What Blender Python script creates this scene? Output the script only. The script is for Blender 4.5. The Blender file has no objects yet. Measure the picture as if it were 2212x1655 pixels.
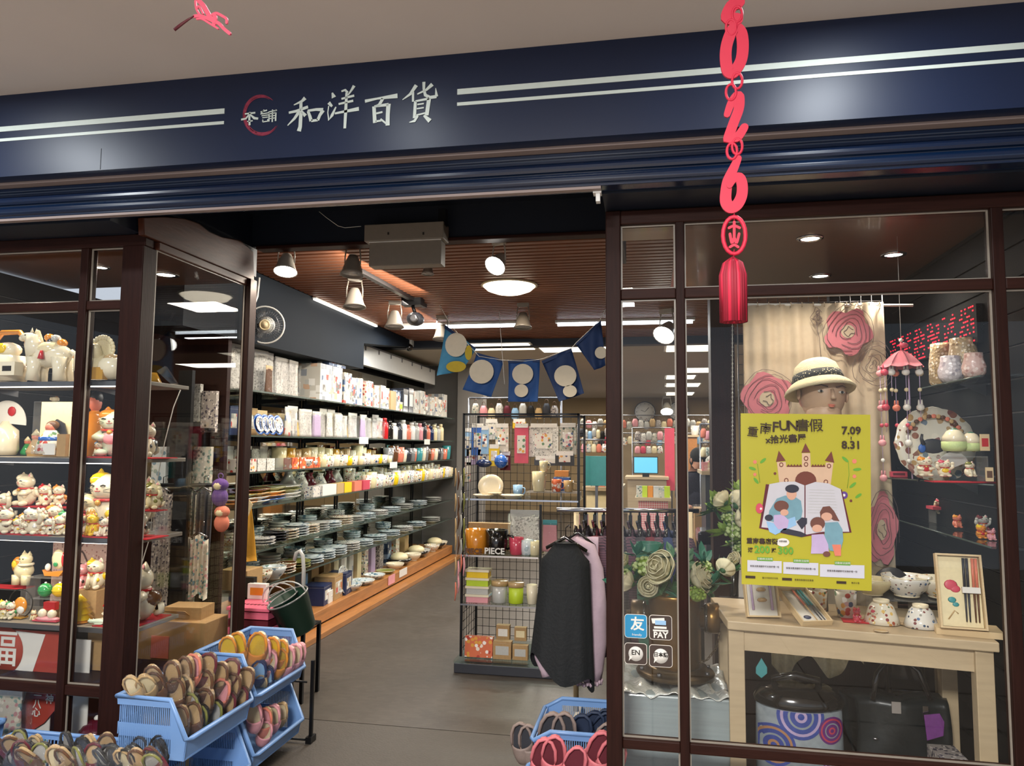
import bpy,math,random
from mathutils import Vector,Matrix,Euler
R_=random.Random(7)
SC=bpy.context.scene
COL=SC.collection
FPX,CX,CY=1600.0,1106.0,827.5
CAMP=Vector((0,0,1.5))
yc=Vector((300.0,-137.5,-1600.0)).normalized()
xc=-Vector((-8556.0,-62.5,-1600.0));xc=(xc-yc*xc.dot(yc)).normalized()
zc=xc.cross(yc)
RM=Matrix((xc,yc,zc))
cam=bpy.data.cameras.new('camera');cam.sensor_width=36;cam.lens=FPX/2212*36;cam.clip_start=0.05
camo=bpy.data.objects.new('camera',cam);COL.objects.link(camo)
camo.matrix_world=Matrix.Translation(CAMP)@RM.to_4x4()
SC.camera=camo
def ray(x,y):return RM@Vector(((x-CX)/FPX,-(y-CY)/FPX,-1))
def PY(x,y,Y):d=ray(x,y);return CAMP+d*(Y/d.y)
def PX(x,y,X):d=ray(x,y);return CAMP+d*(X/d.x)
def PZ(x,y,Z):d=ray(x,y);return CAMP+d*((Z-1.5)/d.z)
SC.view_settings.view_transform='Standard';SC.view_settings.look='None'
SC.view_settings.gamma=1;SC.view_settings.use_curve_mapping=False
SC.view_settings.exposure=0.45
SC.cycles.transparent_max_bounces=24
SC.cycles.max_bounces=8;SC.cycles.diffuse_bounces=3;SC.cycles.glossy_bounces=4
SC.cycles.sample_clamp_indirect=4.0
SC.cycles.caustics_reflective=False;SC.cycles.caustics_refractive=False
w=bpy.data.worlds.new('world');SC.world=w;w.use_nodes=True
w.node_tree.nodes['Background'].inputs[0].default_value=(0.62,0.68,0.78,1)
w.node_tree.nodes['Background'].inputs[1].default_value=.7
def lamp(kind,name,loc,energy,color=(1,0.94,0.85),size=0.3,size_y=None,aim=(0,0,-1),cone=90,blend=0.5):
 l=bpy.data.lights.new(name,kind);l.energy=energy;l.color=color
 if kind=='AREA':
  l.shape='RECTANGLE';l.size=size;l.size_y=size_y or size
 else:l.shadow_soft_size=size
 if kind=='SPOT':l.spot_size=math.radians(cone);l.spot_blend=blend
 o=bpy.data.objects.new(name,l);COL.objects.link(o);o.location=loc
 o.rotation_euler=Vector(aim).to_track_quat('-Z','Y').to_euler()
 return o
WARM=(1,0.86,0.68);NEUT=(1,0.92,0.80);COOL=(0.9,0.96,1.0)
lamp('AREA','arcade_downlight',(-2.73,1.85,2.9),14,COOL,.14)
lamp('AREA','arcade_downlight',(.67,1.95,2.9),10,COOL,.14)
lamp('AREA','arcade_downlight',(-1.02,1.88,2.9),3,COOL,.12)
lamp('AREA','arcade_downlight',(-0.6,-1.2,2.9),330,(1,.97,.94),.9,.9)
lamp('AREA','round_lamp_light',(-1.0,5.2,2.56),34,WARM,.4)
lamp('AREA','strip_light',(-1.85,7.0,2.6),24,COOL,1.2,.08)
lamp('AREA','strip_light',(-0.2,7.0,2.6),24,COOL,1.2,.08)
for yy in(9.2,11.6,14.2):
 for xx in(-1.2,1.3):lamp('AREA','panel_light',(xx,yy,2.56),42,NEUT,1.2,.5)
lamp('AREA','wall_shelf_light',(-1.7,4.7,2.62),21,NEUT,1.2,.06,aim=(-.75,.1,-.8))  # added fill lamps aimed at the wall shelves; no fixture hangs there
lamp('AREA','wall_shelf_light',(-1.9,6.2,2.62),21,NEUT,1.4,.06,aim=(-.6,0,-.9))
lamp('AREA','case_downlight',(-2.55,3.25,2.38),5,WARM,.1)
lamp('AREA','case_downlight',(-3.0,3.1,2.38),8,WARM,.1)
for zz,e in((1.74,2.2),(1.40,1.8),(1.045,1.8)):lamp('AREA','shelf_strip_light',(-2.75,2.99,zz),e,(1,.88,.7),.95,.02)
for p in((.694,3.374),(1.138,3.722),(.897,4.132)):lamp('SPOT','window_downlight',(p[0],p[1]-.02,2.395),26,(1,.88,.72),.04,cone=125,blend=.8)
def lin(h):
 h=h.lstrip('#');c=[int(h[i:i+2],16)/255 for i in(0,2,4)]
 return tuple(x/12.92 if x<=.04045 else((x+.055)/1.055)**2.4 for x in c)+(1,)
MATS={}
def mat(name,col='#808080',rough=.5,metal=0,noise=.12,ns=30,bump=0,bs=60,emit=0,coat=0,spec=.5,trans=0,stretch=None,sss=0):
 if name in MATS:return name
 m=bpy.data.materials.new(name);m.use_nodes=True;MATS[name]=m
 nt=m.node_tree;b=nt.nodes['Principled BSDF'];L=nt.links
 b.inputs['Roughness'].default_value=rough;b.inputs['Metallic'].default_value=metal
 b.inputs['Specular IOR Level'].default_value=spec;b.inputs['Coat Weight'].default_value=coat
 b.inputs['Coat Roughness'].default_value=.08
 if trans:b.inputs['Transmission Weight'].default_value=trans
 if sss:b.inputs['Subsurface Weight'].default_value=sss;b.inputs['Subsurface Radius'].default_value=(.01,.006,.004)
 c=lin(col);b.inputs['Base Color'].default_value=c
 tc=nt.nodes.new('ShaderNodeTexCoord');src=tc.outputs['Object']
 if stretch:
  mp=nt.nodes.new('ShaderNodeMapping');mp.inputs['Scale'].default_value=stretch;L.new(src,mp.inputs[0]);src=mp.outputs[0]
 if noise:
  n=nt.nodes.new('ShaderNodeTexNoise');n.inputs['Scale'].default_value=ns;n.inputs['Detail'].default_value=4;L.new(src,n.inputs['Vector'])
  r=nt.nodes.new('ShaderNodeMixRGB');L.new(n.outputs[0],r.inputs[0])
  r.inputs[1].default_value=tuple(max(0,x*(1-noise*1.6))for x in c[:3])+(1,)
  r.inputs[2].default_value=tuple(min(1,x*(1+noise*1.6))for x in c[:3])+(1,)
  L.new(r.outputs[0],b.inputs['Base Color'])
 if bump:
  n2=nt.nodes.new('ShaderNodeTexNoise');n2 .inputs['Scale'].default_value=bs;n2 .inputs['Detail'].default_value=3;L.new(src,n2 .inputs['Vector'])
  bp=nt.nodes.new('ShaderNodeBump');bp.inputs['Strength'].default_value=bump;bp.inputs['Distance'].default_value=.01
  L.new(n2 .outputs[0],bp.inputs['Height']);L.new(bp.outputs[0],b.inputs['Normal'])
 if emit:
  b.inputs['Emission Color'].default_value=c;b.inputs['Emission Strength'].default_value=emit
 return name
def glassmat(name,tint=(1,1,1),refl=.9,rough=0.0,haze=0.0,hz='#ffffff'):
 m=bpy.data.materials.new(name);m.use_nodes=True;MATS[name]=m
 nt=m.node_tree;nt.nodes.clear();L=nt.links
 out=nt.nodes.new('ShaderNodeOutputMaterial');t=nt.nodes.new('ShaderNodeBsdfTransparent');t.inputs[0].default_value=tint+(1,)
 g=nt.nodes.new('ShaderNodeBsdfGlossy');g.inputs['Roughness'].default_value=rough;g.inputs[0].default_value=(refl,refl,refl,1)
 f=nt.nodes.new('ShaderNodeFresnel');ge=nt.nodes.new('ShaderNodeNewGeometry');mr=nt.nodes.new('ShaderNodeMapRange')
 mr.inputs['To Min'].default_value=1.45;mr.inputs['To Max'].default_value=1/1.45;L.new(ge.outputs['Backfacing'],mr.inputs[0]);L.new(mr.outputs[0],f.inputs[0])
 mx=nt.nodes.new('ShaderNodeMixShader');L.new(f.outputs[0],mx.inputs[0]);L.new(t.outputs[0],mx.inputs[1]);L.new(g.outputs[0],mx.inputs[2])
 last=mx
 if haze:
  d=nt.nodes.new('ShaderNodeBsdfDiffuse');d.inputs[0].default_value=lin(hz)
  mx2=nt.nodes.new('ShaderNodeMixShader');mx2 .inputs[0].default_value=haze;L.new(mx.outputs[0],mx2 .inputs[1]);L.new(d.outputs[0],mx2 .inputs[2]);last=mx2
 L.new(last.outputs[0],out.inputs[0]);return name
def film(name,rough=.12):
 """crumpled clear wrapping: mostly transparent, bright broken glints"""
 m=bpy.data.materials.new(name);m.use_nodes=True;MATS[name]=m
 nt=m.node_tree;nt.nodes.clear();L=nt.links
 out=nt.nodes.new('ShaderNodeOutputMaterial');t=nt.nodes.new('ShaderNodeBsdfTransparent')
 g=nt.nodes.new('ShaderNodeBsdfGlossy');g.inputs['Roughness'].default_value=rough
 n=nt.nodes.new('ShaderNodeTexNoise');n.inputs['Scale'].default_value=45;n.inputs['Detail'].default_value=2
 tc=nt.nodes.new('ShaderNodeTexCoord');L.new(tc.outputs['Object'],n.inputs[0])
 bp=nt.nodes.new('ShaderNodeBump');bp.inputs['Strength'].default_value=1;bp.inputs['Distance'].default_value=.02;L.new(n.outputs[0],bp.inputs['Height']);L.new(bp.outputs[0],g.inputs['Normal'])
 mx=nt.nodes.new('ShaderNodeMixShader');mx.inputs[0].default_value=.16;L.new(t.outputs[0],mx.inputs[1]);L.new(g.outputs[0],mx.inputs[2]);L.new(mx.outputs[0],out.inputs[0])
 return name
def pattern(name,base,cols,scale=18,rough=.4,kind='voronoi',dens=.45,stretch=(1,1,1),coat=0,bump=0):
 """base colour with scattered printed patches of several colours"""
 if name in MATS:return name
 m=bpy.data.materials.new(name);m.use_nodes=True;MATS[name]=m
 nt=m.node_tree;b=nt.nodes['Principled BSDF'];L=nt.links
 b.inputs['Roughness'].default_value=rough;b.inputs['Coat Weight'].default_value=coat
 tc=nt.nodes.new('ShaderNodeTexCoord');mp=nt.nodes.new('ShaderNodeMapping');mp.inputs['Scale'].default_value=stretch
 oi=nt.nodes.new('ShaderNodeObjectInfo');ad=nt.nodes.new('ShaderNodeVectorMath');ad.operation='ADD'
 L.new(nt.nodes.new('ShaderNodeNewGeometry').outputs['Position'],ad.inputs[0]);L.new(oi.outputs['Random'],ad.inputs[1]);L.new(ad.outputs[0],mp.inputs[0])
 v=nt.nodes.new('ShaderNodeTexVoronoi');v.inputs['Scale'].default_value=scale;L.new(mp.outputs[0],v.inputs['Vector'])
 if kind=='block':v.distance='CHEBYCHEV'
 cr=nt.nodes.new('ShaderNodeValToRGB');cr.color_ramp.interpolation='CONSTANT'
 sep=nt.nodes.new('ShaderNodeSeparateColor');L.new(v.outputs['Color'],sep.inputs[0]);L.new(sep.outputs[0],cr.inputs[0])
 e=cr.color_ramp.elements;k=len(cols)
 e[0].position=0;e[0].color=lin(cols[0]);e[1].position=1/k;e[1].color=lin(cols[1%k])
 for i in range(2,k):q=e.new(i/k);q.color=lin(cols[i])
 th=nt.nodes.new('ShaderNodeMath');th.operation='LESS_THAN';th.inputs[1].default_value=dens;L.new(v.outputs['Distance'],th.inputs[0])
 sep2=nt.nodes.new('ShaderNodeMath');sep2 .operation='GREATER_THAN';sep2 .inputs[1].default_value=.35;L.new(sep.outputs[1],sep2 .inputs[0])
 mu=nt.nodes.new('ShaderNodeMath');mu.operation='MULTIPLY';L.new(th.outputs[0],mu.inputs[0]);L.new(sep2 .outputs[0],mu.inputs[1])
 mx=nt.nodes.new('ShaderNodeMixRGB');L.new(mu.outputs[0],mx.inputs[0]);mx.inputs[1].default_value=lin(base);L.new(cr.outputs[0],mx.inputs[2])
 L.new(mx.outputs[0],b.inputs['Base Color'])
 if bump:
  bp=nt.nodes.new('ShaderNodeBump');bp.inputs['Strength'].default_value=bump;bp.inputs['Distance'].default_value=.005;L.new(v.outputs['Distance'],bp.inputs['Height']);L.new(bp.outputs[0],b.inputs['Normal'])
 return name
def checks(name,a,b_,scale,rough=.8,kind='wave',coat=0):
 """woven check: two crossing wave bands"""
 if name in MATS:return name
 m=bpy.data.materials.new(name);m.use_nodes=True;MATS[name]=m
 nt=m.node_tree;b=nt.nodes['Principled BSDF'];L=nt.links;b.inputs['Roughness'].default_value=rough;b.inputs['Coat Weight'].default_value=coat
 tc=nt.nodes.new('ShaderNodeTexCoord');fs=[]
 for ax in('X','Z'):
  wv=nt.nodes.new('ShaderNodeTexWave');wv.bands_direction=ax;wv.inputs['Scale'].default_value=scale;L.new(tc.outputs['Object'],wv.inputs[0])
  g=nt.nodes.new('ShaderNodeMath');g.operation='GREATER_THAN';g.inputs[1].default_value=.55;L.new(wv.outputs['Fac'],g.inputs[0]);fs.append(g)
 ad=nt.nodes.new('ShaderNodeMath');ad.operation='ADD';L.new(fs[0].outputs[0],ad.inputs[0]);L.new(fs[1].outputs[0],ad.inputs[1])
 dv=nt.nodes.new('ShaderNodeMath');dv.operation='MULTIPLY';dv.inputs[1].default_value=.5;L.new(ad.outputs[0],dv.inputs[0])
 mx=nt.nodes.new('ShaderNodeMixRGB');L.new(dv.outputs[0],mx.inputs[0]);mx.inputs[1].default_value=lin(a);mx.inputs[2].default_value=lin(b_);L.new(mx.outputs[0],b.inputs['Base Color'])
 return name
mat('wood_dark','#27130e',.5,noise=.3,ns=6,stretch=(14,14,1.2),spec=.12,bump=.06,bs=12)
mat('wood_dark_h','#2d1711',.5,noise=.3,ns=6,stretch=(1.2,14,14),spec=.12,bump=.06,bs=12)
mat('wood_cornice','#4c2819',.5,spec=.3,noise=.3,ns=5,stretch=(9,1.4,9),bump=.06,bs=10)
mat('wood_slat','#7e4c32',.5,noise=.22,ns=5,stretch=(1,12,12))
mat('wood_step','#a8703c',.38,noise=.28,ns=4,stretch=(14,1.1,14),coat=.2)
mat('wood_ceiling','#5a3d31',.3,noise=.16,ns=4,stretch=(1,10,10),coat=.3)
mat('wood_pale','#b9a484',.45,noise=.1,ns=4,stretch=(1.2,12,12))
mat('wood_box','#d0b68c',.5,noise=.12,ns=8,stretch=(2,12,12))
mat('kraft','#a9875a',.7,noise=.12,ns=12)
mat('navy','#0b1b38',.42,noise=.1,ns=3,spec=.45,bump=.02,bs=5)
mat('navy_shutter','#061a34',.22,noise=.12,ns=4,spec=.6,bump=.03,bs=6)
mat('navy_dark','#0a1220',.5,noise=.2,ns=3)
mat('bulkhead','#0a121b',.7,noise=.12,ns=3,spec=.15)
mat('sign_white','#cfdad2',.4,noise=.03)
mat('brush_red','#8c2c44',.5,noise=.5,ns=40,stretch=(1,1,1))
mat('arcade_ceiling','#d0c5bd',.75,noise=.06,ns=1.5,bump=.02,bs=3)
mat('soffit','#8c7c76',.6,noise=.1,ns=4)
mat('black_slat','#07080a',.6,noise=.2,ns=6,spec=.15)
mat('groove_metal','#6a6a6c',.3,.7,noise=.05)
mat('black_metal','#0e0e10',.35,.3,noise=.1)
mat('grey_metal','#77777a',.3,.8,noise=.08)
mat('chrome','#c8c8cc',.16,1,noise=.03)
mat('white_plastic','#dcdad4',.38,noise=.03)
mat('cream','#dcc9a2',.5,noise=.05)
mat('tan_wall','#a08864',.75,noise=.06,ns=3)
mat('grey_wall','#77726c',.7,noise=.06,ns=3)
mat('white_ceiling','#c9bfae',.8,noise=.05,ns=2,stretch=(1,12,1))
mat('red_felt','#b01420',.85,noise=.12,ns=60)
mat('lit_warm','#fff1d6',.5,noise=0,emit=4.0)
mat('lit_cool','#f0f8ff',.5,noise=0,emit=5.0)
mat('lit_panel','#fff4dc',.5,noise=0,emit=2.2)
mat('lit_lens','#fffaf0',.5,noise=0,emit=12.0)
mat('lit_strip','#fff6e8',.5,noise=0,emit=3.5)
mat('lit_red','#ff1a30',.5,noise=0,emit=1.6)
mat('paper_white','#dedad2',.7,noise=.03)
mat('ink','#201a14',.6,noise=0)
glassmat('pane_glass',(.985,.99,.985),.6)
glassmat('shelf_glass',(.90,.96,.93),.85)
glassmat('clear_plastic',(.93,.94,.94),.9,.06,.06)
film('film')
m=bpy.data.materials.new('mirror');m.use_nodes=True;MATS['mirror']=m
m.node_tree.nodes['Principled BSDF'].inputs['Metallic'].default_value=1;m.node_tree.nodes['Principled BSDF'].inputs['Roughness'].default_value=.03
m.node_tree.nodes['Principled BSDF'].inputs['Base Color'].default_value=(.62,.62,.56,1)
class G:
 def __init__(s,m=None):s.v=[];s.f=[];s.fm=[];s.sm=[];s.m=m;s.M=None
 def add(s,vs,fs,m=None,smooth=False,M=None):
  k=len(s.v);M2=M if M is not None else None
  for p in vs:
   p=Vector(p)
   if M2 is not None:p=M2@p
   if s.M is not None:p=s.M@p
   s.v.append(p)
  for f in fs:s.f.append([i+k for i in f]);s.fm.append(m or s.m);s.sm.append(smooth)
  return s
 def bb(s,x0,x1,y0,y1,z0,z1,m=None,M=None):
  return s.add([(x0,y0,z0),(x1,y0,z0),(x1,y1,z0),(x0,y1,z0),(x0,y0,z1),(x1,y0,z1),(x1,y1,z1),(x0,y1,z1)],
[(3,2,1,0),(4,5,6,7),(0,1,5,4),(1,2,6,5),(2,3,7,6),(3,0,4,7)],m,M=M)
 def bc(s,c,d,m=None,M=None):return s.bb(c[0]-d[0]/2,c[0]+d[0]/2,c[1]-d[1]/2,c[1]+d[1]/2,c[2]-d[2]/2,c[2]+d[2]/2,m,M)
 def quad(s,a,b,c,d,m=None):return s.add([a,b,c,d],[(0,1,2,3)],m)
 def lathe(s,prof,n=16,c=(0,0,0),m=None,sx=1,sy=1,M=None,a0=0,a1=2*math.pi):
  vs=[];fs=[];full=abs(a1-a0-2*math.pi)<1e-6;k=n if full else n+1
  for r,z in prof:
   for i in range(k):
    a=a0+(a1-a0)*i/n;vs.append((c[0]+r*math.cos(a)*sx,c[1]+r*math.sin(a)*sy,c[2]+z))
  for j in range(len(prof)-1):
   for i in range(n if not full else k):
    i2=(i+1)%k if full else i+1
    fs.append((j*k+i,j*k+i2,(j+1)*k+i2,(j+1)*k+i))
  if full:
   if prof[0][0]>1e-5:fs.append(tuple(range(k-1,-1,-1)))
   if prof[-1][0]>1e-5:fs.append(tuple((len(prof)-1)*k+i for i in range(k)))
  return s.add(vs,fs,m,True,M)
 def ball(s,c,r,n=12,m=None,M=None,lo=-1,hi=1):
  if not isinstance(r,(tuple,list)):r=(r,r,r)
  k=max(4,n//2+1);a0=math.asin(lo);a1=math.asin(hi)
  pr=[(max(1e-5,math.cos(a0+(a1-a0)*i/k)),math.sin(a0+(a1-a0)*i/k))for i in range(k+1)]
  T=Matrix.Translation(c)@Matrix.Diagonal((r[0],r[1],r[2],1))
  if M is not None:T=M@T
  return s.lathe(pr,n,m=m,M=T)
 def tube(s,pts,r,n=8,m=None,closed=False,cap=True):
  pts=[Vector(p)for p in pts];k=len(pts);vs=[];fs=[]
  rr=r if isinstance(r,(list,tuple))else[r]*k
  up=None
  for i,p in enumerate(pts):
   a=pts[(i-1)%k]if(i or closed)else p;b=pts[(i+1)%k]if(i<k-1 or closed)else p
   t=(b-a).normalized()if(b-a).length>1e-9 else Vector((0,0,1))
   if up is None:up=t.orthogonal().normalized()
   u=(up-t*up.dot(t));u=u.normalized()if u.length>1e-6 else t.orthogonal().normalized();up=u;w_=t.cross(u)
   for j in range(n):
    an=2*math.pi*j/n;vs.append(p+(u*math.cos(an)+w_*math.sin(an))*rr[i])
  for i in range(k if closed else k-1):
   i2=(i+1)%k
   for j in range(n):fs.append((i*n+j,i*n+(j+1)%n,i2*n+(j+1)%n,i2*n+j))
  if not closed and cap:fs.append(tuple(range(n-1,-1,-1)));fs.append(tuple((k-1)*n+j for j in range(n)))
  return s.add(vs,fs,m,True)
 def prism(s,poly,d,m=None,M=None,smooth=False):
  """poly: 3D points of a flat outline; d: vector of thickness"""
  n=len(poly);d=Vector(d);A=[Vector(p)for p in poly];B=[p+d for p in A]
  return s.add(A+B,[tuple(range(n-1,-1,-1)),tuple(range(n,2*n))]+[(i,(i+1)%n,n+(i+1)%n,n+i)for i in range(n)],m,smooth,M)
 def ribbon(s,pts,th,m=None,nrm=(0,-1,0),taper=True):
  """brush stroke: points (Vector, width) on a plane, thickness th along nrm"""
  nrm=Vector(nrm);Ls=[];Rs=[];k=len(pts)
  for i,(p,w_)in enumerate(pts):
   a=pts[max(0,i-1)][0];b=pts[min(k-1,i+1)][0];t=(b-a).normalized();q=t.cross(nrm).normalized()*w_/2
   Ls.append(p+q);Rs.append(p-q)
  for i in range(k-1):s.prism([Ls[i],Ls[i+1],Rs[i+1],Rs[i]],nrm*th,m)
  return s
 def sheet(s,fn,nu,nv,m=None,th=.002,smooth=True):
  """double skin from fn(u, v) -> point, with a little thickness"""
  P=[[Vector(fn(i/nu,j/nv))for j in range(nv+1)]for i in range(nu+1)];vs=[];fs=[]
  for i in range(nu+1):
   for j in range(nv+1):vs.append(P[i][j])
  N=(nu+1)*(nv+1)
  for i in range(nu+1):
   for j in range(nv+1):
    a=P[min(i+1,nu)][j]-P[max(i-1,0)][j];b=P[i][min(j+1,nv)]-P[i][max(j-1,0)]
    q=a.cross(b);q=q.normalized()if q.length>1e-12 else Vector((0,-1,0));vs.append(P[i][j]+q*th)
  id_=lambda i,j:i*(nv+1)+j
  for i in range(nu):
   for j in range(nv):
    fs.append((id_(i,j),id_(i,j+1),id_(i+1,j+1),id_(i+1,j)))
    fs.append((N+id_(i,j),N+id_(i+1,j),N+id_(i+1,j+1),N+id_(i,j+1)))
  for i in range(nu):
   for j in(0,nv):a,b=id_(i,j),id_(i+1,j);fs.append((a,b,N+b,N+a))
  for j in range(nv):
   for i in(0,nu):a,b=id_(i,j),id_(i,j+1);fs.append((a,b,N+b,N+a))
  return s.add(vs,fs,m,smooth)
 def mesh(s,name,off=None):
  me=bpy.data.meshes.new(name);off=Vector(off)if off else Vector((0,0,0))
  me.from_pydata([tuple(p-off)for p in s.v],[],s.f)
  ms=list(dict.fromkeys(x for x in s.fm if x));ix={n:i for i,n in enumerate(ms)}
  for n in ms:me.materials.append(MATS[n])
  me.polygons.foreach_set('material_index',[ix.get(x,0)for x in s.fm])
  me.polygons.foreach_set('use_smooth',s.sm)
  return me
def tag(o,label=None,cat=None,group=None,kind=None):
 for k,v in(('label',label),('category',cat),('group',group),('kind',kind)):
  if v:o[k]=v
 return o
def root(name,label,cat,loc,rz=0,group=None,kind=None,sc=1):
 o=bpy.data.objects.new(name,None);COL.objects.link(o);o.empty_display_size=.05;o.location=loc;o.rotation_euler=(0,0,rz);o.scale=(sc,sc,sc)
 return tag(o,label,cat,group,kind)
def ob(name,g,parent=None,world=False,label=None,cat=None,group=None,kind=None,bevel=0,loc=None,sharp=True):
 """link g as one mesh object; world=True: g holds world coordinates"""
 off=None
 if world and parent is not None:
  p=parent;off=Vector((0,0,0))
  while p is not None:off+=p.location;p=p.parent
 me=g.mesh(name,off)if isinstance(g,G)else g
 o=bpy.data.objects.new(name,me);COL.objects.link(o)
 if parent is not None:o.parent=parent
 elif world:
  c=sum(g.v,Vector())/max(1,len(g.v));zmin=min(p.z for p in g.v);c.z=zmin
  for v in me.vertices:v.co-=c
  o.location=c
 if loc:o.location=loc
 if bevel:
  b=o.modifiers.new('bevel','BEVEL');b.width=bevel;b.segments=2;b.limit_method='ANGLE';b.angle_limit=.7
 return tag(o,label,cat,group,kind)
CH={}
def reindex():
 CH.clear()
 for o in COL.objects:
  if o.parent:CH.setdefault(o.parent.name,[]).append(o)
def copy_tree(o,parent=None,loc=None,rz=None,label=None,group=None,sc=None,kids=None):
 c=o.copy();COL.objects.link(c);c.parent=parent
 if loc is not None:c.location=loc
 if rz is not None:c.rotation_euler=(o.rotation_euler[0],o.rotation_euler[1],rz)
 if sc is not None:c.scale=(sc,sc,sc)if not isinstance(sc,tuple)else sc
 if label:c['label']=label
 if group:c['group']=group
 for ch in(kids if kids is not None else[x for x in ALL_KIDS(o)]):copy_tree(ch,c)
 return c
def ALL_KIDS(o):
 if o.name not in CH:CH[o.name]=list(o.children)
 return CH[o.name]
_tm={}
def text(name,s_,size,m,parent=None,loc=(0,0,0),rot=(math.pi/2,0,0),ext=.001,align='CENTER',bold=0,**k):
 """flat lettering as a mesh; lies in the XZ plane facing -Y unless rotated"""
 key=(s_,size,m,ext,align,bold)
 if key not in _tm:
  cu=bpy.data.curves.new('t','FONT');cu.body=s_;cu.size=size;cu.extrude=ext;cu.align_x=align;cu.align_y='CENTER';cu.resolution_u=2;cu.offset=bold
  t=bpy.data.objects.new('t',cu);COL.objects.link(t)
  dg=bpy.context.evaluated_depsgraph_get();me=bpy.data.meshes.new_from_object(t.evaluated_get(dg));bpy.data.objects.remove(t)
  me.materials.clear();me.materials.append(MATS[m]);_tm[key]=me
 o=bpy.data.objects.new(name,_tm[key]);COL.objects.link(o);o.parent=parent;o.location=loc;o.rotation_euler=rot
 return tag(o,**k)
ORD='first second third fourth fifth sixth seventh eighth ninth tenth eleventh twelfth thirteenth fourteenth fifteenth sixteenth seventeenth eighteenth nineteenth twentieth'.split()
ORD+=['twenty-'+x for x in ORD[:9]]+['thirtieth']+['thirty-'+x for x in ORD[:9]]+['fortieth']+['forty-'+x for x in ORD[:9]]
def pick(l):return l[R_.randrange(len(l))]
def rnd(a,b):return R_.uniform(a,b)
# ================================================================ setting
D=2.9
g=G('floor_m')
m=bpy.data.materials.new('floor_m');m.use_nodes=True;MATS['floor_m']=m
nt=m.node_tree;b=nt.nodes['Principled BSDF'];L=nt.links
tc=nt.nodes.new('ShaderNodeTexCoord');br=nt.nodes.new('ShaderNodeTexBrick');L.new(tc.outputs['Object'],br.inputs[0])
br.inputs['Scale'].default_value=9;br.inputs['Mortar Size'].default_value=.012;br.inputs['Color1'].default_value=lin('#544c44');br.inputs['Color2'].default_value=lin('#494139');br.inputs['Mortar'].default_value=lin('#4c463f')
ns=nt.nodes.new('ShaderNodeTexNoise');ns.inputs['Scale'].default_value=3;L.new(tc.outputs['Object'],ns.inputs[0])
mx=nt.nodes.new('ShaderNodeMixRGB');mx.blend_type='MULTIPLY';mx.inputs[0].default_value=.35;L.new(br.outputs[0],mx.inputs[1]);L.new(ns.outputs[0],mx.inputs[2]);L.new(mx.outputs[0],b.inputs['Base Color'])
b.inputs['Roughness'].default_value=.42
bp=nt.nodes.new('ShaderNodeBump');bp.inputs['Strength'].default_value=.5;bp.inputs['Distance'].default_value=.006;L.new(br.outputs[1],bp.inputs['Height']);bp.invert=True;L.new(bp.outputs[0],b.inputs['Normal'])
g.bb(-5,5,3.92,17.2,-.1,0);ob('floor',g,kind='structure')
mat('threshold','#433c35',.6,noise=.15,ns=25,bump=.2,bs=90)
mat('pavement','#958b80',.7,noise=.12,ns=12,bump=.15,bs=40)
ob('trim_1',G('threshold').bb(-5,5,2.6,3.915,-.1,-.001),kind='structure')
fl=ob('floor_arcade',G('pavement').bb(-7,7,-5,2.595,-.14,-.05),kind='structure')
for i in range(-6,6):
 for j in range(-2,4):
  ob('paving_tile',G('pavement').bb(i+.005,i+.995,j*.64+.005-.0,j*.64+.635,-.05,-.004-.001*((i*3+j)%3)),fl)
ob('ceiling_arcade',G('arcade_ceiling').bb(-7,7,-3.2,2.51,2.918,3.0),kind='structure')
ob('wall_arcade',G('arcade_ceiling').bb(-7,7,2.49,2.62,2.93,3.2),kind='structure')
for nm_,x in(('trim_2',-4.6),('trim_3',4.4)):ob(nm_,G('arcade_ceiling').bb(x,x+.6,-3.0,-2.4,-.05,2.918),kind='structure')
sg=root('sign_board','long dark blue fascia sign with white stripes and brush lettering above the shopfront','sign',(-.5,2.5,2.572))
ob('board',G('navy').bb(-7,7,2.5,2.56,2.572,2.917),sg,True)
def S1(x,y):return PY(x,y,2.5)
Yf=2.4995
for nm_,(xa,xb,za,zb)in{'stripe':(-7,None,0,0)}.items():pass
zs=[(S1(988,205).z,S1(988,193).z),(S1(988,229).z,S1(988,222).z)]
zs=[(zs[0][0],zs[0][1]),(zs[1][0],zs[1][1])]
xl=S1(485,245).x;xr=S1(988,200).x
for z0,z1 in zs:
 ob('stripe',G('sign_white').bb(-7,xl,2.498,2.5,z0,z1),sg,True);ob('stripe',G('sign_white').bb(xr,7,2.498,2.5,z0,z1),sg,True)
k1=4.916
def SP(x,y):p=PY(510+x/k1,160+y/k1,2.4985);return p
U=1/k1/FPX*2.55*1.04
def letter(strokes,m='sign_white'):
 g=G(m)
 for st in strokes:g.ribbon([(SP(x,y),w_*U)for x,y,w_ in st],.0015)
 ob('letter',g,sg,True)
letter([[(735,255,46),(700,290,30),(615,330,10)],[(562,412,26),(640,395,30),(765,350,34)],[(690,300,34),(690,420,40),(682,560,42),(668,608,50)],[(672,400,40),(620,475,30),(548,548,10)],[(700,400,24),(738,445,42)],
[(765,395,30),(785,450,36),(798,500,40)],[(760,392,26),(850,378,30),(925,380,40)],[(925,385,46),(890,440,34),(868,492,34)],[(800,498,30),(868,490,26)]])
letter([[(1022,200,16),(1040,250,52)],[(985,305,40),(1020,345,26)],[(1062,350,14),(1020,440,34),(985,490,22),(975,410,12),(985,340,12)],
[(1120,185,20),(1160,170,26),(1185,200,30)],[(1255,125,36),(1225,175,24),(1190,225,14)],[(1120,265,22),(1255,230,26)],[(1090,320,22),(1245,285,26)],[(1050,420,22),(1150,400,28),(1305,370,44)],[(1175,200,28),(1165,400,36),(1155,578,30)]])
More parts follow.
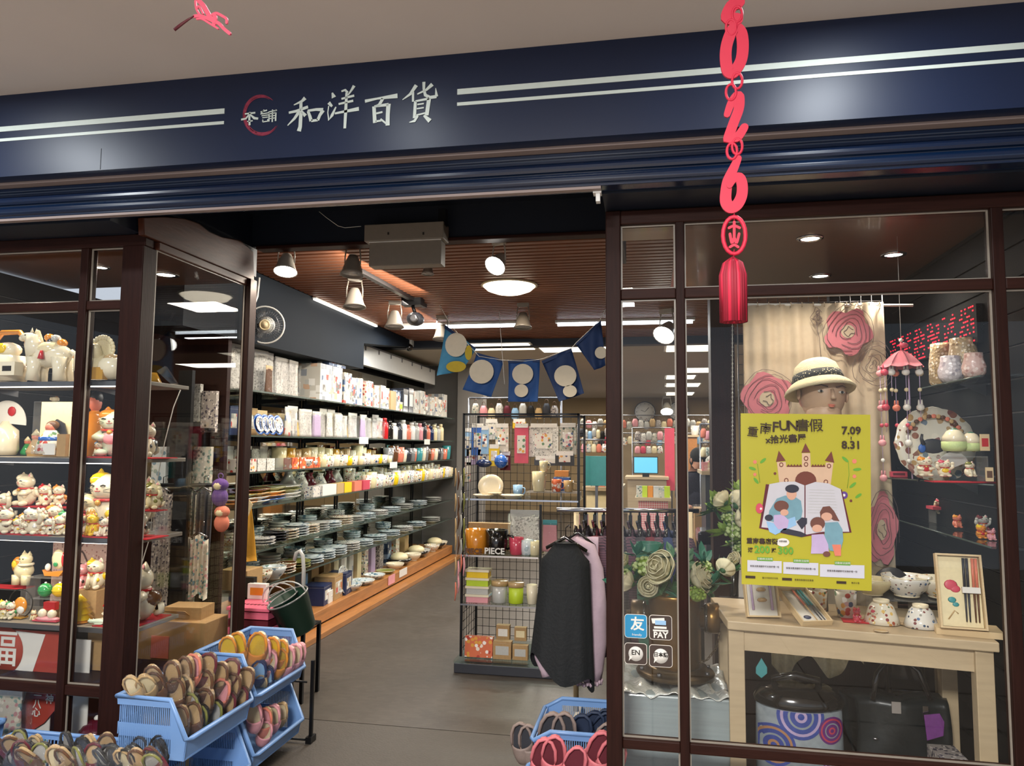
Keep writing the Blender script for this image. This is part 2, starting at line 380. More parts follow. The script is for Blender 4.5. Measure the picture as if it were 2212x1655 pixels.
letter([[(1370,290,36),(1500,262,22),(1715,232,52)],[(1560,262,34),(1520,330,34),(1470,350,24)],[(1465,345,40),(1475,520,42)],[(1470,345,24),(1620,325,36)],[(1620,318,50),(1612,430,44),(1610,548,46)],[(1490,420,20),(1555,405,22)],[(1480,505,22),(1545,495,20)],[(1535,478,20),(1610,540,18)]])
letter([[(1915,120,42),(1850,215,30),(1768,275,8)],[(1880,190,26),(1880,295,24)],[(1995,85,34),(1995,160,28),(2010,225,34),(2060,250,36),(2130,240,36)],[(2130,240,36),(2120,150,6)],[(2085,110,44),(2020,170,26),(1925,215,14)],
[(1905,290,32),(1895,470,36)],[(1905,290,20),(2050,262,28)],[(2050,262,44),(2025,440,42)],[(1925,325,16),(1995,315,16)],[(1920,370,16),(1995,358,16)],[(1910,440,18),(2010,415,18)],[(1930,445,26),(1895,500,30),(1840,515,8)],[(1995,440,24),(2060,500,50)]])
letter([[(95,425,16),(205,412,20)],[(150,405,20),(142,470,24),(145,545,22)],[(140,430,16),(105,475,20),(55,485,22)],[(155,435,16),(195,470,30),(235,475,24)],[(120,505,12),(178,497,14)]])
letter([[(262,405,14),(330,385,16)],[(300,380,14),(262,430,12)],[(275,425,12),(350,412,12)],[(272,445,11),(345,435,11)],[(280,465,11),(340,458,11)],[(285,485,10),(285,510,14)],[(285,510,12),(345,500,12)],[(335,480,10),(340,500,12)],[(345,405,12),(435,385,14)],[(388,378,12),(385,510,16)],[(352,425,12),(350,505,16)],[(352,425,10),(425,412,12)],[(425,410,14),(420,500,18)],[(355,450,10),(420,440,10)],[(355,475,10),(420,465,10)],[(412,388,8),(430,380,12)]])
g=G('brush_red')
for rr,wd,a0,a1 in((1,26,-50,-325),(.93,16,-60,-300),(1.06,8,-90,-330)):
 pts=[]
 for i in range(34):
  a=math.radians(a0+(a1-a0)*i/33);e=min(1,6*min(i,33-i)/33+.15)
  pts.append((SP(270+185*rr*math.cos(a),435+205*rr*math.sin(a))+Vector((0,.0006,0)),wd*U*e))
 g.ribbon(pts,.0005)
ob('emblem_ring',g,sg,True,label='dark red brushed ring emblem')
ob('seam',G('navy_dark').bb(S1(218,330).x,S1(218,330).x+.002,2.4988,2.5,2.575,2.66),sg,True)
ob('trim_4',G('soffit').bb(-7,7,2.562,2.66,2.562,2.60),kind='structure')
prof=[(2.60,2.562),(2.60,2.545),(2.608,2.54),(2.608,2.525),(2.596,2.518),(2.59,2.508),(2.59,2.498),(2.596,2.49),(2.606,2.487),(2.606,2.481),(2.594,2.476),(2.585,2.466),(2.585,2.452),(2.592,2.444),(2.60,2.441),(2.60,2.432),(2.67,2.432),(2.67,2.562)]
g=G('navy_shutter');g.prism([(-7,y,z)for y,z in prof],(14,0,0),smooth=False);ob('trim_5',g,kind='structure',bevel=.003)
ob('trim_6',G('soffit').bb(-7,-.17,2.602,2.63,2.422,2.4318),kind='structure')
ob('trim_7',G('navy_dark').bb(-7,-2.22,2.672,2.86,2.425,2.56).bb(-.17,7,2.672,2.86,2.425,2.56),kind='structure')
ob('trim_8',G('navy_dark').bb(-2.25,-.11,3.80,3.86,2.615,2.80),kind='structure')
ob('trim_9',G('wood_dark_h').bb(-2.19,-.11,3.775,3.86,2.595,2.614),kind='structure',bevel=.004)
ob('trim_14',G('navy_dark').bb(-2.25,-.11,2.672,3.86,2.80,2.84),kind='structure')
ob('trim_15',G('navy_dark').bb(-2.26,-2.23,2.86,3.86,2.455,2.80),kind='structure')
ob('trim_16',G('navy_dark').bb(-.15,-.12,2.952,3.86,2.455,2.80),kind='structure')
ob('trim_17',G('navy_dark').bb(-2.25,-.11,2.66,2.672,2.563,2.84),kind='structure')
ob('trim_10',G('navy_dark').bb(-7,-2.25,2.86,2.9,2.425,2.66).bb(-.17,7,2.86,2.9,2.425,2.66),kind='structure')
ob('shutter_bracket',G('white_plastic').bb(-.19,-.175,2.63,2.66,2.385,2.422).bb(-.2,-.17,2.625,2.665,2.415,2.422),world=True,label='small white metal bracket at the top of the doorway, right end',cat='bracket')
def frame(name,bars,panes):
 r=root(name,None,None,(bars[0][1],2.9,0),kind='structure')
 for b_ in bars:
  nm_,x0,x1,y0,y1,z0,z1,mm=b_
  ob(nm_,G(mm).bb(x0,x1,y0,y1,z0,z1),r,True,bevel=.004)
 for(x0,x1,y0,y1,z0,z1)in panes:
  ob('pane',G('pane_glass').bb(x0,x1,y0,y1,z0,z1),r,True)
  gb=G('bead');t=.006
  if x1-x0>.05:
   for a in((x0,x1,z0,z0+t),(x0,x1,z1-t,z1),(x0,x0+t,z0+t,z1-t),(x1-t,x1,z0+t,z1-t)):gb.bb(a[0],a[1],y0-.006,y0-.0005,a[2],a[3])
  else:
   for a in((y0,y1,z0,z0+t),(y0,y1,z1-t,z1),(y0,y0+t,z0+t,z1-t),(y1-t,y1,z0+t,z1-t)):gb.bb(x1+.0005,x1+.006,a[0],a[1],a[2],a[3])
  ob('glazing_bead',gb,r,True)
 return r
mat('bead','#8d8478',.35,noise=.1)
W,WH='wood_dark','wood_dark_h'
y0,y1=2.87,2.93;z_t0,z_t1=2.07,2.11
frame('window_1',[('rail',-4.6,-2.20,y0,y1,2.372,2.425,WH),('post',-2.305,-2.20,2.86,2.95,0,2.372,W),('mullion',-2.525,-2.485,y0,y1,.05,2.372,W),('mullion',-3.42,-3.38,y0,y1,.05,2.372,W),('post',-4.6,-4.5,y0,y1,0,2.372,W),
('transom',-4.5,-2.525,y0+.004,y1,2.09,2.13,WH),('transom',-2.485,-2.305,y0+.004,y1,2.09,2.13,WH),('rail',-4.5,-2.525,y0+.004,y1,.415,.458,WH),('rail',-2.485,-2.305,y0+.004,y1,.415,.458,WH),('sill',-4.5,-2.305,y0-.01,y1,0,.05,WH),
('post',-2.215,-2.17,3.70,3.77,0,2.41,W),('rail',-2.23,-2.19,2.95,3.70,2.372,2.41,'wood_cornice'),('rail',-2.22,-2.19,2.95,3.70,.0,.44,W)],
[(-3.38,-2.525,2.897,2.903,2.13,2.372),(-2.485,-2.305,2.897,2.903,2.13,2.372),(-3.38,-2.525,2.897,2.903,.458,2.09),(-2.485,-2.305,2.897,2.903,.458,2.09),(-3.38,-2.525,2.897,2.903,.05,.415),(-2.485,-2.305,2.897,2.903,.05,.415),(-2.212,-2.206,2.95,3.70,.44,2.372),
(-4.5,-3.42,2.897,2.903,.05,2.372)])
pp=[(310,470),(355,468),(400,472),(430,482),(452,500),(480,512),(520,519),(548,545),(548,603),(315,522)]
c_=G('wood_cornice').prism([Vector((-2.185,*PX(*p,-2.185)[1:]))for p in pp[:8]]+[Vector((-2.185,3.765,2.41)),Vector((-2.185,2.84,2.41))],(-.03,0,0))
ob('trim_11',c_,kind='structure',bevel=.004)
frame('window_2',[('post',-.169,-.111,2.86,2.95,0,2.42,W),('mullion',.098,.132,y0,y1,.05,2.372,W),('post',1.205,1.246,y0,y1,0,2.372,W),('post',2.2,2.26,y0,y1,0,2.372,W),
('rail',-.111,2.3,y0-.005,y1,2.366,2.42,WH),('transom',-.111,.098,y0+.004,y1,z_t0,z_t1,WH),('transom',.132,1.205,y0+.004,y1,z_t0,z_t1,WH),('transom',1.246,2.2,y0+.004,y1,z_t0,z_t1,WH),
('rail',-.111,.098,y0+.004,y1,.385,.422,WH),('rail',.132,1.205,y0+.004,y1,.385,.422,WH),('rail',1.246,2.2,y0+.004,y1,.385,.422,WH),('sill',-.111,2.2,y0-.01,y1,0,.05,WH)],
[(-.111,.098,2.897,2.903,z_t1,2.366),(.132,1.205,2.897,2.903,z_t1,2.366),(-.111,.098,2.897,2.903,.422,z_t0),(.132,1.205,2.897,2.903,.422,z_t0),(-.111,.098,2.897,2.903,.05,.385),(.132,1.205,2.897,2.903,.05,.385),(1.246,2.2,2.897,2.903,.422,z_t0),(1.246,2.2,2.897,2.903,z_t1,2.366)])
ob('ceiling_window_left',G('wood_ceiling').bb(-3.5,-2.24,2.95,3.76,2.40,2.45),kind='structure')
ob('ceiling_window_right',G('wood_ceiling').bb(.12,2.3,2.95,4.6,2.42,2.45).bb(-.16,.12,2.95,3.3,2.42,2.45),kind='structure')
def downlight(c,r,label,off=False):
 t=root('downlight',label,'downlight',c,group=None)
 ob('trim_ring',G('chrome').lathe([(r*.78,-.002),(r*.82,-.008),(r*1.12,-.006),(r*1.15,0),(r*.78,0)],24),t)
 ob('lens',G('lit_lens' if not off else 'white_plastic').lathe([(1e-5,-.0035),(r*.78,-.0035),(r*.78,-.001)],24),t)
downlight((.694,3.374,2.42),.05,'round recessed downlight in right window ceiling nearest the hanging tassel')
downlight((1.138,3.722,2.42),.05,'round recessed downlight at the right of the window ceiling above the wall shelves')
downlight((.897,4.132,2.42),.05,'rearmost round recessed downlight in the right window ceiling')
downlight((-2.55,3.5,2.40),.06,'round recessed downlight behind the side pane of the left window')
downlight((-2.78,3.3,2.40),.04,'small recessed downlight in left window ceiling beside the mullion')
cl=root('ceiling',None,None,(-1,5.5,2.66),kind='structure')
ob('ceiling_board',G('black_slat').bb(-3.1,4.5,3.865,7.9,2.70,2.76),cl,True)
n=0;y=3.88;base=None
while y<7.86:
 o=ob('slat',G('wood_slat').bb(-2.62 if y>3.8 else-2.17,4.4,y,y+.046,2.66,2.69),cl,True);y+=.075
ob('trim_12',G('navy_dark').bb(-3.1,4.5,7.9,8.05,2.58,2.76),kind='structure')
ob('ceiling_rear',G('white_ceiling').bb(-4.5,5,8.05,17.2,2.6,2.66),kind='structure')
prof=[(3.78,2.66),(8.0,2.66),(8.0,2.60),(6.5,2.44),(6.5,2.20),(4.3,2.17),(3.78,2.17)]
ob('trim_13',G('bulkhead').prism([(-2.63,a,z)for a,z in prof],(-.37,0,0)),kind='structure')
ob('wall_left',G('black_slat').bb(-3.16,-3.1,4.35,9.9,0,2.66),kind='structure')
for i in range(7):
 ob('trim_%d'%(20+i),G('mirror').bb(-3.095,-3.09,4.4+i*.78,4.4+i*.78+.775,.14,2.2 if i<3 else 2.28),kind='structure')
ob('wall_case',G('wood_dark').bb(-3.4,-2.66,4.3,4.34,0,2.66),kind='structure')
ob('wall_rear',G('tan_wall').bb(-4.5,5,17.0,17.1,0,2.66),kind='structure')
ob('wall_right',G('grey_wall').bb(4.4,4.5,2.95,17.1,0,2.76),kind='structure')
ob('wall_rear_left',G('grey_wall').bb(-4.5,-2.3,9.95,10.05,0,2.6),kind='structure')
ob('wall_end_column',G('grey_wall').bb(-2.58,-2.22,9.75,9.945,0,2.6),kind='structure')
ob('wall_column',G('wood_dark').bb(.36,.50,4.6,4.8,0,2.66),kind='structure',bevel=.006)
def slatwall(name,x0,x1,y0,y1,z0,z1,step,face,mm='black_slat'):
 r=root(name,None,None,((x0+x1)/2,y0,z0),kind='structure')
 ob('wall_board',G('groove_metal').bb(min(x0,x1),max(x0,x1),y0,y1,z0,z1),r,True)
 z=z0
 while z<z1-.01:
  zz=min(z1,z+step-.008)
  a,b_=(x1,x1+.012)if face>0 else(x0-.012,x0)
  ob('panel',G(mm).bb(a,b_,y0,y1,z,zz),r,True);z+=step
slatwall('wall_window_left',-3.42,-3.38,2.95,4.28,.02,2.39,.125,1)
slatwall('wall_window_right',1.36,1.40,2.95,4.55,.02,2.41,.125,-1)
ob('wall_window_low',G('wood_dark').bb(.33,1.355,3.87,3.90,.05,.76),kind='structure')
ob('wall_window_back',G('black_slat').bb(1.02,1.355,4.5,4.55,0,2.41),kind='structure')
st=root('plinth',None,None,(-2.8,7,0),kind='structure')
ob('base',G('wood_step').bb(-3.08,-2.50,4.9,9.74,0,.045),st,True,bevel=.004)
ob('upper_board',G('wood_step').bb(-3.08,-2.62,4.5,9.74,.06,.165),st,True,bevel=.006)
ob('joint',G('wood_dark').bb(-3.08,-2.64,4.6,9.74,.045,.06),st,True)
k=0
for(xa,xb,yp)in((1440,1550,751),(1478,1534,799),(1440,1500,814),(1440,1510,831),(1440,1497,850)):
 a,b_=PZ(xa,yp,2.6),PZ(xb,yp,2.6);hh=[.28,.3,.3,.35,.4][k]
 o=root('ceiling_panel_light',ORD[k]+' lit rectangular ceiling panel from the front, right of the doorway post','ceiling light',((a.x+b_.x)/2,a.y,2.6),group='rear ceiling light panels')
 ob('frame',G('white_plastic').bb(a.x-.03,b_.x+.03,a.y-hh-.03,a.y+hh+.03,2.592,2.6),o,True)
 ob('diffuser',G('lit_panel').bb(a.x,b_.x,a.y-hh,a.y+hh,2.586,2.592),o,True);k+=1
for(px,py,wx,wy,lb)in((1062,748,.9,.5,'bright ceiling panel seen just left of the middle flag'),(1245,752,.8,.5,'bright ceiling panel seen behind the two right flags'),(640,752,1,.5,None)):
 if not lb:continue
 a=PZ(px,py,2.6);o=root('ceiling_panel_light',lb,'ceiling light',(a.x,a.y,2.6),group='rear ceiling light panels')
 ob('frame',G('white_plastic').bc((0,0,-.004),(wx+.06,wy+.06,.008)),o);ob('diffuser',G('lit_panel').bc((0,0,-.011),(wx,wy,.006)),o)
# ================================================================ goods: makers return [(part, G, [sub-parts])]; unit size, base at z = 0, front towards -Y
PROT={}
def mk(fn,args,name,label,cat,loc,rz=0,sc=1,group=None,post=None,tilt=None):
 key=(fn.__name__,name,args)
 s3=sc if isinstance(sc,tuple)else(sc,sc,sc)
 if key in PROT and PROT[key]is not None:
  o=copy_tree(PROT[key],None)
  for k in('group',):
   if k in o:del o[k]
 else:
  parts=fn(*args)
  if len(parts)==1 and not parts[0][2]:
   o=ob(name,parts[0][1])
  else:
   o=root(name,None,None,(0,0,0))
   for pn,g_,sub in parts:
    q=ob(pn,g_,o)
    for sn,sg_ in sub:ob(sn,sg_,q)
  PROT[key]=o
 o.location=loc;o.rotation_euler=(tilt[0],tilt[1],rz)if tilt else(0,0,rz);o.scale=s3
 tag(o,label,cat,group)
 return o
mat('ceramic','#e2d6ba',.16,noise=.03,coat=.5);mat('ceramic_cream','#dccfa6',.2,noise=.06,coat=.5);mat('ceramic_green','#cfdcc4',.2,noise=.05,coat=.5)
for n_,c_ in dict(orange='#d98a2b',red='#b81e22',black='#17130f',brown='#5b3a22',pink='#e09aa0',gold='#b98a35',yellow='#e6c01c',green='#2f8f4e',blue='#2f5fae',grey='#7d7d7b',white='#e4e0d8',teal='#3d8f92',navyc='#1b2a52',cream_c='#e2d2a8',lime='#b5cc2e',purple='#5e3b86',rose='#c9485c',lblue='#8fb6d8',dgrey='#33343a',tan='#b99a6c',lgrey='#b5b4ae',salmon='#d77a62',lilac='#b9a3c6',olive='#7a7a3a',wine='#5c1a26').items():
 mat('c_'+n_,c_,.42,noise=.08,ns=25)
 mat('g_'+n_,c_,.16,noise=.05,ns=25,coat=.6)
 mat('f_'+n_,c_,.85,noise=.14,ns=70,bump=.15,bs=200)
pattern('p_porc','#d9d6cf',['#39506f','#5f7aa0','#7b4a4a','#8f8f86','#2d3c58'],60,.15,dens=.35,coat=.5)
pattern('p_porc2','#dcd4c2',['#a8503a','#c98f4a','#5c6f4a','#8a3b3b','#d7b46a'],60,.15,dens=.4,coat=.5)
pattern('p_porc3','#cdd4d6',['#7f97a6','#5f7a8c','#8fa3a0','#aab8bb'],30,.12,dens=.45,coat=.6)
pattern('p_box','#c9c4b9',['#9b9b98','#c24b40','#4a5f80','#b9a67c','#e7e5df','#6d6a66'],22,.5,'block',.5)
pattern('p_boxw','#c6c2b8',['#b9b9b4','#8a8f96','#e4e2dc','#c7a68c'],16,.5,'block',.45)
pattern('p_boxb','#3b4a66',['#d8d6d0','#8fa0b8','#26324c','#b5b9c2'],20,.5,'block',.5)
pattern('p_pack','#d9d2c4',['#b4473a','#d79a3c','#5b7f5a','#ffffff','#394a70','#caa0a0'],45,.3,dens=.5)
pattern('p_packo','#cf6a45',['#e9d8c8','#b03a2a','#d79a3c','#f0e6dc'],40,.3,dens=.5)
pattern('p_lace','#cfccc4',['#a9a69e','#e4e1da','#8d8b86'],90,.7,dens=.5)
pattern('p_cloth','#b9b4a6',['#6f8a80','#96a69c','#d0cabb','#57635c'],60,.85,dens=.5)
pattern('p_cloth2','#9c948e',['#5c5660','#d0c6c0','#37343e'],70,.85,dens=.5)
pattern('p_cloth3','#c8bfae',['#7f9d94','#c08a8a','#5b7f8a','#e0d8c8'],50,.85,dens=.5)
MOD=('c_','g_','f_')
def torus(g,c,R,r,m,n=18,k=6,ax='Z',sy=1):
 pts=[]
 for i in range(n):
  a=2*math.pi*i/n
  if ax=='Z':pts.append((c[0]+R*math.cos(a),c[1]+R*sy*math.sin(a),c[2]))
  elif ax=='Y':pts.append((c[0]+R*math.cos(a),c[1],c[2]+R*sy*math.sin(a)))
  else:pts.append((c[0],c[1]+R*math.cos(a),c[2]+R*sy*math.sin(a)))
 g.tube(pts,r,k,m,closed=True);return g
def cat(body='ceramic',patch='g_orange',style='wave',bib=None,mark=None):
 """lucky cat, 1 unit tall"""
 g=G(body);ps=[]
 g.ball((0,.02,.30),(.27,.25,.32),16);g.ball((0,-.04,.70),(.27,.235,.215),18)
 for s in(-1,1):
  g.lathe([(.10,0),(.07,.07),(.02,.135),(1e-5,.145)],8,(s*.16,-.02,.845),sy=.6)
  g.ball((s*.15,-.2,.075),(.10,.14,.08),10)
 if style=='wave':
  g.tube([(.2,-.06,.42),(.31,-.13,.52),(.335,-.17,.68),(.33,-.2,.80)],[.09,.08,.07,.07],10);g.ball((.325,-.215,.85),(.085,.07,.085),10)
  g.tube([(-.2,-.08,.42),(-.2,-.2,.36),(-.1,-.25,.34)],[.08,.07,.065],8);g.ball((-.08,-.26,.34),.07,8)
 elif style=='both':
  for s in(-1,1):g.tube([(s*.2,-.06,.42),(s*.31,-.13,.55),(s*.3,-.18,.72)],[.09,.08,.065],10);g.ball((s*.3,-.2,.77),.078,8)
 elif style=='hold':
  for s in(-1,1):g.tube([(s*.22,-.06,.45),(s*.24,-.2,.38),(s*.09,-.28,.36)],[.085,.075,.065],8)
 else:
  for s in(-1,1):g.tube([(s*.12,-.12,.5),(s*.12,-.22,.25),(s*.12,-.26,.06)],[.08,.065,.07],8)
 g.tube([(.12,.24,.08),(.24,.26,.14),(.28,.22,.26)],.055,8)
 g2=G(patch)
 g2 .ball((-.11,-.05,.82),(.165,.195,.125),12);g2 .ball((.16,-.165,.30),(.075,.075,.07),8);g2 .lathe([(.102,0),(.072,.072),(.022,.137),(1e-5,.15)],8,(-.16,-.018,.848),sy=.62)
 g2 .ball((.17,.1,.36),(.125,.19,.15),10)
 ps.append(('patch',g2))
 e=G('c_black')
 for s in(-1,1):
  e.tube([(s*.135,-.257,.735),(s*.10,-.272,.75),(s*.06,-.274,.735)],.012,5)
  for dz in(-.012,.012):e.tube([(s*.10,-.262,.66+dz),(s*.22,-.215,.665+dz*3)],.004,4)
 e.ball((0,-.282,.695),(.022,.012,.015),6,'c_rose');e.tube([(-.05,-.266,.66),(-.02,-.275,.648),(0,-.277,.66),(.02,-.275,.648),(.05,-.266,.66)],.006,4,'c_red')
 ps.append(('face',e))
 for s in(-1,1):
  pass
 for s in(-1,1):ps.append(('inner_ear',G('c_pink').lathe([(.06,.02),(.035,.07),(1e-5,.11)],6,(s*.16,-.062,.85),sy=.35)))
 out=[('body',g,ps)]
 col=torus(G('g_red'),(0,-.03,.515),.215,.026,'g_red',18,6,sy=.88);out.append(('collar',col,[]))
 out.append(('bell',G('g_gold').ball((0,-.245,.475),.05,8),[]))
 if bib:out.append(('bib',G(bib).ball((0,-.20,.36),(.15,.09,.13),12),[]))
 if mark:out.append(('coin',G(mark).lathe([(.11,0),(.115,.02),(.11,.04),(1e-5,.04)],14,M=Matrix.Translation((-.05,-.29,.26))@Matrix.Rotation(math.pi/2,4,'X')@Matrix.Diagonal((.8,1.2,1,1))),[]))
 return out
def sleeping_cat(body='ceramic',patch='g_orange'):
 g=G(body);g.ball((.1,0,.28),(.42,.3,.28),16);g.ball((-.3,-.1,.3),(.22,.2,.19),14)
 for s in(-1,1):g.lathe([(.07,0),(.02,.1),(1e-5,.11)],7,(-.3+s*.12,-.08,.44))
 g.tube([(.45,.1,.15),(.35,-.28,.1),(0,-.33,.09)],.06,8)
 return[('body',g,[('patch',G(patch).ball((.16,.02,.42),(.25,.2,.16),10)),('face',G('c_black').tube([(-.4,-.27,.31),(-.37,-.285,.3),(-.34,-.285,.31)],.01,4).tube([(-.27,-.285,.31),(-.24,-.28,.3),(-.21,-.27,.31)],.01,4))])]
def beast(kind='horse',body='ceramic',cloth='g_yellow'):
 """saddled four-legged ceramic animal facing -X, 1 unit tall"""
 g=G(body);g.ball((0,0,.5),(.4,.23,.25),18)
 for x in(-.24,.24):
  for y in(-.12,.12):g.tube([(x,y,.45),(x*1.02,y,.2),(x*1.08,y,0)],[.15,.11,.12],12)
 if kind=='horse':
  g.tube([(-.24,0,.5),(-.36,0,.74),(-.36,0,.9)],[.22,.16,.12],12);g.ball((-.46,0,.86),(.17,.095,.085),12);g.ball((-.58,0,.83),(.06,.07,.06),8)
  for s in(-1,1):g.lathe([(.035,0),(1e-5,.1)],6,(-.36,s*.06,.94))
  g.tube([(.38,0,.58),(.5,0,.5),(.47,0,.2)],[.05,.06,.03],8)
 else:
  g.ball((-.4,0,.66),(.21,.2,.22),14)
  for s in(-1,1):g.ball((-.34,s*.22,.66),(.13,.035,.17),10)
  g.tube([(-.56,0,.62),(-.7,0,.45),(-.68,0,.25),(-.8,0,.2)]if kind=='elephant' else[(-.56,0,.62),(-.72,0,.7),(-.74,0,.92),(-.64,0,1.0)],[.09,.07,.05,.045],8)
  for s in(-1,1):g.tube([(-.55,s*.09,.55),(-.68,s*.1,.52)],[.025,.008],6,'g_white')
 sad=G(cloth);sad.ball((0,0,.6),(.25,.245,.18),14);tas=[('tassel',G('g_red').tube([(-.02,s*.25,.56),(-.02,s*.27,.40)],[.03,.06],8))for s in(-1,1)]
 mane=G('g_cream_c')
 for i in range(7):mane.ball((-.2-.015*i,0,.72+.038*i),(.06,.05,.05),6)
 riders=G('g_grey')
 for i,(x,z,mm)in enumerate(((-.05,.84,'g_orange'),(.08,.82,'g_lgrey'),(.2,.74,'g_orange'),(.0,.76,'g_dgrey'))):riders.ball((x,0,z),(.085,.12,.085),8,mm)
 dots=[('eye',G('c_black').ball((-.47,s*.088,.885)if kind=='horse' else(-.5,s*.15,.7),.016,6))for s in(-1,1)]
 return[('body',g,dots),('saddle',sad,tas),('mane',mane,[])if kind=='horse' else('headband',torus(G('g_gold'),(-.4,0,.74),.17,.02,'g_gold',14,5),[]),('load',riders,[])]
def riser(w_,d,h):return[('stand',G('clear_plastic').bb(-w_/2,w_/2,-d/2,d/2,h-.004,h).bb(-w_/2,-w_/2+.004,-d/2,d/2,0,h).bb(w_/2-.004,w_/2,-d/2,d/2,0,h),[])]
def felt(w_,d,m='red_felt'):
 g=G(m);pts=[]
 for i in range(12):
  for s in[0]:pass
 P=[(-w_/2,-d/2,0),(w_/2,-d/2,0),(w_/2,d/2,0),(-w_/2,d/2,0)]
 return[('mat',g.prism(P,(0,0,.004)).tube([(-w_/2,-d/2,.003),(w_/2,-d/2,.003)],.0035,6),[])]
def bowl(m='p_porc',r=.5,h=.45,foot=.5):
 f=foot*r;g=G(m)
 pr=[(f*.9,.0),(f,0),(f,.06*h),(f*1.05,.1*h),(r*.82,h*.42),(r*.96,h*.75),(r,h),(r*.96,h),(r*.9,h*.75),(r*.75,h*.45),(f*.9,.16*h),(1e-5,.13*h)]
 return[('bowl',g.lathe(pr,20),[])]
def bowl_rim(m='p_porc',r=.5,h=.45):
 b_=bowl(m,r,h);rim=torus(G('ceramic'),(0,0,h),r*.985,r*.025,'ceramic',24,5);ft=G('ceramic').lathe([(r*.45,0),(r*.52,0),(r*.5,.08*h)],18)
 return[('body',b_[0][1],[]),('rim',rim,[]),('foot',ft,[])]
def plate(m='p_porc3',r=.5,h=.08):
 return[('plate',G(m).lathe([(r*.5,0),(r*.55,0),(r*.6,h*.3),(r*.85,h*.65),(r,h),(r*.985,h*1.12),(r*.8,h*.75),(r*.6,h*.42),(1e-5,h*.36)],22),[])]
def cup(m='p_porc',r=.4,h=1.0,handle=False,top=1.08):
 g=G(m).lathe([(r*.8,0),(r*.86,.03),(r,h*.35),(r*top,h),(r*top*.93,h),(r*.88,h*.35),(r*.75,.06),(1e-5,.05)],18)
 out=[('body',g,[])]
 if handle:out.append(('handle',G(m).tube([(r*.95,0,h*.78),(r*1.5,0,h*.75),(r*1.62,0,h*.5),(r*1.4,0,h*.28),(r*.95,0,h*.22)],.05*h,8),[]))
 return out
def bottle(m='g_white',capm='c_black',r=.16):
 return[('body',G(m).lathe([(r*.95,0),(r,.02),(r,.7),(r*.85,.78),(r*.55,.83)],14),[]),('cap',G(capm).lathe([(r*.6,.82),(r*.62,.99),(r*.5,1.0),(1e-5,1.0)],12),[])]
def vase(m='ceramic',pr=((.2,0),(.34,.25),(.36,.5),(.2,.8),(.15,.9),(.22,1.0))):
 q=list(pr)+[(r*.88,z)for r,z in reversed(pr)]
 return[('vase',G(m).lathe(q,20),[])]
def carton(m='p_box',w_=.5,d=.4,h=1.0,lab=None):
 g=G(m).bb(-w_/2,w_/2,-d/2,d/2,0,h);sub=[]
 out=[('body',g,[])]
 if lab:
  out.append(('label',G(lab).bb(-w_*.36,w_*.36,-d/2-.006,-d/2,h*.25,h*.75),[]))
  out.append(('lid_seam',G('c_lgrey').bb(-w_/2-.001,w_/2+.001,-d/2-.002,d/2+.002,h*.9,h*.905),[]))
 return out
def pouch(m='p_lace',w_=.5,h=1.0,t=.14,card='c_white'):
 """soft bag in clear wrapping with header card"""
 g=G(m)
 def fn(u,v):a=2*math.pi*u;k=math.sin(math.pi*min(1,.12+v*.88))**.35 if v<1 else.2;return(w_/2*math.cos(a)*(1-.12*v),t/2*math.sin(a)*(1-v*.85)*(1+.2*math.sin(5*a+3*v)),h*.88*v)
 k,n=8,14;vs=[fn(i/n,j/k)for j in range(k+1)for i in range(n)]
 fs=[(j*n+i,j*n+(i+1)%n,(j+1)*n+(i+1)%n,(j+1)*n+i)for j in range(k)for i in range(n)]+[tuple(range(n-1,-1,-1)),tuple(k*n+i for i in range(n))]
 g.add(vs,fs,None,True)
 f_=G('film').bb(-w_*.52,w_*.52,-t*.58,t*.58,.0,h*.9)
 return[('bag',g,[]),('header_card',G(card).bb(-w_*.46,w_*.46,-.01,.01,h*.84,h),[]),('wrapping',f_,[])]
def ball_box(m):return[('lantern',G(m).ball((0,0,.5),(.5,.5,.5),14),[('ribs',torus(torus(torus(G(m),(0,0,.5),.5,.02,m,18,4),(0,0,.72),.44,.02,m,16,4),(0,0,.28),.44,.02,m,16,4))]),('knob',G('g_white').ball((0,0,1.0),.09,8),[])]
def place(fn,args,name,x,y,hpx,Y,label,catg,rz=0,group=None,sy=1.0,tilt=None,wide=1.0):
 p=PY(x,y,Y);v=RM.transposed()@(p-CAMP);s_=hpx*(-v.z)/FPX
 return mk(fn,args,name,label,catg,p,rz,(s_*wide,s_*sy,s_),group,tilt=tilt)
def placez(fn,args,name,x,y,hpx,Z,label,catg,rz=0,group=None,sy=1.0,tilt=None,wide=1.0,ymin=None,ymax=None):
 p=PZ(x,y,Z);Y=p.y
 if ymin and Y<ymin:Y=ymin
 if ymax and Y>ymax:Y=ymax
 p=PY(x,y,Y);p.z=Z;v=RM.transposed()@(p-CAMP);s_=hpx*(-v.z)/FPX
 return mk(fn,args,name,label,catg,p,rz,(s_*wide,s_*sy,s_),group,tilt=tilt)
mat('shelf_board','#8f867a',.35,noise=.08,ns=8)
SZ=[1.776,1.427,1.072,.684]
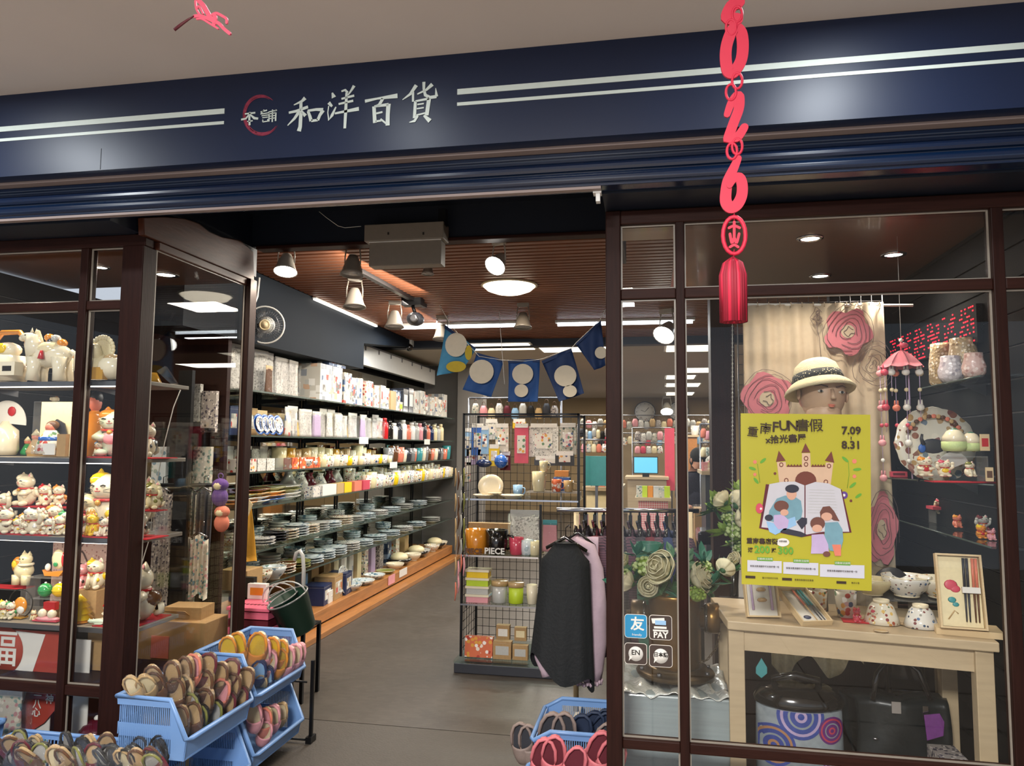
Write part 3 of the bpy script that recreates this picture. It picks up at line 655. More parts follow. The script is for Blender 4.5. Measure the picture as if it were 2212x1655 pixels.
for k,z in enumerate(SZ):
 r_=root('glass_shelf',['top','second','third','lowest'][k]+' shelf of the left shop window with its figurines','shelf',(-2.8,2.95,z-.02),group='left window shelves')
 ob('board',G('shelf_board').bb(-3.375,-2.225,2.955,3.27,z-.018,z),r_,True,bevel=.002)
 ob('front_edge',G('groove_metal').bb(-3.375,-2.225,2.948,2.955,z-.022,z-.001),r_,True)
 if k<3:ob('light_strip',G('lit_strip').bb(-3.3,-2.3,2.962,2.970,z-.026,z-.0185),r_,True,label='glowing white light strip')
 for x in(-3.2,-2.6):ob('bracket',G('groove_metal').prism([(x,3.0,z-.0185),(x,3.27,z-.0185),(x,3.27,z-.05)],(.004,0,0)),r_,True)
 if k==1 or k==2 or k==3:
  pass
wc=root('shelf_cable','thin white cable dangling at the right ends of the left window shelves','cable',(-2.235,3.2,.9))
ob('cable',G('white_plastic').tube([PY(392,838,3.3),PY(375,880,3.3),PY(356,955,3.3),PY(345,1010,3.3),PY(332,1080,3.29),PY(324,1160,3.29),PY(305,1222,3.28),PY(296,1262,3.28)],.0025,5),wc,True)
A_,B_,C_,D_=SZ
C1='figurine'
def fz(k,yb,x):
 return PZ(x,yb,SZ[k])
def cat_at(x,yb,h,k,label,args=(),rz=0,Y=None,on=None,grp=None,nm='cat_figurine',fn=cat,wide=1.0):
 if on is not None:return place(fn,args,nm,x,yb,h,on,label,C1,rz,grp,wide=wide)
 p=PZ(x,yb,SZ[k]);Y=min(3.24,max(2.985,p.y))if Y is None else Y
 p=PY(x,yb,Y);p.z=SZ[k]+.0045;v=RM.transposed()@(p-CAMP);s_=h*(-v.z)/FPX
 return mk(fn,args,nm,label,C1,p,rz,(s_*wide,s_,s_),grp)
def zmat(x0,x1,k,Y0,Y1,label,m='red_felt'):
 a,b_=PY(x0,1000,(Y0+Y1)/2).x,PY(x1,1000,(Y0+Y1)/2).x
 return mk(felt,(round(b_-a,3),round(Y1-Y0,3),m),'felt_mat',label,'mat',((a+b_)/2,(Y0+Y1)/2,SZ[k]))
rb=.45
def handled():return[('handle',G('g_orange').tube([(-.42,0,.25),(-.44,0,.7),(-.2,0,.97),(.2,0,.97),(.46,0,.7),(.45,0,.3)],.055,8),[]),('gourd',G('ceramic').ball((-.05,0,.62),(.28,.2,.16),12),[('rosette',G('g_yellow').ball((-.05,-.17,.64),(.13,.06,.1),10))]),('base',G('ceramic').lathe([(.3,0),(.42,.2),(.3,.5),(.1,.5)],14),[]),('price_cube',G('ceramic').bc((.3,-.25,.22),(.34,.2,.26)),[('mark',G('ink').bc((.3,-.352,.22),(.2,.004,.1)))])]
cat_at(18,815,110,0,'ceramic vessel with orange arched handle at the left edge of the top shelf',(),0,nm='handled_vessel',fn=handled)
cat_at(108,815,112,0,'large white ceramic horse with saddle, riders and red tassel on top shelf',('horse','ceramic','g_cream_c'),0.15,nm='horse_figurine',fn=beast,wide=1.02)
cat_at(156,812,72,0,'dark grey ceramic elephant half hidden behind the white horse',('trunk_up','g_dgrey','g_white'),math.pi,Y=3.2,nm='elephant_figurine',fn=beast)
def fowl():
 g=G('ceramic_cream').ball((0,0,.3),(.24,.2,.3),14);g.tube([(0,-.05,.5),(-.02,-.1,.7),(0,-.14,.78)],[.12,.09,.07],10)
 p=G('ceramic_cream')
 for i in range(15):
  a=math.radians(-20+220*i/14);p.ball((.02+.27*math.cos(a),.03,.68+.27*math.sin(a)),(.06,.03,.06),6)
 p.ball((.02,.05,.68),(.25,.03,.25),14)
 return[('body',g,[]),('plume',p,[]),('plinth',G('g_gold').bc((.1,-.15,.14),(.36,.16,.26)),[])]
cat_at(214,800,100,0,'cream ceramic bird with fanned frilly plume and gold base on top shelf',(),0,nm='bird_figurine',fn=fowl)
def tpot():return[('body',G('ceramic').ball((0,0,.45),(.5,.4,.42),14),[('lid',G('g_tan').ball((0,0,.78),(.3,.25,.16),10))]),('handle',G('ceramic').tube([(.3,0,.75),(.75,0,.95),(.95,0,.6),(.6,0,.2),(.2,0,.1)],.08,8),[]),('spout',G('ceramic').tube([(-.4,0,.4),(-.65,0,.6),(-.7,0,.85)],[.1,.07,.05],8),[])]
cat_at(240,812,62,0,'small white ceramic pot with curled handle below the plumed bird',(),0,nm='ceramic_pot',fn=tpot)
def hawk():return[('body',G('g_dgrey').ball((0,0,.55),(.2,.2,.33),14,M=Matrix.Rotation(-.5,4,'Y')),[]),('head',G('g_lgrey').ball((-.2,-.02,.88),.12,10).lathe([(.05,0),(1e-5,.1)],6,M=Matrix.Translation((-.3,-.03,.87))@Matrix.Rotation(-1.6,4,'Y')),[]),('wing',G('g_grey').ball((.12,-.16,.5),(.12,.05,.36),10,M=Matrix.Rotation(-.55,4,'Y')),[]),('tail',G('g_dgrey').prism([(.28,-.06,.35),(.52,-.04,.0),(.4,-.04,.0),(.12,-.06,.25)],(0,.1,0)),[]),('perch',G('g_gold').lathe([(.22,0),(.18,.06),(.1,.22)],10),[])]
cat_at(327,826,108,0,'dark silver bird of prey figurine on gold perch seen through side pane',(),.2,Y=3.16,nm='hawk_figurine',fn=hawk)
def fan_vase():return[('vase',G('ceramic').lathe([(.2,0),(.24,.1),(.22,.45),(.1,.55),(.06,.62)],12),[]),('fan',G('paper_white').prism([(0,0,.58)]+[(.42*math.cos(math.radians(a)),0,.58+.42*math.sin(math.radians(a)))for a in range(-5,186,10)],(0,.02,0)),[('flower',G('c_red').ball((.12,-.012,.8),(.09,.012,.09),8))])]
cat_at(8,985,118,1,'white fan with red flower standing in a ribbed white vase',(),0,nm='fan_ornament',fn=fan_vase)
def screen():
 g=G('c_cream_c').bc((.0,.12,.5),(.78,.03,1.0)).prism([(.39,.12,0),(.39,.12,.98),(.52,-.2,.72),(.52,-.2,0)],(.02,0,0))
 doll=[('robe',G('p_pack').lathe([(.26,0),(.22,.2),(.1,.42)],12,(.02,-.08,.05)),[('sash',G('g_blue').lathe([(.205,.22),(.2,.3)],12,(.02,-.08,.05)))]),('head',G('c_salmon').ball((.02,-.1,.52),.09,10),[('hair',G('c_brown').ball((.03,-.06,.56),(.12,.1,.09),10))]),('hood',G('c_dgrey').prism([(-.1,.03,.3),(-.14,.03,.55),(.02,.03,.68),(.18,.03,.6),(.28,.03,.25)],(0,.03,0)),[])]
 return[('backing_card',g,[]),('doll_base',G('g_gold').bc((0,-.08,.02),(.6,.35,.04)),[])]+doll+[('name_card',G('paper_white').bc((.2,-.3,.13),(.24,.02,.2)),[]),('side_box',G('kraft').bc((.42,-.22,.2),(.18,.12,.4)),[])]
cat_at(113,985,118,1,'doll in patterned robe before a tall cream folding card on second shelf',(),0,Y=3.06,nm='doll_display',fn=screen)
def elf(m):return[('body',G(m).lathe([(.3,0),(.34,.15),(.12,.6)],10),[]),('head',G('c_salmon').ball((0,0,.7),.16,8),[]),('hat',G('g_cream_c').lathe([(.18,.76),(.02,1.0)],8),[])]
cat_at(58,978,40,1,'tiny green robed doll left of the cream card',('g_green',),0,nm='small_doll',fn=elf)
cat_at(76,978,56,1,'tiny orange robed doll standing beside the green one',('g_tan',),0,nm='small_doll',fn=elf)
cat_at(118,868,20,1,'tiny sleeping cat peeking over the cream card',(),0,on=3.2,nm='cat_figurine',fn=sleeping_cat)
mk(riser,(.16,.08,round(PY(118,868,3.2).z-B_-.001,3)),'display_stand','clear stand behind the cream card carrying a tiny cat','stand',(PY(118,868,3.2).x,3.2,B_))
def dolly():return[('robe',G('g_orange').lathe([(.26,0),(.3,.3),(.2,.62),(.08,.7)],12),[('panel',G('g_yellow').bc((0,-.24,.35),(.2,.06,.45)))]),('head',G('c_salmon').ball((0,0,.82),(.13,.13,.15),10),[('hair',G('c_black').ball((0,.02,.9),(.14,.13,.11),10))])]
cat_at(200,985,140,1,'tall slim doll in orange and yellow robe beside the mullion',(),0,Y=3.2,nm='robed_doll',fn=dolly,wide=.45)
cat_at(250,988,108,1,'big pale green cat with orange ears and pink bib on second shelf',('ceramic_green','g_orange','hold','g_pink'),.1,wide=1.25)
cat_at(318,986,75,1,'white penguin-like bird behind the corner post on second shelf',('ceramic','g_dgrey','sit'),.3,wide=.8)
cat_at(213,988,34,1,'tiny pale grey kitten in front of the big green cat',('ceramic','g_lblue','sit'),0)
zmat(186,355,1,2.96,3.15,'red felt strip under the big green cat')
Ys=3.18
def st(x,yb,w_,k,label,Y=Ys):
 p=PY(x,yb,Y);h=p.z-SZ[k]-.001
 o=mk(riser,(w_,.085,round(h,3)),'display_stand',label,'stand',(p.x,Y,SZ[k]))
 mk(felt,(w_*.98,.08,'red_felt'),'felt_mat','red felt on top of '+label.split(' carrying')[0],'mat',(p.x,Y,SZ[k]+round(h,3)))
 return p
stand=st(92,1095,.40,2,'long clear stand at the back of third shelf carrying three cats')
st(330,1103,.10,2,'small clear stand near the right end of third shelf carrying a cat',3.1)
cat_at(56,1092,72,2,'white cat with pink ears waving, left end of the back stand',('ceramic','ceramic','hold'),-.25,on=Ys,wide=1.05)
cat_at(97,1092,48,2,'small white cat with red collar in middle of the back stand',('ceramic','g_red','both'),.1,on=Ys,wide=1.05)
cat_at(127,1092,46,2,'orange-faced cat at right end of the back stand',('ceramic','g_orange','hold'),0,on=Ys,wide=1.05)
cat_at(8,1120,60,2,'white cat with red bib at far left, upper row of third shelf',('ceramic','g_black','wave','g_red'),0,on=3.14)
mk(riser,(.1,.08,round(PY(8,1120,3.14).z-C_-.001,3)),'display_stand','clear stand at the left edge carrying a red bibbed cat','stand',(PY(8,1120,3.14).x,3.14,C_))
cat_at(10,1155,56,2,'spotted white cat with big head, front left of third shelf',('ceramic','g_brown','hold'),0,wide=1.3)
row=[(38,1155,34,'g_yellow','wave'),(52,1150,40,'g_orange','both'),(70,1156,58,'g_white','wave'),(90,1154,50,'g_red','hold'),(106,1157,38,'g_black','wave'),(118,1150,60,'g_orange','both'),(130,1157,44,'g_yellow','hold'),(142,1156,52,'g_green','wave'),(60,1159,22,'g_red','sit'),(78,1160,24,'g_gold','hold'),(96,1160,20,'g_black','sit'),(124,1160,22,'g_red','both'),(46,1159,20,'g_brown','hold'),(112,1161,18,'g_rose','wave')]
hw=['yellow-eared','orange-eared','plain white','red-eared','black-eared','tall orange-patched','golden-patched','green-patched','tiny red-patched','tiny gold-patched','tiny black-patched','tiny scarlet','tiny brown-patched','tiniest rosy']
for i,(x,yb,h,p_,s_)in enumerate(row):
 cat_at(x,yb,h,2,hw[i]+' lucky cat, '+ORD[sorted(r[0]for r in row).index(x)]+' from left in the front crowd of third shelf',('ceramic',p_,s_)+((('g_red',)if i%3==0 else(None,'g_gold'))if i%2 else()),rnd(-.3,.3),wide=1.2)
cat_at(188,1150,92,2,'grey tabby cat with red bib and round coin right of the mullion',('ceramic_cream','g_grey','hold','g_red','g_black'),.1,Y=3.08)
cat_at(232,1152,138,2,'largest white cat with orange patch and raised paw on third shelf',('ceramic','g_yellow','wave',None,'g_gold'),0,Y=3.12,wide=.95)
bpy.context.view_layer.update()
cat_at(200,1158,50,2,'golden cat sitting in front of the grey tabby',('g_yellow','g_orange','sit'),-.2,Y=3.0)
cat_at(225,1157,42,2,'small striped grey cat before the largest white cat',('ceramic','g_dgrey','sit'),.2,Y=3.0)
cat_at(244,1159,40,2,'small black and white cat beside the striped grey one',('ceramic','g_black','hold'),.2,Y=3.02)
cat_at(212,1161,20,2,'tiny lying white cat in front of the golden cat',(),0,Y=2.985,fn=sleeping_cat)
cat_at(298,1160,54,2,'white cat with black spot just right of the corner post',('ceramic','g_black','wave'),.1,Y=3.02)
cat_at(330,1100,60,2,'yellow green cat on the small stand seen through side pane',('ceramic_cream','g_olive','both'),.2,on=3.1)
cat_at(306,1128,100,2,'slim tall white cat with black spot reaching up by the corner post',('ceramic','g_black','wave'),.4,on=3.19,wide=.7)
mk(riser,(.09,.07,round(PY(306,1128,3.19).z-C_-.001,3)),'display_stand','clear stand carrying the slim tall white cat','stand',(PY(306,1128,3.19).x,3.19,C_))
zmat(8,136,2,2.96,3.08,'red felt mat under the front crowd of cats, left part of third shelf')
zmat(180,350,2,2.955,3.10,'red felt mat under the largest white cat on third shelf')
st(20,1268,.22,3,'long clear stand at left of the lowest shelf carrying a tiger figurine',3.16)
def dragoncat():
 return[('body',G('ceramic_cream').ball((0,0,.42),(.3,.25,.25),14).tube([(-.15,-.1,.3),(-.15,-.12,0)],[.14,.12],10).tube([(.18,-.1,.3),(.18,-.12,0)],[.14,.12],10).ball((.12,-.08,.78),(.2,.18,.18),12).lathe([(.08,0),(1e-5,.13)],6,(.03,-.05,.92)).lathe([(.08,0),(1e-5,.13)],6,(.22,-.05,.9)),[('face',G('c_black').ball((.06,-.25,.8),.02,6).ball((.17,-.25,.8),.02,6))]),('ruff',torus(G('ceramic'),(.12,-.06,.62),.18,.05,'ceramic',16,6),[]),('wing_plume',G('g_orange').ball((-.28,.05,.56),(.2,.12,.26),12),[('spots',G('g_yellow').ball((-.3,-.07,.6),(.1,.04,.12),8))])]
cat_at(50,1262,70,3,'cream tiger-like cat with orange plume on the red felt stand',(),0,on=3.16,nm='tiger_figurine',fn=dragoncat)
def boat():return[('hull',G('g_orange').prism([(-.6,0,.3),(-.45,0,0),(.4,0,0),(.7,0,.34),(.5,0,.28),(-.4,0,.2)],(0,.35,0)),[]),('sail',G('ceramic_cream').ball((.2,.15,.85),(.4,.12,.5),12),[('clover',G('g_green').ball((.15,.02,.6),(.14,.03,.12),8)),('stripe',G('g_red').ball((.52,.15,.85),(.12,.13,.4),8))]),('passenger',G('g_white').ball((-.4,.15,.42),(.14,.14,.2),8),[])]
p=PY(112,1245,3.14);mk(riser,(.2,.08,round(p.z-D_-.001,3)),'display_stand','clear stand on lowest shelf carrying the orange boat','stand',(p.x,3.14,D_))
cat_at(112,1245,42,3,'orange treasure boat with cream sail on the clear stand',(),0,on=3.12,nm='boat_figurine',fn=boat)
cat_at(97,1290,30,3,'green ribbed ball ornament beside the yellow one',('g_green',),0,on=3.06,nm='ball_ornament',fn=ball_box)
cat_at(128,1290,30,3,'yellow ribbed ball ornament beside the mullion',('g_yellow',),0,on=3.06,nm='ball_ornament',fn=ball_box)
p=PY(112,1290,3.06);mk(riser,(.16,.07,round(p.z-D_-.001,3)),'display_stand','clear stand carrying the green and yellow ball ornaments','stand',(p.x,3.06,D_))
cat_at(118,1330,30,3,'kraft box of small trinkets under the ball ornaments',('kraft',1.4,.5,1.0),0,Y=3.06,nm='trinket_box',fn=carton)
def hoop():return[('ring',torus(G('c_black'),(0,0,.5),.48,.02,'c_black',22,5,'Y'),[]),('fish',G('g_orange').ball((0,0,.42),(.26,.12,.3),12),[('belly',G('g_white').ball((.06,-.06,.3),(.16,.08,.16),8))]),('foot',G('g_gold').bc((0,0,.03),(.4,.3,.06)),[])]
cat_at(42,1345,62,3,'orange fish ornament inside a black ring on lowest shelf',(),0,Y=3.02,nm='ring_ornament',fn=hoop)
cat_at(6,1345,40,3,'pale yellow cat at the left edge of the lowest shelf',('ceramic_cream','g_yellow','hold'),0,Y=3.0)
cat_at(22,1348,38,3,'white frog-eyed cat with green patch left of the ring ornament',('ceramic','g_green','hold'),0,Y=3.0)
cat_at(72,1348,22,3,'tiny cream cat right of the ring ornament',('ceramic_cream','g_tan','sit'),0,Y=3.0)
def dango():return[('fish_red',G('g_red').bc((.08,.1,.78),(.7,.3,.42)),[]),('cat_head',G('ceramic').ball((-.28,-.05,.4),.24,12),[]),('cat_head',G('ceramic').ball((.3,-.05,.38),.24,12),[]),('cushion',G('g_pink').ball((0,0,.12),(.75,.3,.13),12),[]),('base',G('g_rose').bc((0,0,.03),(1.5,.5,.06)),[])]
cat_at(102,1352,40,3,'pair of white heads on pink cushions before a red block',(),0,Y=3.0,nm='twin_ornament',fn=dango)
cat_at(176,1272,58,3,'pink and white slim doll next to the mullion on lowest shelf',('g_pink','g_black','sit'),0,on=3.15)
p=PY(200,1272,3.13);mk(carton,('kraft',1.0,.6,1.1),'wooden_cabinet','small light wooden cabinet holding up the orange-headed cat','cabinet',(PY(192,1300,3.13).x,3.13,D_),0,(.15,.15,round((p.z-D_)/1.1,4)))
cat_at(206,1271,66,3,'white cat with bright orange head standing on the wooden cabinet',('ceramic','g_yellow','sit'),.1,on=3.13)
def tree_():return[('tier',G('g_yellow').lathe([(.5,.1),(.3,.3),(.42,.3),(.24,.52),(.34,.52),(.18,.72),(.26,.72),(1e-5,.98)],12),[]),('foot',G('g_orange').lathe([(.45,0),(.35,.12)],12),[])]
cat_at(170,1355,60,3,'small yellow tiered tree ornament beside the mullion',(),0,Y=3.02,nm='tree_ornament',fn=tree_)
cat_at(208,1362,22,3,'white flat fish ornament lying at the front of lowest shelf',('ceramic_green','ceramic'),0,Y=2.99,fn=sleeping_cat,wide=1.8,nm='fish_ornament')
cat_at(232,1340,36,3,'small white cat on red mat just left of the corner post',('ceramic','g_red','wave'),0,Y=3.08)
cat_at(300,1328,128,3,'big white cat with brown and black patches and collar at shelf end',('ceramic','g_brown','hold',None,None),-.35,Y=3.10,wide=.95)
mk(felt,(.2,.27,'red_felt'),'felt_mat','red felt mat under the big brown-patched cat','mat',(-2.34,3.1,D_))
mk(felt,(.07,.1,'red_felt'),'felt_mat','small red felt mat under the small white cat by the corner post','mat',(PY(232,1340,3.08).x,3.08,D_))
mat('blossom','#d9b9b0',.8,noise=.1)
pattern('p_blossom','#cfaea2',['#b98a80','#8f6a60','#e2c9bf','#a8756c'],70,.8,dens=.4)
bd=root('blossom_board','pink cherry blossom picture board behind lowest shelf goods','picture',(PY(180,1300,3.285).x,3.285,D_+.001))
a,b_=PY(118,1165,3.285),PY(262,1165,3.285)
ob('board',G('p_blossom').bb(a.x,b_.x,3.278,3.288,D_+.001,a.z),bd,True)
ob('branch',G('c_brown').tube([PY(160,1178,3.275),PY(180,1195,3.275),PY(192,1222,3.275),PY(190,1250,3.275)],.004,5).tube([PY(172,1185,3.275),PY(182,1172,3.275)],.003,5),bd,True)
def scarf(m,w_,h,folds=5,amp=.015):
 g=G(m);ph=rnd(0,6)
 g.sheet(lambda u,v:(w_*(u-.5)*(1-.12*v),amp*math.sin(u*folds*6.28+ph+v*2),-h*v-.02*math.sin(u*9)),24,8,th=.002)
 g.tube([(-w_*.4,0,0),(0,0,.03),(w_*.4,0,0)],.006,5,'chrome');g.tube([(0,0,.03),(0,0,.09),(.03,0,.1),(.03,0,.07)],.003,5,'chrome')
 return g
rail=root('hanging_rail','black rail of hanging scarves seen through the left side pane','rail',(-2.95,4.15,1.2))
ob('bar',G('black_metal').tube([PY(345,1048,4.2),PY(470,1048,4.2)],.012,8),rail,True)
ob('upright',G('black_metal').bb(PY(368,1200,4.1).x,PY(398,1200,4.1).x,4.1,4.13,0,PY(380,800,4.1).z),rail,True)
ob('top_shelf',G('black_metal').bb(PY(340,900,4.25).x,PY(470,900,4.25).x,4.16,4.28,PY(400,925,4.2).z-.012,PY(400,925,4.2).z),rail,True)
for x,y,w_,h,m_,lb in((352,1062,.13,.70,'p_cloth2','pale grey scarf hanging left of the black upright behind side pane'),(408,1062,.14,.74,'p_cloth','sage green patterned scarf hanging behind the side pane'),(440,1062,.13,.52,'f_dgrey','dark spotted scarf hanging beside the green patterned scarf'),(430,1160,.14,.36,'p_cloth3','folded leafy scarf hanging lowest behind the side pane')):
 p=PY(x,y,4.2-(.03 if y>1100 else 0));ob('scarf',scarf(m_,w_,h),None,label=lb,cat='scarf',loc=p)
for x,y,w_,h,m_,lb in((348,965,.10,.30,'p_porc3','pale blue packed cloth hanging left behind the side pane'),(402,965,.07,.28,'p_cloth3','white and blue packed cloth hanging mid behind side pane'),(440,965,.12,.30,'p_cloth','grey green packed cloth hanging right behind side pane'),(415,830,.14,.24,'p_lace','clear bag of white lace hanging high behind side pane'),(455,845,.10,.26,'p_cloth2','brown speckled bag hanging high behind side pane')):
 p=PY(x,y,4.24);g=G(m_);g.bb(-w_/2,w_/2,-.015,.015,-h,0);o=ob('packed_cloth',g,None,label=lb,cat='packed cloth',loc=p)
def plush(m,m2):return[('body',G(m).ball((0,0,.35),(.3,.25,.35),12),[]),('head',G(m).ball((0,0,.78),(.3,.26,.24),12),[('face',G(m2).ball((0,-.12,.76),(.2,.16,.16),10))]),('loop',torus(G('c_purple'),(0,0,1.1),.1,.02,'c_purple',12,5,'Y'),[])]
place(plush,('f_purple','f_cream_c'),'plush_charm',474,1095,60,3.95,'purple plush charm hanging beside the rear post of the left window','charm')
place(plush,('f_salmon','f_cream_c'),'plush_charm',478,1150,56,3.95,'orange and cream plush charm hanging below the purple one','charm')
bx=root('cardboard_box','large brown cardboard box wrapped in film behind the side pane','box',(-2.6,3.9,0))
a=PY(285,1350,3.98);b_=PY(478,1350,3.98)
ob('carton',G('kraft').bb(a.x,b_.x,3.82,4.05,0,PY(380,1335,3.9).z),bx,True,bevel=.004)
ob('print',G('c_salmon').bb(a.x+.25,a.x+.36,3.815,3.819,.3,.42),bx,True)
ob('flap',G('kraft').prism([(a.x+.1,3.9,PY(380,1335,3.9).z),(b_.x-.12,3.9,PY(380,1335,3.9).z),(b_.x-.15,3.85,PY(380,1335,3.9).z+.05),(a.x+.14,3.85,PY(380,1335,3.9).z+.05)],(0,.006,0)),bx,True)
mk(carton,('kraft',1,.7,.3),'parcel','flat brown parcel lying on the large cardboard box','parcel',(PY(410,1310,3.95).x,3.95,PY(380,1335,3.9).z),.1,.22)
mat('banner_red','#a33a2c',.7,noise=.1,ns=20)
bn=root('fortune_banner','red banner with a large white fortune character below the lowest shelf','banner',(-2.9,3.02,.46))
zt,zb=PY(60,1362,3.02).z,PY(60,1458,3.02).z
ob('cloth',G('banner_red').bb(-3.3,PY(128,1400,3.02).x,3.02,3.026,zb-.01,zt),bn,True)
ob('white_panel',G('paper_white').prism([PY(-30,1355,3.018),PY(98,1371,3.018),PY(70,1452,3.018),PY(-30,1440,3.018)],(0,.0015,0)),bn,True)
c0=PY(5,1405,3.017);rad=(PY(50,1405,3.017).x-c0 .x)
ob('disc',G('banner_red').lathe([(1e-5,0),(rad,0),(rad,.0008),(1e-5,.0008)],32,M=Matrix.Translation(c0-Vector((0,.0008,0)))@Matrix.Rotation(math.pi/2,4,'X')),bn,True)
text('character','福',rad*1.55,'paper_white',bn,c0-bn.location-Vector((0,.003,0)),ext=.0006,bold=.0015)
pn=root('red_pennant','dark red pennant cloth with white brush characters in the lowest window pane','pennant',(-2.85,3.05,.1))
ob('backing',G('paper_white').bb(-3.2,PY(112,1500,3.08).x,3.075,3.08,.08,PY(60,1480,3.07).z),pn,True)
ob('cloth',G('banner_red').prism([PY(62,1478,3.06),PY(122,1480,3.06),PY(118,1535,3.06),PY(95,1562,3.06),PY(35,1600,3.06),PY(10,1590,3.06),PY(45,1540,3.06)],(0,.008,0)),pn,True)
ob('leaf_print',G('c_teal').prism([PY(60,1588,3.07),PY(85,1580,3.07),PY(100,1600,3.07),PY(70,1604,3.07)],(0,.002,0)),pn,True)
for ch,x,y in(('二',82,1497),('八',80,1522),('心',78,1540),('神',107,1512)):text('character',ch,.045,'paper_white',pn,PY(x,y,3.055)-pn.location,ext=.0006,bold=.0006)
for x0,x1,ya,yb,Yq,lb in((150,192,1380,1462,3.05,'white paper sheet hanging right of the mullion under the lowest shelf'),(146,186,1490,1590,3.06,'white paper sheet in the lowest pane right of the mullion')):
 a,b_=PY(x0,ya,Yq),PY(x1,yb,Yq);ob('paper_sheet',G('paper_white').bb(a.x,b_.x,Yq,Yq+.004,b_.z,a.z),None,True,label=lb,cat='paper')
mk(carton,('kraft',.5,.5,1.0),'carton','brown carton in the lower left window beside the corner post','box',(PY(218,1420,3.12).x,3.14,.455),0,(.2,.2,.17))
ob('floor_window',G('wood_dark').bb(-4.5,-2.225,2.935,3.75,.05,.08).bb(-3.37,-2.225,2.935,3.3,.44,.454),kind='structure')
mk(ball_box,('g_wine',),'round_box','dark purple round box in the lowest pane by the corner post','box',(PY(208,1590,3.1).x,3.1,.08),0,.16)
mk(pouch,('p_cloth3',.5,1.0,.3),'wrapped_bundle','clear wrapped bundle of patterned cloth in the lowest left pane','bundle',(PY(25,1560,3.02).x,3.0,.08),0,.3)
# ================================================================ long glass wall shelves on the left
XF=-2.64
def Yat(px,py=950):return PX(px,py,XF).y
SH=[1.856,1.553,1.308,1.074,.772,.528]
mat('shelf_edge','#3e4a44',.25,noise=.08)
ws=root('wall_shelving','long run of six glass shelves full of goods along the left wall','shelving',(-2.85,7,.17))
for k,z in enumerate(SH):
 o=ob('shelf_glass',G('shelf_glass').bb(-3.08,-2.62,4.42,9.72,z-.009,z),ws,True)
 ob('front_edge',G('shelf_edge').bb(-2.62,-2.616,4.42,9.72,z-.010,z+.001),ws,True)
 for y in(4.6,5.4,6.2,7.0,7.8,8.6,9.4):
  ob('bracket',G('black_metal').prism([(-3.08,y,z-.009),(-2.66,y,z-.009),(-2.68,y,z-.018),(-3.08,y,z-.05)],(0,.006,0)),ws,True)
for y in(4.6,4.66,5.4,5.46,6.2,6.26,7.0,7.8,8.6,9.4):
 ob('upright',G('black_metal').bb(-3.086,-3.07,y,y+.012,.17,2.1),ws,True)
for px,zz in((770,SH[1]),(912,SH[1]),(838,SH[2])):
 ob('price_tag',G('paper_white').bb(-2.614,-2.612,Yat(px),Yat(px)+.22,zz-.05,zz+.012),ws,True)
sn=['top','second','third','fourth','fifth','sixth']
cnt={}
def nth(key):cnt[key]=cnt.get(key,0)+1;return ORD[cnt[key]-1]
def good(fn,args,name,look,catg,k,Y,X,rz=0,sc=1,z=None,rowname=None,lvl=None):
 """one article on wall shelf k"""
 zz=(SH[k]if k>=0 else.165)+.001 if z is None else z
 rowname=rowname or('front' if X>-2.82 else 'back')
 shelf=sn[k]+' wall shelf' if k>=0 else 'wooden plinth'
 lab='%s, %s from doorway, %s row of %s'%(look,nth((look,k,rowname)),rowname,shelf)
 return mk(fn,args,name,lab,catg,(X,Y,zz),rz,sc,group='%ss on the %s'%(name.replace('_',' '),shelf))
HP=math.pi/2
y=Yat(545)
for i in range(9):
 good(pouch,('p_lace',.5,1.0,.16),'lace_bag','clear bag of white lace','bag',0,y+i*.1,-2.78+rnd(-.02,.02),HP+rnd(-.15,.15),(.36,.3,rnd(.28,.34)))
good(pouch,('f_brown',.5,1.0,.16,'c_tan'),'lace_bag','clear bag with a brown picture card','bag',0,Yat(590),-2.69,HP,(.2,.2,.2))
y=Yat(688)
wd=[('p_boxw',.17,.30),('p_boxw',.15,.30),('p_box',.12,.27),('p_box',.10,.24),('p_boxw',.12,.25),('p_pack',.09,.23),('p_box',.1,.25),('p_pack',.09,.22),('p_boxw',.1,.23),('p_box',.12,.22),('c_tan',.12,.2),('p_boxb',.14,.22),('g_dgrey',.12,.25),('g_dgrey',.12,.27),('p_boxw',.16,.25),('p_boxw',.14,.27),('p_box',.14,.24),('p_boxw',.14,.22),('p_boxw',.12,.24),('p_boxw',.14,.22)]
while y<9.4:
 m_,w_,h_=wd[cnt.get('w',0)%len(wd)];cnt['w']=cnt.get('w',0)+1
 col={'p_boxw':'white printed carton','p_box':'pale carton with colour prints','p_pack':'busy patterned carton','c_tan':'plain tan carton','p_boxb':'blue printed carton','g_dgrey':'black carton'}[m_]
 w_*=1.35
 good(carton,(m_,1.0,.8,1.0,None if m_ in('c_tan',)else('c_white' if m_=='g_dgrey' else 'p_box')),'carton',col,'box',0,y+w_/2,-2.74+rnd(-.02,.02),HP,(w_,.24,h_))
 y+=w_+.012
for px,h_ in((720,.1),(735,.09)):
 good(carton,('p_boxb',1.0,.8,1.0,'p_box'),'carton','blue and white carton stacked up high','box',0,Yat(px),-2.74,HP,(.2,.22,h_),z=SH[0]+.001+.305,rowname='stacked')
for px in(865,872,915):good(carton,('p_box',1.0,.8,1.0,'c_lime'),'carton','carton with lime label on its face','box',0,Yat(px),-2.66,HP,(.12,.05,.1),rowname='foremost')
y=Yat(540)
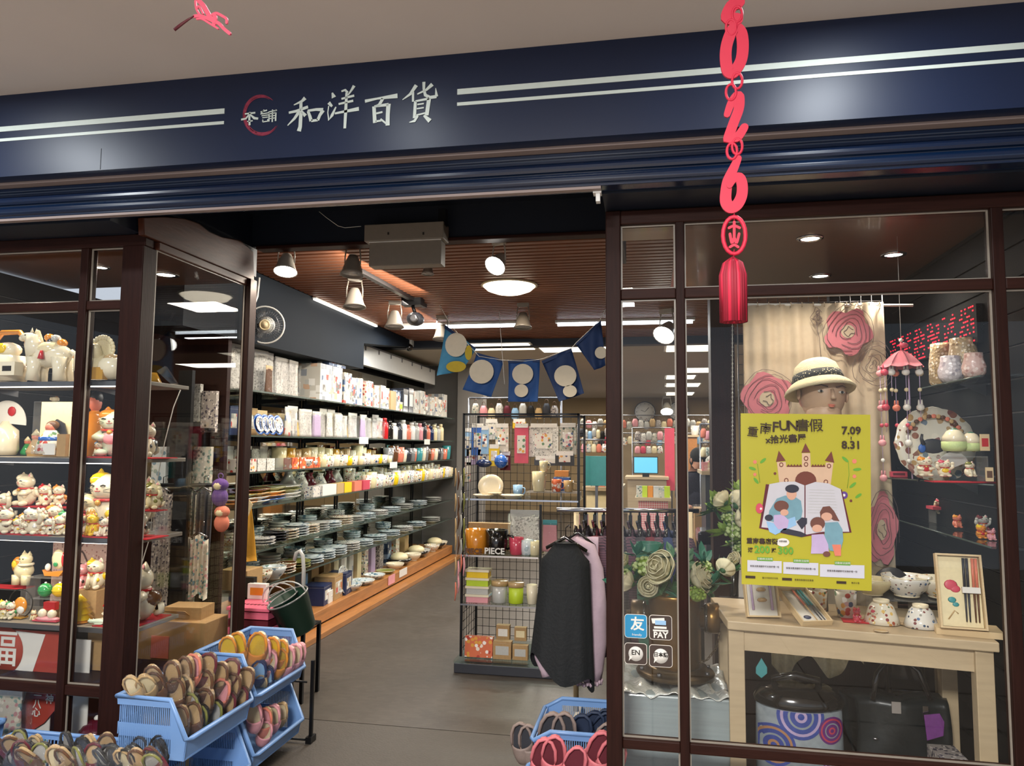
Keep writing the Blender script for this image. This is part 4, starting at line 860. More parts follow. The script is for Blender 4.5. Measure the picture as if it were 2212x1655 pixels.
for m_,w_,h_,c_ in(('c_wine',.09,.2,'dark red box'),('c_navyc',.1,.2,'navy box'),('p_boxb',.12,.21,'navy box with white print'),('kraft',.1,.2,'kraft box'),('wood_box',.14,.19,'light wooden box'),('kraft',.12,.17,'kraft box'),('wood_box',.14,.18,'light wooden box'),('p_boxw',.12,.17,'white box')):
 good(carton,(m_,1,.7,1,'p_box'),'gift_box',c_,'box',1,y,-2.9,HP,(w_,.2,h_));y+=w_+.02
for px in(572,585,598,612):good(plate,('p_porc4',)if False else('g_blue',.5,.06),'round_plate','upright blue rimmed plate','plate',1,Yat(px,930),-2.72,0,(.15,.15,.2),z=SH[1]+.08)if False else mk(lambda_plate:=plate,('g_blue',.5,.06),'round_plate','upright blue rimmed picture plate, %s from doorway on the second wall shelf'%nth('bp'),'plate',(-2.70,Yat(px,930),SH[1]+.078),0,(.15,.15,.3),'upright blue plates',tilt=(0,1.4,0))and mk(plate,('p_porc',.38,.06),'plate_print','white printed disc on the %s upright blue plate of the second shelf'%nth('bq'),'plate',(-2.694,Yat(px,930),SH[1]+.078),0,(.15,.15,.3),'upright blue plates',tilt=(0,1.4,0))
y=Yat(640)
seq=['p_box','p_boxw','c_yellow','p_lace','p_lace','f_lgrey','f_lilac','p_lace','p_lace','p_lace','f_cream_c','p_lace']
for i in range(26):
 m_=seq[i%12];good(pouch,(m_,.5,1.0,.16),'packed_bag',{'p_box':'printed clear bag','p_boxw':'white printed clear bag','c_yellow':'bright yellow pack','p_lace':'clear bag of white lace','f_lgrey':'grey cloth bag','f_lilac':'pale lilac cloth bag','f_cream_c':'cream cloth bag'}[m_],'bag',1,y,-2.73+rnd(-.03,.03),HP+rnd(-.1,.1),(.3,.26,rnd(.2,.25)if m_!='c_yellow' else.13));y+=.082
y=Yat(845);bc_=['g_red','g_dgrey','g_black','g_salmon','g_white','g_navyc','g_dgrey','g_cream_c','g_white','g_lgrey','g_salmon','g_cream_c','g_white','g_rose','g_lgrey','g_white','g_pink']
for i in range(30):
 if y>9.6:break
 m_=bc_[i%17];good(bottle,(m_,'g_white' if i%2 else m_),'bottle',m_[2:].replace('dgrey','charcoal').replace('lgrey','light grey').replace('navyc','navy').replace('cream_c','cream')+' flask','bottle',1,y,-2.72-.1*(i%2),0,(.28,.28,rnd(.17,.23)));y+=.075
y=Yat(535)
for i in range(11):
 m_=['f_black','p_lace','f_white','p_pack'][i%4];good(pouch,(m_,.5,1.0,.2,'c_black' if i%2 else 'c_white'),'small_bag',{'f_black':'black cloth bag','p_lace':'white lace bag','f_white':'plain white bag','p_pack':'speckled bag'}[m_],'bag',2,y,-2.92,HP,(.26,.24,.17));y+=.12
y=Yat(530)
for i in range(10):
 m_=['p_pack','p_lace','clear_plastic','p_packo','p_packo'][i//2];good(carton,(m_,1,.8,1),'small_pack',{'p_pack':'speckled red and white pack','p_lace':'pale lacy pack','clear_plastic':'clear plastic pack','p_packo':'orange red pack'}[m_],'pack',2,y,-2.69,HP,(.11,.09,.085));y+=.125
def row(k,px0,px1,fn,choices,name,catg,size,step,X,hmul=1,lk=''):
 y=Yat(px0);y1=Yat(px1);i=0
 while y<y1:
  a,c_=choices[(i*7+i//3)%len(choices)];s_=size*rnd(.9,1.12)
  good(fn,a,name,c_+lk,catg,k,y,X+rnd(-.015,.015),rnd(0,6)if fn in(bowl,plate)else HP+rnd(-.4,.4),(s_,s_,s_*hmul*rnd(.92,1.1)));y+=step;i+=1
BW=[(('p_porc',.5,.5),'blue printed bowl'),(('p_porc3',.5,.5),'grey blue bowl'),(('p_porc2',.5,.5),'warm flowered bowl'),(('ceramic',.5,.5),'plain white bowl')]
CP=[(('p_porc2',.4,1.0),'warm flowered cup'),(('ceramic_cream',.4,1.0),'cream cup'),(('p_pack',.4,1.0),'speckled cup'),(('g_yellow',.4,1.0),'yellow cup'),(('p_porc',.4,1.0),'blue printed cup'),(('ceramic',.4,1.0),'white cup')]
row(2,672,700,bowl,[BW[0],BW[1]],'small_bowl','bowl',.12,.13,-2.7)
row(2,700,850,cup,CP,'tea_cup','cup',.085,.088,-2.69)
row(2,660,850,cup,[CP[1],CP[5],(('g_tan',.4,1.0),'tan cup'),(('g_gold',.4,1.0),'golden brown cup')],'tall_cup','cup',.13,.14,-2.86,1.15)
row(2,852,975,cup,[(('g_grey',.4,1.0),'grey cup'),(('g_brown',.4,1.0),'brown cup'),(('g_salmon',.4,1.0),'salmon cup'),(('g_teal',.4,1.0),'teal cup'),CP[5],(('g_dgrey',.4,1.0),'charcoal cup')],'mug','cup',.13,.14,-2.70,1.2)
for px,n_,cols in((545,3,('g_orange','g_lgrey','g_olive')),(572,4,('g_white','g_lgrey','g_gold','g_wine')),(606,4,('g_blue','g_orange','g_cream_c','g_olive')),(640,4,('g_lgrey','g_white','g_olive','g_lgrey'))):
 for j in range(n_):
  mk(plate,(cols[j],.5,.14),'tray','%s oval tray, %s up, %s tray stack from doorway, fourth wall shelf'%(cols[j][2:].replace('lgrey','light grey').replace('cream_c','cream'),ORD[j],{545:'nearest',572:'second',606:'third',640:'fourth'}[px]),'tray',(-2.74,Yat(px,1070),SH[3]+.001+j*.026),HP,(.40,.2,.2),'trays stacked on the fourth wall shelf')
y=Yat(540)
for i in range(13):
 m_=['p_pack','p_packo','f_lilac','g_green','p_porc'][i%5];good(carton,(m_,1,.8,1),'small_pack',{'p_pack':'speckled pack','p_packo':'orange pack','f_lilac':'lilac pack','g_green':'green pack','p_porc':'blue and white pack'}[m_],'pack',3,y,-2.95,HP,(.11,.1,.1),rowname='back');y+=.14
for px,m_,c_ in((690,'p_porc','blue white tissue pack'),(704,'c_white','plain white pack'),(722,'c_white','plain white pack'),(738,'c_tan','tan pack'),(754,'c_yellow','bright yellow box'),(776,'c_salmon','bright orange red box'),(794,'c_rose','rose red box')):
 good(carton,(m_,1,.8,1),'gift_pack',c_,'pack',3,Yat(px,1050),-2.69,HP,(.17,.1,.085))
row(3,690,800,vase,[(('g_lgrey',),'grey bottle vase'),(('p_porc',),'blue vase'),(('g_wine',),'dark red vase')],'small_vase','vase',.19,.19,-2.9)
row(3,805,982,cup,CP,'tea_cup','cup',.12,.105,-2.69,1.05)
row(3,805,982,cup,[CP[0],CP[2],CP[1]],'tall_cup','cup',.13,.15,-2.87,1.3)
def stack(k,px,X,n_,fn,args,look,s_,dz,nm,hm=1.0):
 tag_=nth(('st',k,X>-2.8))
 for j in range(n_):
  mk(fn,args,nm,'%s, %s up, %s stack from doorway, %s row, %s wall shelf'%(look,ORD[j],tag_,'front' if X>-2.8 else 'back',sn[k]),nm.split('_')[-1],(X,Yat(px),SH[k]+.001+j*dz),rnd(0,6),(s_,s_,s_*hm),'stacked dishes on the %s wall shelf'%sn[k])
P1,P2,P3,P4=('p_porc3',.5,.08),('p_porc',.5,.08),('g_lgrey',.5,.08),('p_porc2',.5,.08)
for px,n_,a,look in((600,3,P2,'blue printed dish'),(628,4,('g_dgrey',.5,.08),'dark navy dish'),(650,4,P4,'warm flowered dish'),(672,5,P1,'grey blue dish'),(694,4,P4,'warm flowered dish'),(716,4,P3,'light grey dish'),(742,3,P1,'grey blue dish'),(766,4,P4,'warm flowered dish'),(790,3,P3,'light grey dish'),(815,3,P1,'grey blue dish'),(842,3,P2,'blue printed dish'),(868,3,P1,'grey blue dish'),(895,3,P3,'light grey dish'),(925,3,P1,'grey blue dish'),(955,3,P3,'light grey dish')):
 stack(4,px,-2.75,n_,plate,a,look,.22,.02,'dish')
for px,a,look in((590,P4,'warm flowered bowl'),(640,P1,'grey blue bowl'),(690,P3,'light grey bowl'),(745,P1,'grey blue bowl'),(800,P2,'blue printed bowl'),(860,P1,'grey blue bowl'),(920,P1,'grey blue bowl')):
 stack(4,px,-2.97,3,bowl,(a[0],.5,.4),look,.17,.022,'bowl',.8)
for px,n_,a,look in((640,3,P4,'warm flowered dish'),(672,3,('g_olive',.5,.08),'yellow green dish'),(700,3,P1,'grey blue dish'),(725,4,P1,'grey blue dish'),(750,4,P1,'grey blue dish'),(778,4,P2,'blue printed dish'),(806,3,P1,'grey blue dish'),(835,3,P1,'grey blue dish'),(864,3,P1,'grey blue dish'),(892,3,P2,'blue printed dish'),(920,3,P1,'grey blue dish'),(950,3,P3,'light grey dish')):
 stack(5,px,-2.74,n_,plate,a,look,.24,.02,'dish')
for px,a,look in((630,P1,'grey blue bowl'),(672,P3,'light grey bowl'),(720,P1,'grey blue bowl'),(775,P1,'grey blue bowl'),(830,P1,'grey blue bowl'),(890,P1,'grey blue bowl')):
 stack(5,px,-2.96,3,bowl,(a[0],.5,.4),look,.18,.022,'bowl',.8)
good(bowl_rim,('p_porc2',.5,.5),'rice_bowl','large warm flowered bowl','bowl',5,Yat(573,1240),-2.68,0,.17)
good(bowl_rim,('p_porc3',.5,.5),'rice_bowl','large pale blue bowl','bowl',5,Yat(602,1240),-2.68,0,.18)
good(bowl_rim,('g_brown',.5,.5),'rice_bowl','brown bowl','bowl',5,Yat(640,1230),-2.72,0,.15)
mk(carton,('kraft',1,.8,1,None),'carton','kraft carton at the doorway end of the sixth wall shelf','box',(-2.72,Yat(545,1240),SH[5]+.001),HP,(.2,.25,.13))
for px,py,w_,h_,m_,lb in((688,1285,.2,.16,'c_navyc','dark blue box at the near end of the wooden plinth'),(712,1270,.22,.2,'kraft','kraft box behind the dark blue box on the plinth'),(735,1255,.18,.19,'c_navyc','second dark blue box on the wooden plinth'),(700,1250,.2,.1,'paper_white','white tissue filled box on the wooden plinth')):
 Y=PX(px,py,-2.75).y;mk(carton,(m_,1,.9,1,None if m_=='paper_white' else 'p_box'),'display_box',lb,'box',(-2.76,Y,.166),HP+.1,(w_,.2,h_))
mk(plate,('p_porc',.5,.08),'show_plate','large blue and white plate standing upright on the plinth','plate',(-2.72,Yat(757,1240),.166+.125),0,(.25,.25,.3),tilt=(0,1.35,0))
for i,(px,s_,a,lk)in enumerate(((745,.12,('p_porc',.5,.5),'blue printed bowl'),(725,.11,('p_porc',.5,.5),'small blue printed bowl'),(775,.22,('p_porc3',.5,.28),'white wide dish'),(800,.24,('p_porc3',.5,.18),'white flat dish'),(825,.22,('p_porc3',.5,.2),'pale flat dish'),(848,.2,('c_olive',.5,.16),'yellow green flat dish'),(868,.2,('ceramic',.5,.3),'white deep dish'),(905,.2,('ceramic',.5,.4),'white rice bowl'),(925,.2,('g_lgrey',.5,.4),'grey rice bowl'),(945,.2,('p_porc2',.5,.4),'warm rice bowl'),(962,.2,('ceramic',.5,.4),'round white bowl'))):
 good(bowl_rim,a,'serving_bowl',lk,'bowl',-1,Yat(px,1240),-2.72,0,s_)
for px,w_,h_,m_,lb in((690,.1,.26,'kraft','kraft'),(716,.1,.24,'c_lblue','pale blue'),(736,.14,.3,'c_tan','tan'),(760,.14,.32,'kraft','tall kraft'),(778,.1,.3,'c_cream_c','cream'),(793,.12,.3,'c_white','white'),(808,.1,.3,'p_boxw','white printed'),(824,.1,.3,'c_cream_c','cream'),(838,.1,.28,'p_pack','speckled'),(852,.12,.28,'c_lilac','lilac'),(868,.12,.26,'p_cloth2','mottled grey'),(884,.12,.27,'p_boxb','blue'),(900,.12,.26,'p_pack','speckled'),(918,.14,.25,'c_tan','tan')):
 good(carton,(m_,1,.8,1,None),'folder_box',lb+' upright slim box','box',-1,Yat(px,1200),-2.95,HP,(w_,.2,h_))
def cushion_dish():return[('dish',G('g_black').lathe([(.3,0),(.5,.2),(.5,.26),(1e-5,.2)],16),[]),('mochi',G('c_cream_c').ball((0,0,.3),(.36,.36,.2),14),[])]
for px in(885,920,958):good(cushion_dish,(),'black_dish','black dish heaped with pale goods','dish',-1,Yat(px,1190),-2.76,0,.28)
ob('notice_slip',G('c_pink').bb(-2.617,-2.614,PX(838,1250,-2.62).y,PX(852,1250,-2.62).y,.08,.17),None,True,label='pink price slip fixed on the plinth front',cat='slip')
ob('notice_slip',G('paper_white').bb(-2.617,-2.614,PX(862,1240,-2.62).y,PX(878,1240,-2.62).y,.10,.175),None,True,label='white price slip fixed on the plinth front',cat='slip')
lb=root('light_box','long white panel box running above the rear end of the wall shelves','panel box',(-2.95,8.3,2.31))
ob('panel',G('white_plastic').bb(-2.96,-2.90,7.0,9.74,2.315,2.525),lb,True,bevel=.003)
ob('rail',G('grey_metal').bb(-2.899,-2.885,7.0,9.74,2.515,2.53),lb,True)
for i in range(7):ob('clip',G('grey_metal').bb(-2.898,-2.892,7.2+i*.38,7.22+i*.38,2.47,2.515),lb,True)
fn_=root('wall_fan','grey wall fan with round wire guard left of the shop ceiling','fan',PX(573,702,-2.58))
rf=.125;Mf=Matrix.Rotation(.4,4,'Z')@Matrix.Rotation(HP+.15,4,'X')
g=G('grey_metal');g.M=Mf;torus(g,(0,0,0),rf,.006,'white_plastic',32,6);torus(g,(0,0,.02),rf*.72,.002,None,28,4);torus(g,(0,0,.03),rf*.45,.002,None,24,4)
ob('guard_ring',g,fn_)
g=G('grey_metal');g.M=Mf
for i in range(40):
 a=2*math.pi*i/40;g.tube([(rf*math.cos(a),rf*math.sin(a),0),(rf*.7*math.cos(a),rf*.7*math.sin(a),.022),(.03*math.cos(a),.03*math.sin(a),.034)],.0011,4)
ob('guard_wire',g,fn_,kind='stuff')
g=G('cream');g.M=Mf;torus(g,(0,0,.036),.032,.006,None,18,6);g.lathe([(1e-5,.032),(.025,.032),(.03,.038),(1e-5,.044)],16);ob('hub',g,fn_)
for i in range(3):
 g=G('clear_plastic');g.M=Mf@Matrix.Rotation(i*2.094,4,'Z');g.prism([(.02,-.02,0),(.09,-.05,.01),(.10,.02,-.01),(.03,.03,-.005)],(0,0,-.003));ob('blade',g,fn_)
g=G('white_plastic');g.lathe([(.05,0),(.06,.03),(.04,.09)],14,M=Mf@Matrix.Translation((0,0,-.09)));g.tube([(-.02,.07,0),(-.09,.09,.02),(-.11,.09,.16)],.012,8);ob('motor',g,fn_)
ob('fan_cable',G('white_plastic').tube([PX(560,600,-2.6),PX(556,640,-2.6),PX(545,668,-2.6)],.008,6),None,True,label='thick pale cable running down to the wall fan',cat='cable')
# ================================================================ shop ceiling fittings
CZ=2.66
def spot_on(m_body,lit,name_):
 """track spot, top at z = 0, hangs down; lamp head aims -Y/-Z"""
 g=G(m_body);out=[('adapter',G(m_body).bc((0,0,-.015),(.10,.04,.03)),[])]
 out.append(('yoke',G(m_body).tube([(-.045,0,-.03),(-.055,0,-.09),(-.055,0,-.15)],.005,6).tube([(.045,0,-.03),(.055,0,-.09),(.055,0,-.15)],.005,6).tube([(-.045,0,-.03),(.045,0,-.03)],.005,6),[]))
 M=Matrix.Translation((0,0,-.15))@Matrix.Rotation(-lit if lit else-.12,4,'X')@Matrix.Rotation(math.pi,4,'X')
 out.append(('lamp_head',G(m_body).lathe([(1e-5,-.07),(.03,-.065),(.045,-.03),(.055,.0),(.07,.05),(.082,.07),(.078,.07),(.05,.03),(1e-5,.02)],18,M=M),[('lens',G('lit_lens' if lit else 'clear_plastic').lathe([(1e-5,.062),(.076,.064),(.076,.067),(1e-5,.068)],18,M=M))]))
 return out
def spot(px,py,hpx,Y,lit,m_,label,rz=0):
 p=PZ(px,py,CZ if py<800 else 2.6);v=RM.transposed()@(p-CAMP);s_=hpx*(-v.z)/FPX/.235
 return mk(spot_on,(m_,lit,'s'),'track_spotlight',label,'spotlight',p,rz,s_)
mat('spot_white','#b9b2a6',.35,noise=.04)
spot(620,522,74,3.95,.3,'spot_white','lit white track spotlight nearest the left display case',.3)
spot(1078,520,70,4.0,.8,'spot_white','lit track spotlight left of the doorway post above the round ceiling lamp',-.4)
mat('spot_grey','#80786e',.35,noise=.04)
spot(763,525,76,4.0,False,'spot_grey','unlit track spotlight hanging beside the grey blind box')
spot(767,598,72,4.9,False,'spot_grey','unlit track spotlight hanging second on the black slanted track',.5)
spot(853,650,62,5.9,False,'spot_grey','unlit track spotlight at the far end of the black slanted track',.3)
spot(925,556,40,4.6,False,'spot_grey','unlit spotlight half hidden behind the grey blind box')
spot(1130,655,58,6.2,False,'spot_grey','unlit glassy spotlight between the two strip lights')
spot(955,682,56,6.5,False,'spot_grey','unlit spotlight in front of the left strip light')
spot(1440,668,70,4.6,.8,'spot_white','lit spotlight seen through the narrow right window pane',-.5)
spot(1440,855,40,9.5,.6,'spot_white','small lit spotlight far back seen above the clock wall')
lamp('SPOT','spot_light',PY(612,596,3.9),30,WARM,.05,aim=(-.3,-.35,-1),cone=110)
lamp('SPOT','spot_light',PY(1085,590,3.95),30,WARM,.05,aim=(.3,-.3,-1),cone=110)
for nm_,(a,b_),lb in(('t',(PY(550,521,3.95),PY(750,519,3.98)),'white ceiling track holding the spotlight over the left of the doorway'),('t',(PY(960,517,4.0),PY(1290,512,4.02)),'white ceiling track over the right half of the doorway')):
 b_=Vector((b_.x,a.y,a.z));ob('ceiling_track',G('spot_white').bb(a.x,b_.x,a.y-.02,a.y+.02,a.z-.0,CZ-.001),None,True,label=lb,cat='track')
a,b_=PZ(770,590,CZ-.03),PZ(912,665,CZ-.03)
ob('ceiling_track',G('black_metal').prism([a,a+Vector((.04,0,0)),b_+Vector((.04,0,0)),b_],(0,0,.029)),None,True,label='black slanted ceiling track running back from the doorway',cat='track')
pr_=root('ceiling_projector','dark device hanging from the slatted ceiling at the end of the black track','device',PZ(892,645,CZ))
ob('mount',G('black_metal').bc((0,0,-.03),(.16,.1,.06)),pr_);ob('stem',G('black_metal').tube([(0,0,-.06),(.02,0,-.12)],.015,6),pr_);ob('body',G('c_dgrey').ball((.03,-.02,-.17),(.07,.09,.055),12),pr_);ob('lens',G('grey_metal').lathe([(.03,0),(.03,.05),(.02,.05)],12,M=Matrix.Translation((.05,-.09,-.18))@Matrix.Rotation(HP,4,'X')),pr_)
bb_=root('blind_box','grey rectangular air curtain box hung at the top of the doorway','air curtain',PY(875,540,3.7))
a,b_,c_,d_=PY(790,492,3.7),PY(960,490,3.7),PY(955,576,3.72),PY(800,578,3.72)
mat('boxgrey','#7b7266',.5,noise=.06)
ob('upper_case',G('boxgrey').bb(a.x,b_.x,3.68,3.79,PY(875,520,3.7).z,a.z+.01),bb_,True,bevel=.004);ob('lower_case',G('boxgrey').bb(d_.x,c_.x,3.695,3.78,d_.z,PY(875,520,3.7).z-.004),bb_,True,bevel=.004)
ob('groove',G('white_plastic').bb(d_.x,c_.x,3.688,3.695,PY(875,520,3.7).z-.006,PY(875,520,3.7).z-.001),bb_,True)
for x in(836,912):ob('screw',G('ink').bb(PY(x,503,3.67).x,PY(x+3,503,3.67).x,3.676,3.68,PY(x,506,3.67).z,PY(x,501,3.67).z),bb_,True)
ob('hanger',G('black_metal').bb(-1.1,-1.06,3.7,3.74,b_.z+.01,2.75),bb_,True)
cd=root('round_ceiling_lamp','large round glowing dome lamp on the slatted ceiling','ceiling lamp',(PZ(1100,615,CZ).x,PZ(1100,615,CZ).y,CZ))
ob('dome',G('lit_warm').lathe([(1e-5,-.07),(.1,-.062),(.16,-.04),(.19,-.012),(.19,-.008)],32),cd);ob('rim',G('cream').lathe([(.19,-.012),(.205,-.01),(.205,0),(.18,0)],32),cd)
for i,(x0,x1,yy,lbl)in enumerate(((858,1142,707,'left glowing strip light across the slatted ceiling'),(1200,1500,700,'right glowing strip light across the slatted ceiling behind the post'))):
 a,b_=PZ(x0,yy,CZ-.03),PZ(x1,yy-3,CZ-.03);o=root('strip_light',lbl,'strip light',((a.x+b_.x)/2,a.y,CZ-.03));w_=b_.x-a.x
 ob('housing',G('white_plastic').bc((0,0,.018),(w_,.08,.022)),o);ob('tube',G('lit_cool').tube([(-w_/2+.02,0,-.008),(w_/2-.02,0,-.008)],.014,8),o)
a,b_=PX(678,652,-2.615),PX(812,702,-2.615)
wl=root('wall_strip_light','slim white strip light along the top of the dark bulkhead','strip light',(-2.6,(a.y+b_.y)/2,2.6))
ob('tube',G('lit_strip').bb(-2.62,-2.60,a.y,b_.y,2.635,2.648),wl,True);ob('housing',G('white_plastic').bb(-2.628,-2.598,a.y,b_.y,2.648,2.658),wl,True)
cm=root('security_camera','small white dome camera under the dark ceiling beam','camera',PY(885,745,7.85));ob('base',G('white_plastic').bc((0,0,.03),(.07,.07,.1)),cm);ob('dome',G('g_black').ball((0,-.02,-.03),.045,12),cm)
ob('loose_wire',G('white_plastic').tube([PY(683,452,3.796),PY(705,470,3.796),PY(730,488,3.796),PY(745,492,3.796),PY(780,489,3.796)],.002,5),None,True,label='thin loose wire sagging under the blue header left of the grey box',cat='wire')
# ================================================================ bunting of plain blue flags
cord=root('flag_bunting','white cord carrying five flags across the doorway','cord',PY(1100,780,4.4))
YB=4.4
cp=[PY(950,660,YB),PY(975,705,YB),PY(1035,770,YB),PY(1085,778,YB),PY(1135,780,YB),PY(1170,776,YB),PY(1235,752,YB),PY(1245,740,YB),PY(1296,692,YB),PY(1310,665,YB)]
ob('line',G('paper_white').tube(cp,.002,5),cord,True);ob('drop_line',G('paper_white').tube([PY(1078,672,YB),PY(1083,740,YB),PY(1090,830,YB)],.002,5),cord,True)
mat('flag_blue','#1d4a86',.7,noise=.1,ns=15);mat('flag_navy','#15305c',.7,noise=.1);mat('flag_teal','#3f86ab',.7,noise=.1);mat('flag_cream','#cfc4ae',.7,noise=.05);mat('flag_yellow','#b9a024',.7,noise=.1)
def flag(pts,m_,spots,label,extra=()):
 P=[PY(x,y,YB+.01)for x,y in pts];o=root('bunting_flag',label,'flag',P[0],group='flags on the doorway bunting')
 A,B,Cc,Dd=P
 g=G(m_);g.sheet(lambda u,v:(A*(1-u)+B*u)*(1-v)+(Dd*(1-u)+Cc*u)*v+Vector((0,.012*math.sin(u*7+v*4),0)),10,10,th=.0015);ob('cloth',g,o,True)
 ob('top_hem',G('flag_navy').prism([A-Vector((0,.002,0)),B-Vector((0,.002,0)),B+(Cc-B)*.07-Vector((0,.002,0)),A+(Dd-A)*.07-Vector((0,.002,0))],(0,-.004,0)),o,True)
 for(cx,cy,rx,ry,mm)in spots:
  c=PY(cx,cy,YB-.012);s_=(c-CAMP).length/FPX;pts_=[(c.x+rx*s_*math.cos(a*.2618),c.y,c.z+ry*s_*math.sin(a*.2618))for a in range(24)]
  ob('disc_print',G(mm).prism(pts_,(0,.0015,0)),o,True)
flag([(962,702),(1028,752),(1000,800),(944,812)],'flag_teal',[(985,745,24,26,'flag_cream'),(985,792,22,12,'flag_yellow'),(1012,762,8,16,'flag_yellow')],'teal flag with a cream disc and yellow edge, leftmost on the bunting')
flag([(1030,762),(1088,778),(1062,858),(1000,842)],'flag_blue',[(1040,803,27,26,'flag_cream')],'blue flag with a wide cream disc, second from left on the bunting')
flag([(1098,778),(1166,776),(1162,868),(1098,868)],'flag_blue',[(1129,808,23,22,'flag_cream'),(1126,844,15,14,'flag_cream')],'blue flag with two cream discs at the middle of the bunting')
flag([(1170,780),(1234,752),(1262,850),(1208,868)],'flag_navy',[(1221,812,24,23,'flag_cream'),(1231,845,15,13,'flag_cream')],'dark blue flag with pale band and two cream discs, fourth on the bunting')
flag([(1243,742),(1298,692),(1308,790),(1284,800)],'flag_navy',[(1298,762,13,13,'flag_cream')],'dark blue flag beside the doorway post, rightmost on the bunting')
# ================================================================ central wire display stand
rk=root('display_rack','tall black wire display stand with glass shelves in the middle of the shop','display stand',(-1.0,4.95,0))
def RX(px,Y=4.92,py=1100):return PY(px,py,Y).x
X0,X1=RX(1000),RX(1250);X0b=RX(985,4.86);YF,YBk=4.92,5.35;ZT=PY(1130,893,YF).z
ob('base_box',G('c_dgrey').bb(RX(985,4.88),RX(1172,4.88)+.25,4.88,5.45,.0,PY(1080,1428,4.88).z-.03),rk,True,bevel=.006)
ob('base_glass',G('shelf_glass').bb(RX(985,4.88),RX(1172,4.88)+.25,4.87,5.45,PY(1080,1428,4.88).z-.028,PY(1080,1428,4.88).z-.012),rk,True)
for x,y in((X0,YF),(X1,YF),(X0,YBk),(X1,YBk),(RX(1168),YF)):
 ob('post',G('black_metal').bb(x-.008,x+.008,y-.008,y+.008,.1,ZT if x!=RX(1168)else PY(1168,1090,YF).z),rk,True)
ob('top_bar',G('black_metal').bb(X0,X1,YF-.008,YF+.008,ZT-.012,ZT),rk,True);ob('top_bar',G('black_metal').bb(X0,X1,YBk-.008,YBk+.008,ZT-.012,ZT),rk,True)
g=G('black_metal')
for i in range(17):x=X0+(X1-X0)*i/16;g.tube([(x,YBk,.12),(x,YBk,ZT)],.0022,4)
for i in range(28):z=.14+(ZT-.15)*i/27;g.tube([(X0,YBk+.004,z),(X1,YBk+.004,z)],.0022,4)
ob('back_grid',g,rk,True,kind='stuff')
g=G('black_metal')
for i in range(7):y=YF+(YBk-YF)*i/6;g.tube([(X0,y,.12),(X0,y,ZT)],.0022,4)
for i in range(28):z=.14+(ZT-.15)*i/27;g.tube([(X0-.003,YF,z),(X0-.003,YBk,z)],.0022,4)
ob('side_grid',g,rk,True,kind='stuff')
RZ=[PY(1080,1078,YF).z,PY(1080,1200,YF).z,PY(1080,1306,YF).z,PY(1080,1400,YF).z]
rs=[(X0,X1),(X0,RX(1165)),(X0,RX(1165)),(X0,RX(1165))]
for z,(a,b_)in zip(RZ[:3],rs):ob('shelf_glass',G('shelf_glass').bb(a,b_,YF-.03,YBk-.01,z-.009,z),rk,True);ob('shelf_edge',G('chrome').bb(a,b_,YF-.034,YF-.03,z-.010,z+.001),rk,True)
zb_=PY(1080,1428,4.88).z-.011
def rput(fn,args,nm,px,hpx,zi,label,catg,rz=0,Y=YF+.06,wide=1.0,z=None,group=None,sy=1.0,tilt=None):
 zz=(RZ[zi]if zi<3 else zb_)+.001 if z is None else z
 x=PY(px,1100,Y).x;s_=hpx*(Y+.15)/FPX*.985
 return mk(fn,args,nm,label,catg,(x,Y,zz),rz,(s_*wide,s_*sy,s_),group,tilt=tilt)
def upplate(m_):return[('plate',G(m_).lathe([(1e-5,0),(.32,0),(.5,.05),(.5,.07),(.3,.025),(1e-5,.02)],26,M=Matrix.Translation((0,0,.48))@Matrix.Rotation(HP-.2,4,'X')@Matrix.Diagonal((1.12,1,1,1))),[]),('easel',G('clear_plastic').bc((0,.06,.1),(.3,.2,.02)),[])]
rput(upplate,('ceramic',),'upright_plate',1060,50,0,'white oval plate standing upright on the top rack shelf','plate',Y=YF+.12)
rput(plate,('ceramic',.5,.14),'white_plate',1045,48,0,'flat white plate at left on the top rack shelf','plate')
rput(plate,('ceramic',.5,.14),'white_plate',1105,52,0,'flat white plate right of the upright one on the top rack shelf','plate')
rput(plate,('ceramic',.36,.09),'white_plate',1068,44,0,'smaller white plate overlapping between the two flat plates','plate',z=RZ[0]+.024)
rput(cup,('g_lblue',.38,1.0,True),'blue_mug',1118,26,0,'pale blue mug behind the flat white plate','mug',Y=YF+.2)
mk(riser,(.36,.2,round(PY(1200,1062,YF+.1).z-RZ[0],3)),'display_stand','clear acrylic stand on the right of the top rack shelf','stand',(RX(1192),YF+.1,RZ[0]))
zr=PY(1200,1062,YF+.1).z+.002
rput(cup,('ceramic_cream',.34,1.0),'tumbler',1164,42,0,'cream tumbler with orange face on the acrylic stand','cup',z=zr)
rput(cup,('ceramic_cream',.40,1.0,True),'mug',1174,22,0,'cream mug stacked on top of the cream tumbler','mug',z=zr+42*(YF+.21)/FPX*.985+.001)
rput(cup,('p_packo',.4,1.0,True),'mug',1202,26,0,'orange and yellow mug on the acrylic stand','mug',z=zr)
rput(cup,('g_tan',.42,1.0,True),'mug',1228,24,0,'brownish mug at the right end of the acrylic stand','mug',z=zr)
rput(carton,('c_blue',1,.7,.8),'small_box',1214,34,0,'blue box with an orange top behind the mugs','box',z=zr,Y=YF+.22);rput(carton,('c_orange',1,.7,.4),'small_box',1214,30,0,'orange box stacked on the blue box','box',z=zr+.096,Y=YF+.22)
def pmug(m_,t_,tc_):
 return[('body',G(m_).lathe([(.38,0),(.4,.03),(.4,1.0),(.37,1.0),(.37,.05),(1e-5,.05)],20),[]),('handle',G(m_).tube([(.4,0,.8),(.58,0,.75),(.6,0,.4),(.4,0,.25)],.05,8),[]),('print',G(tc_).ball((0,-.31,.45),(.22,.12,.2),10),[])]
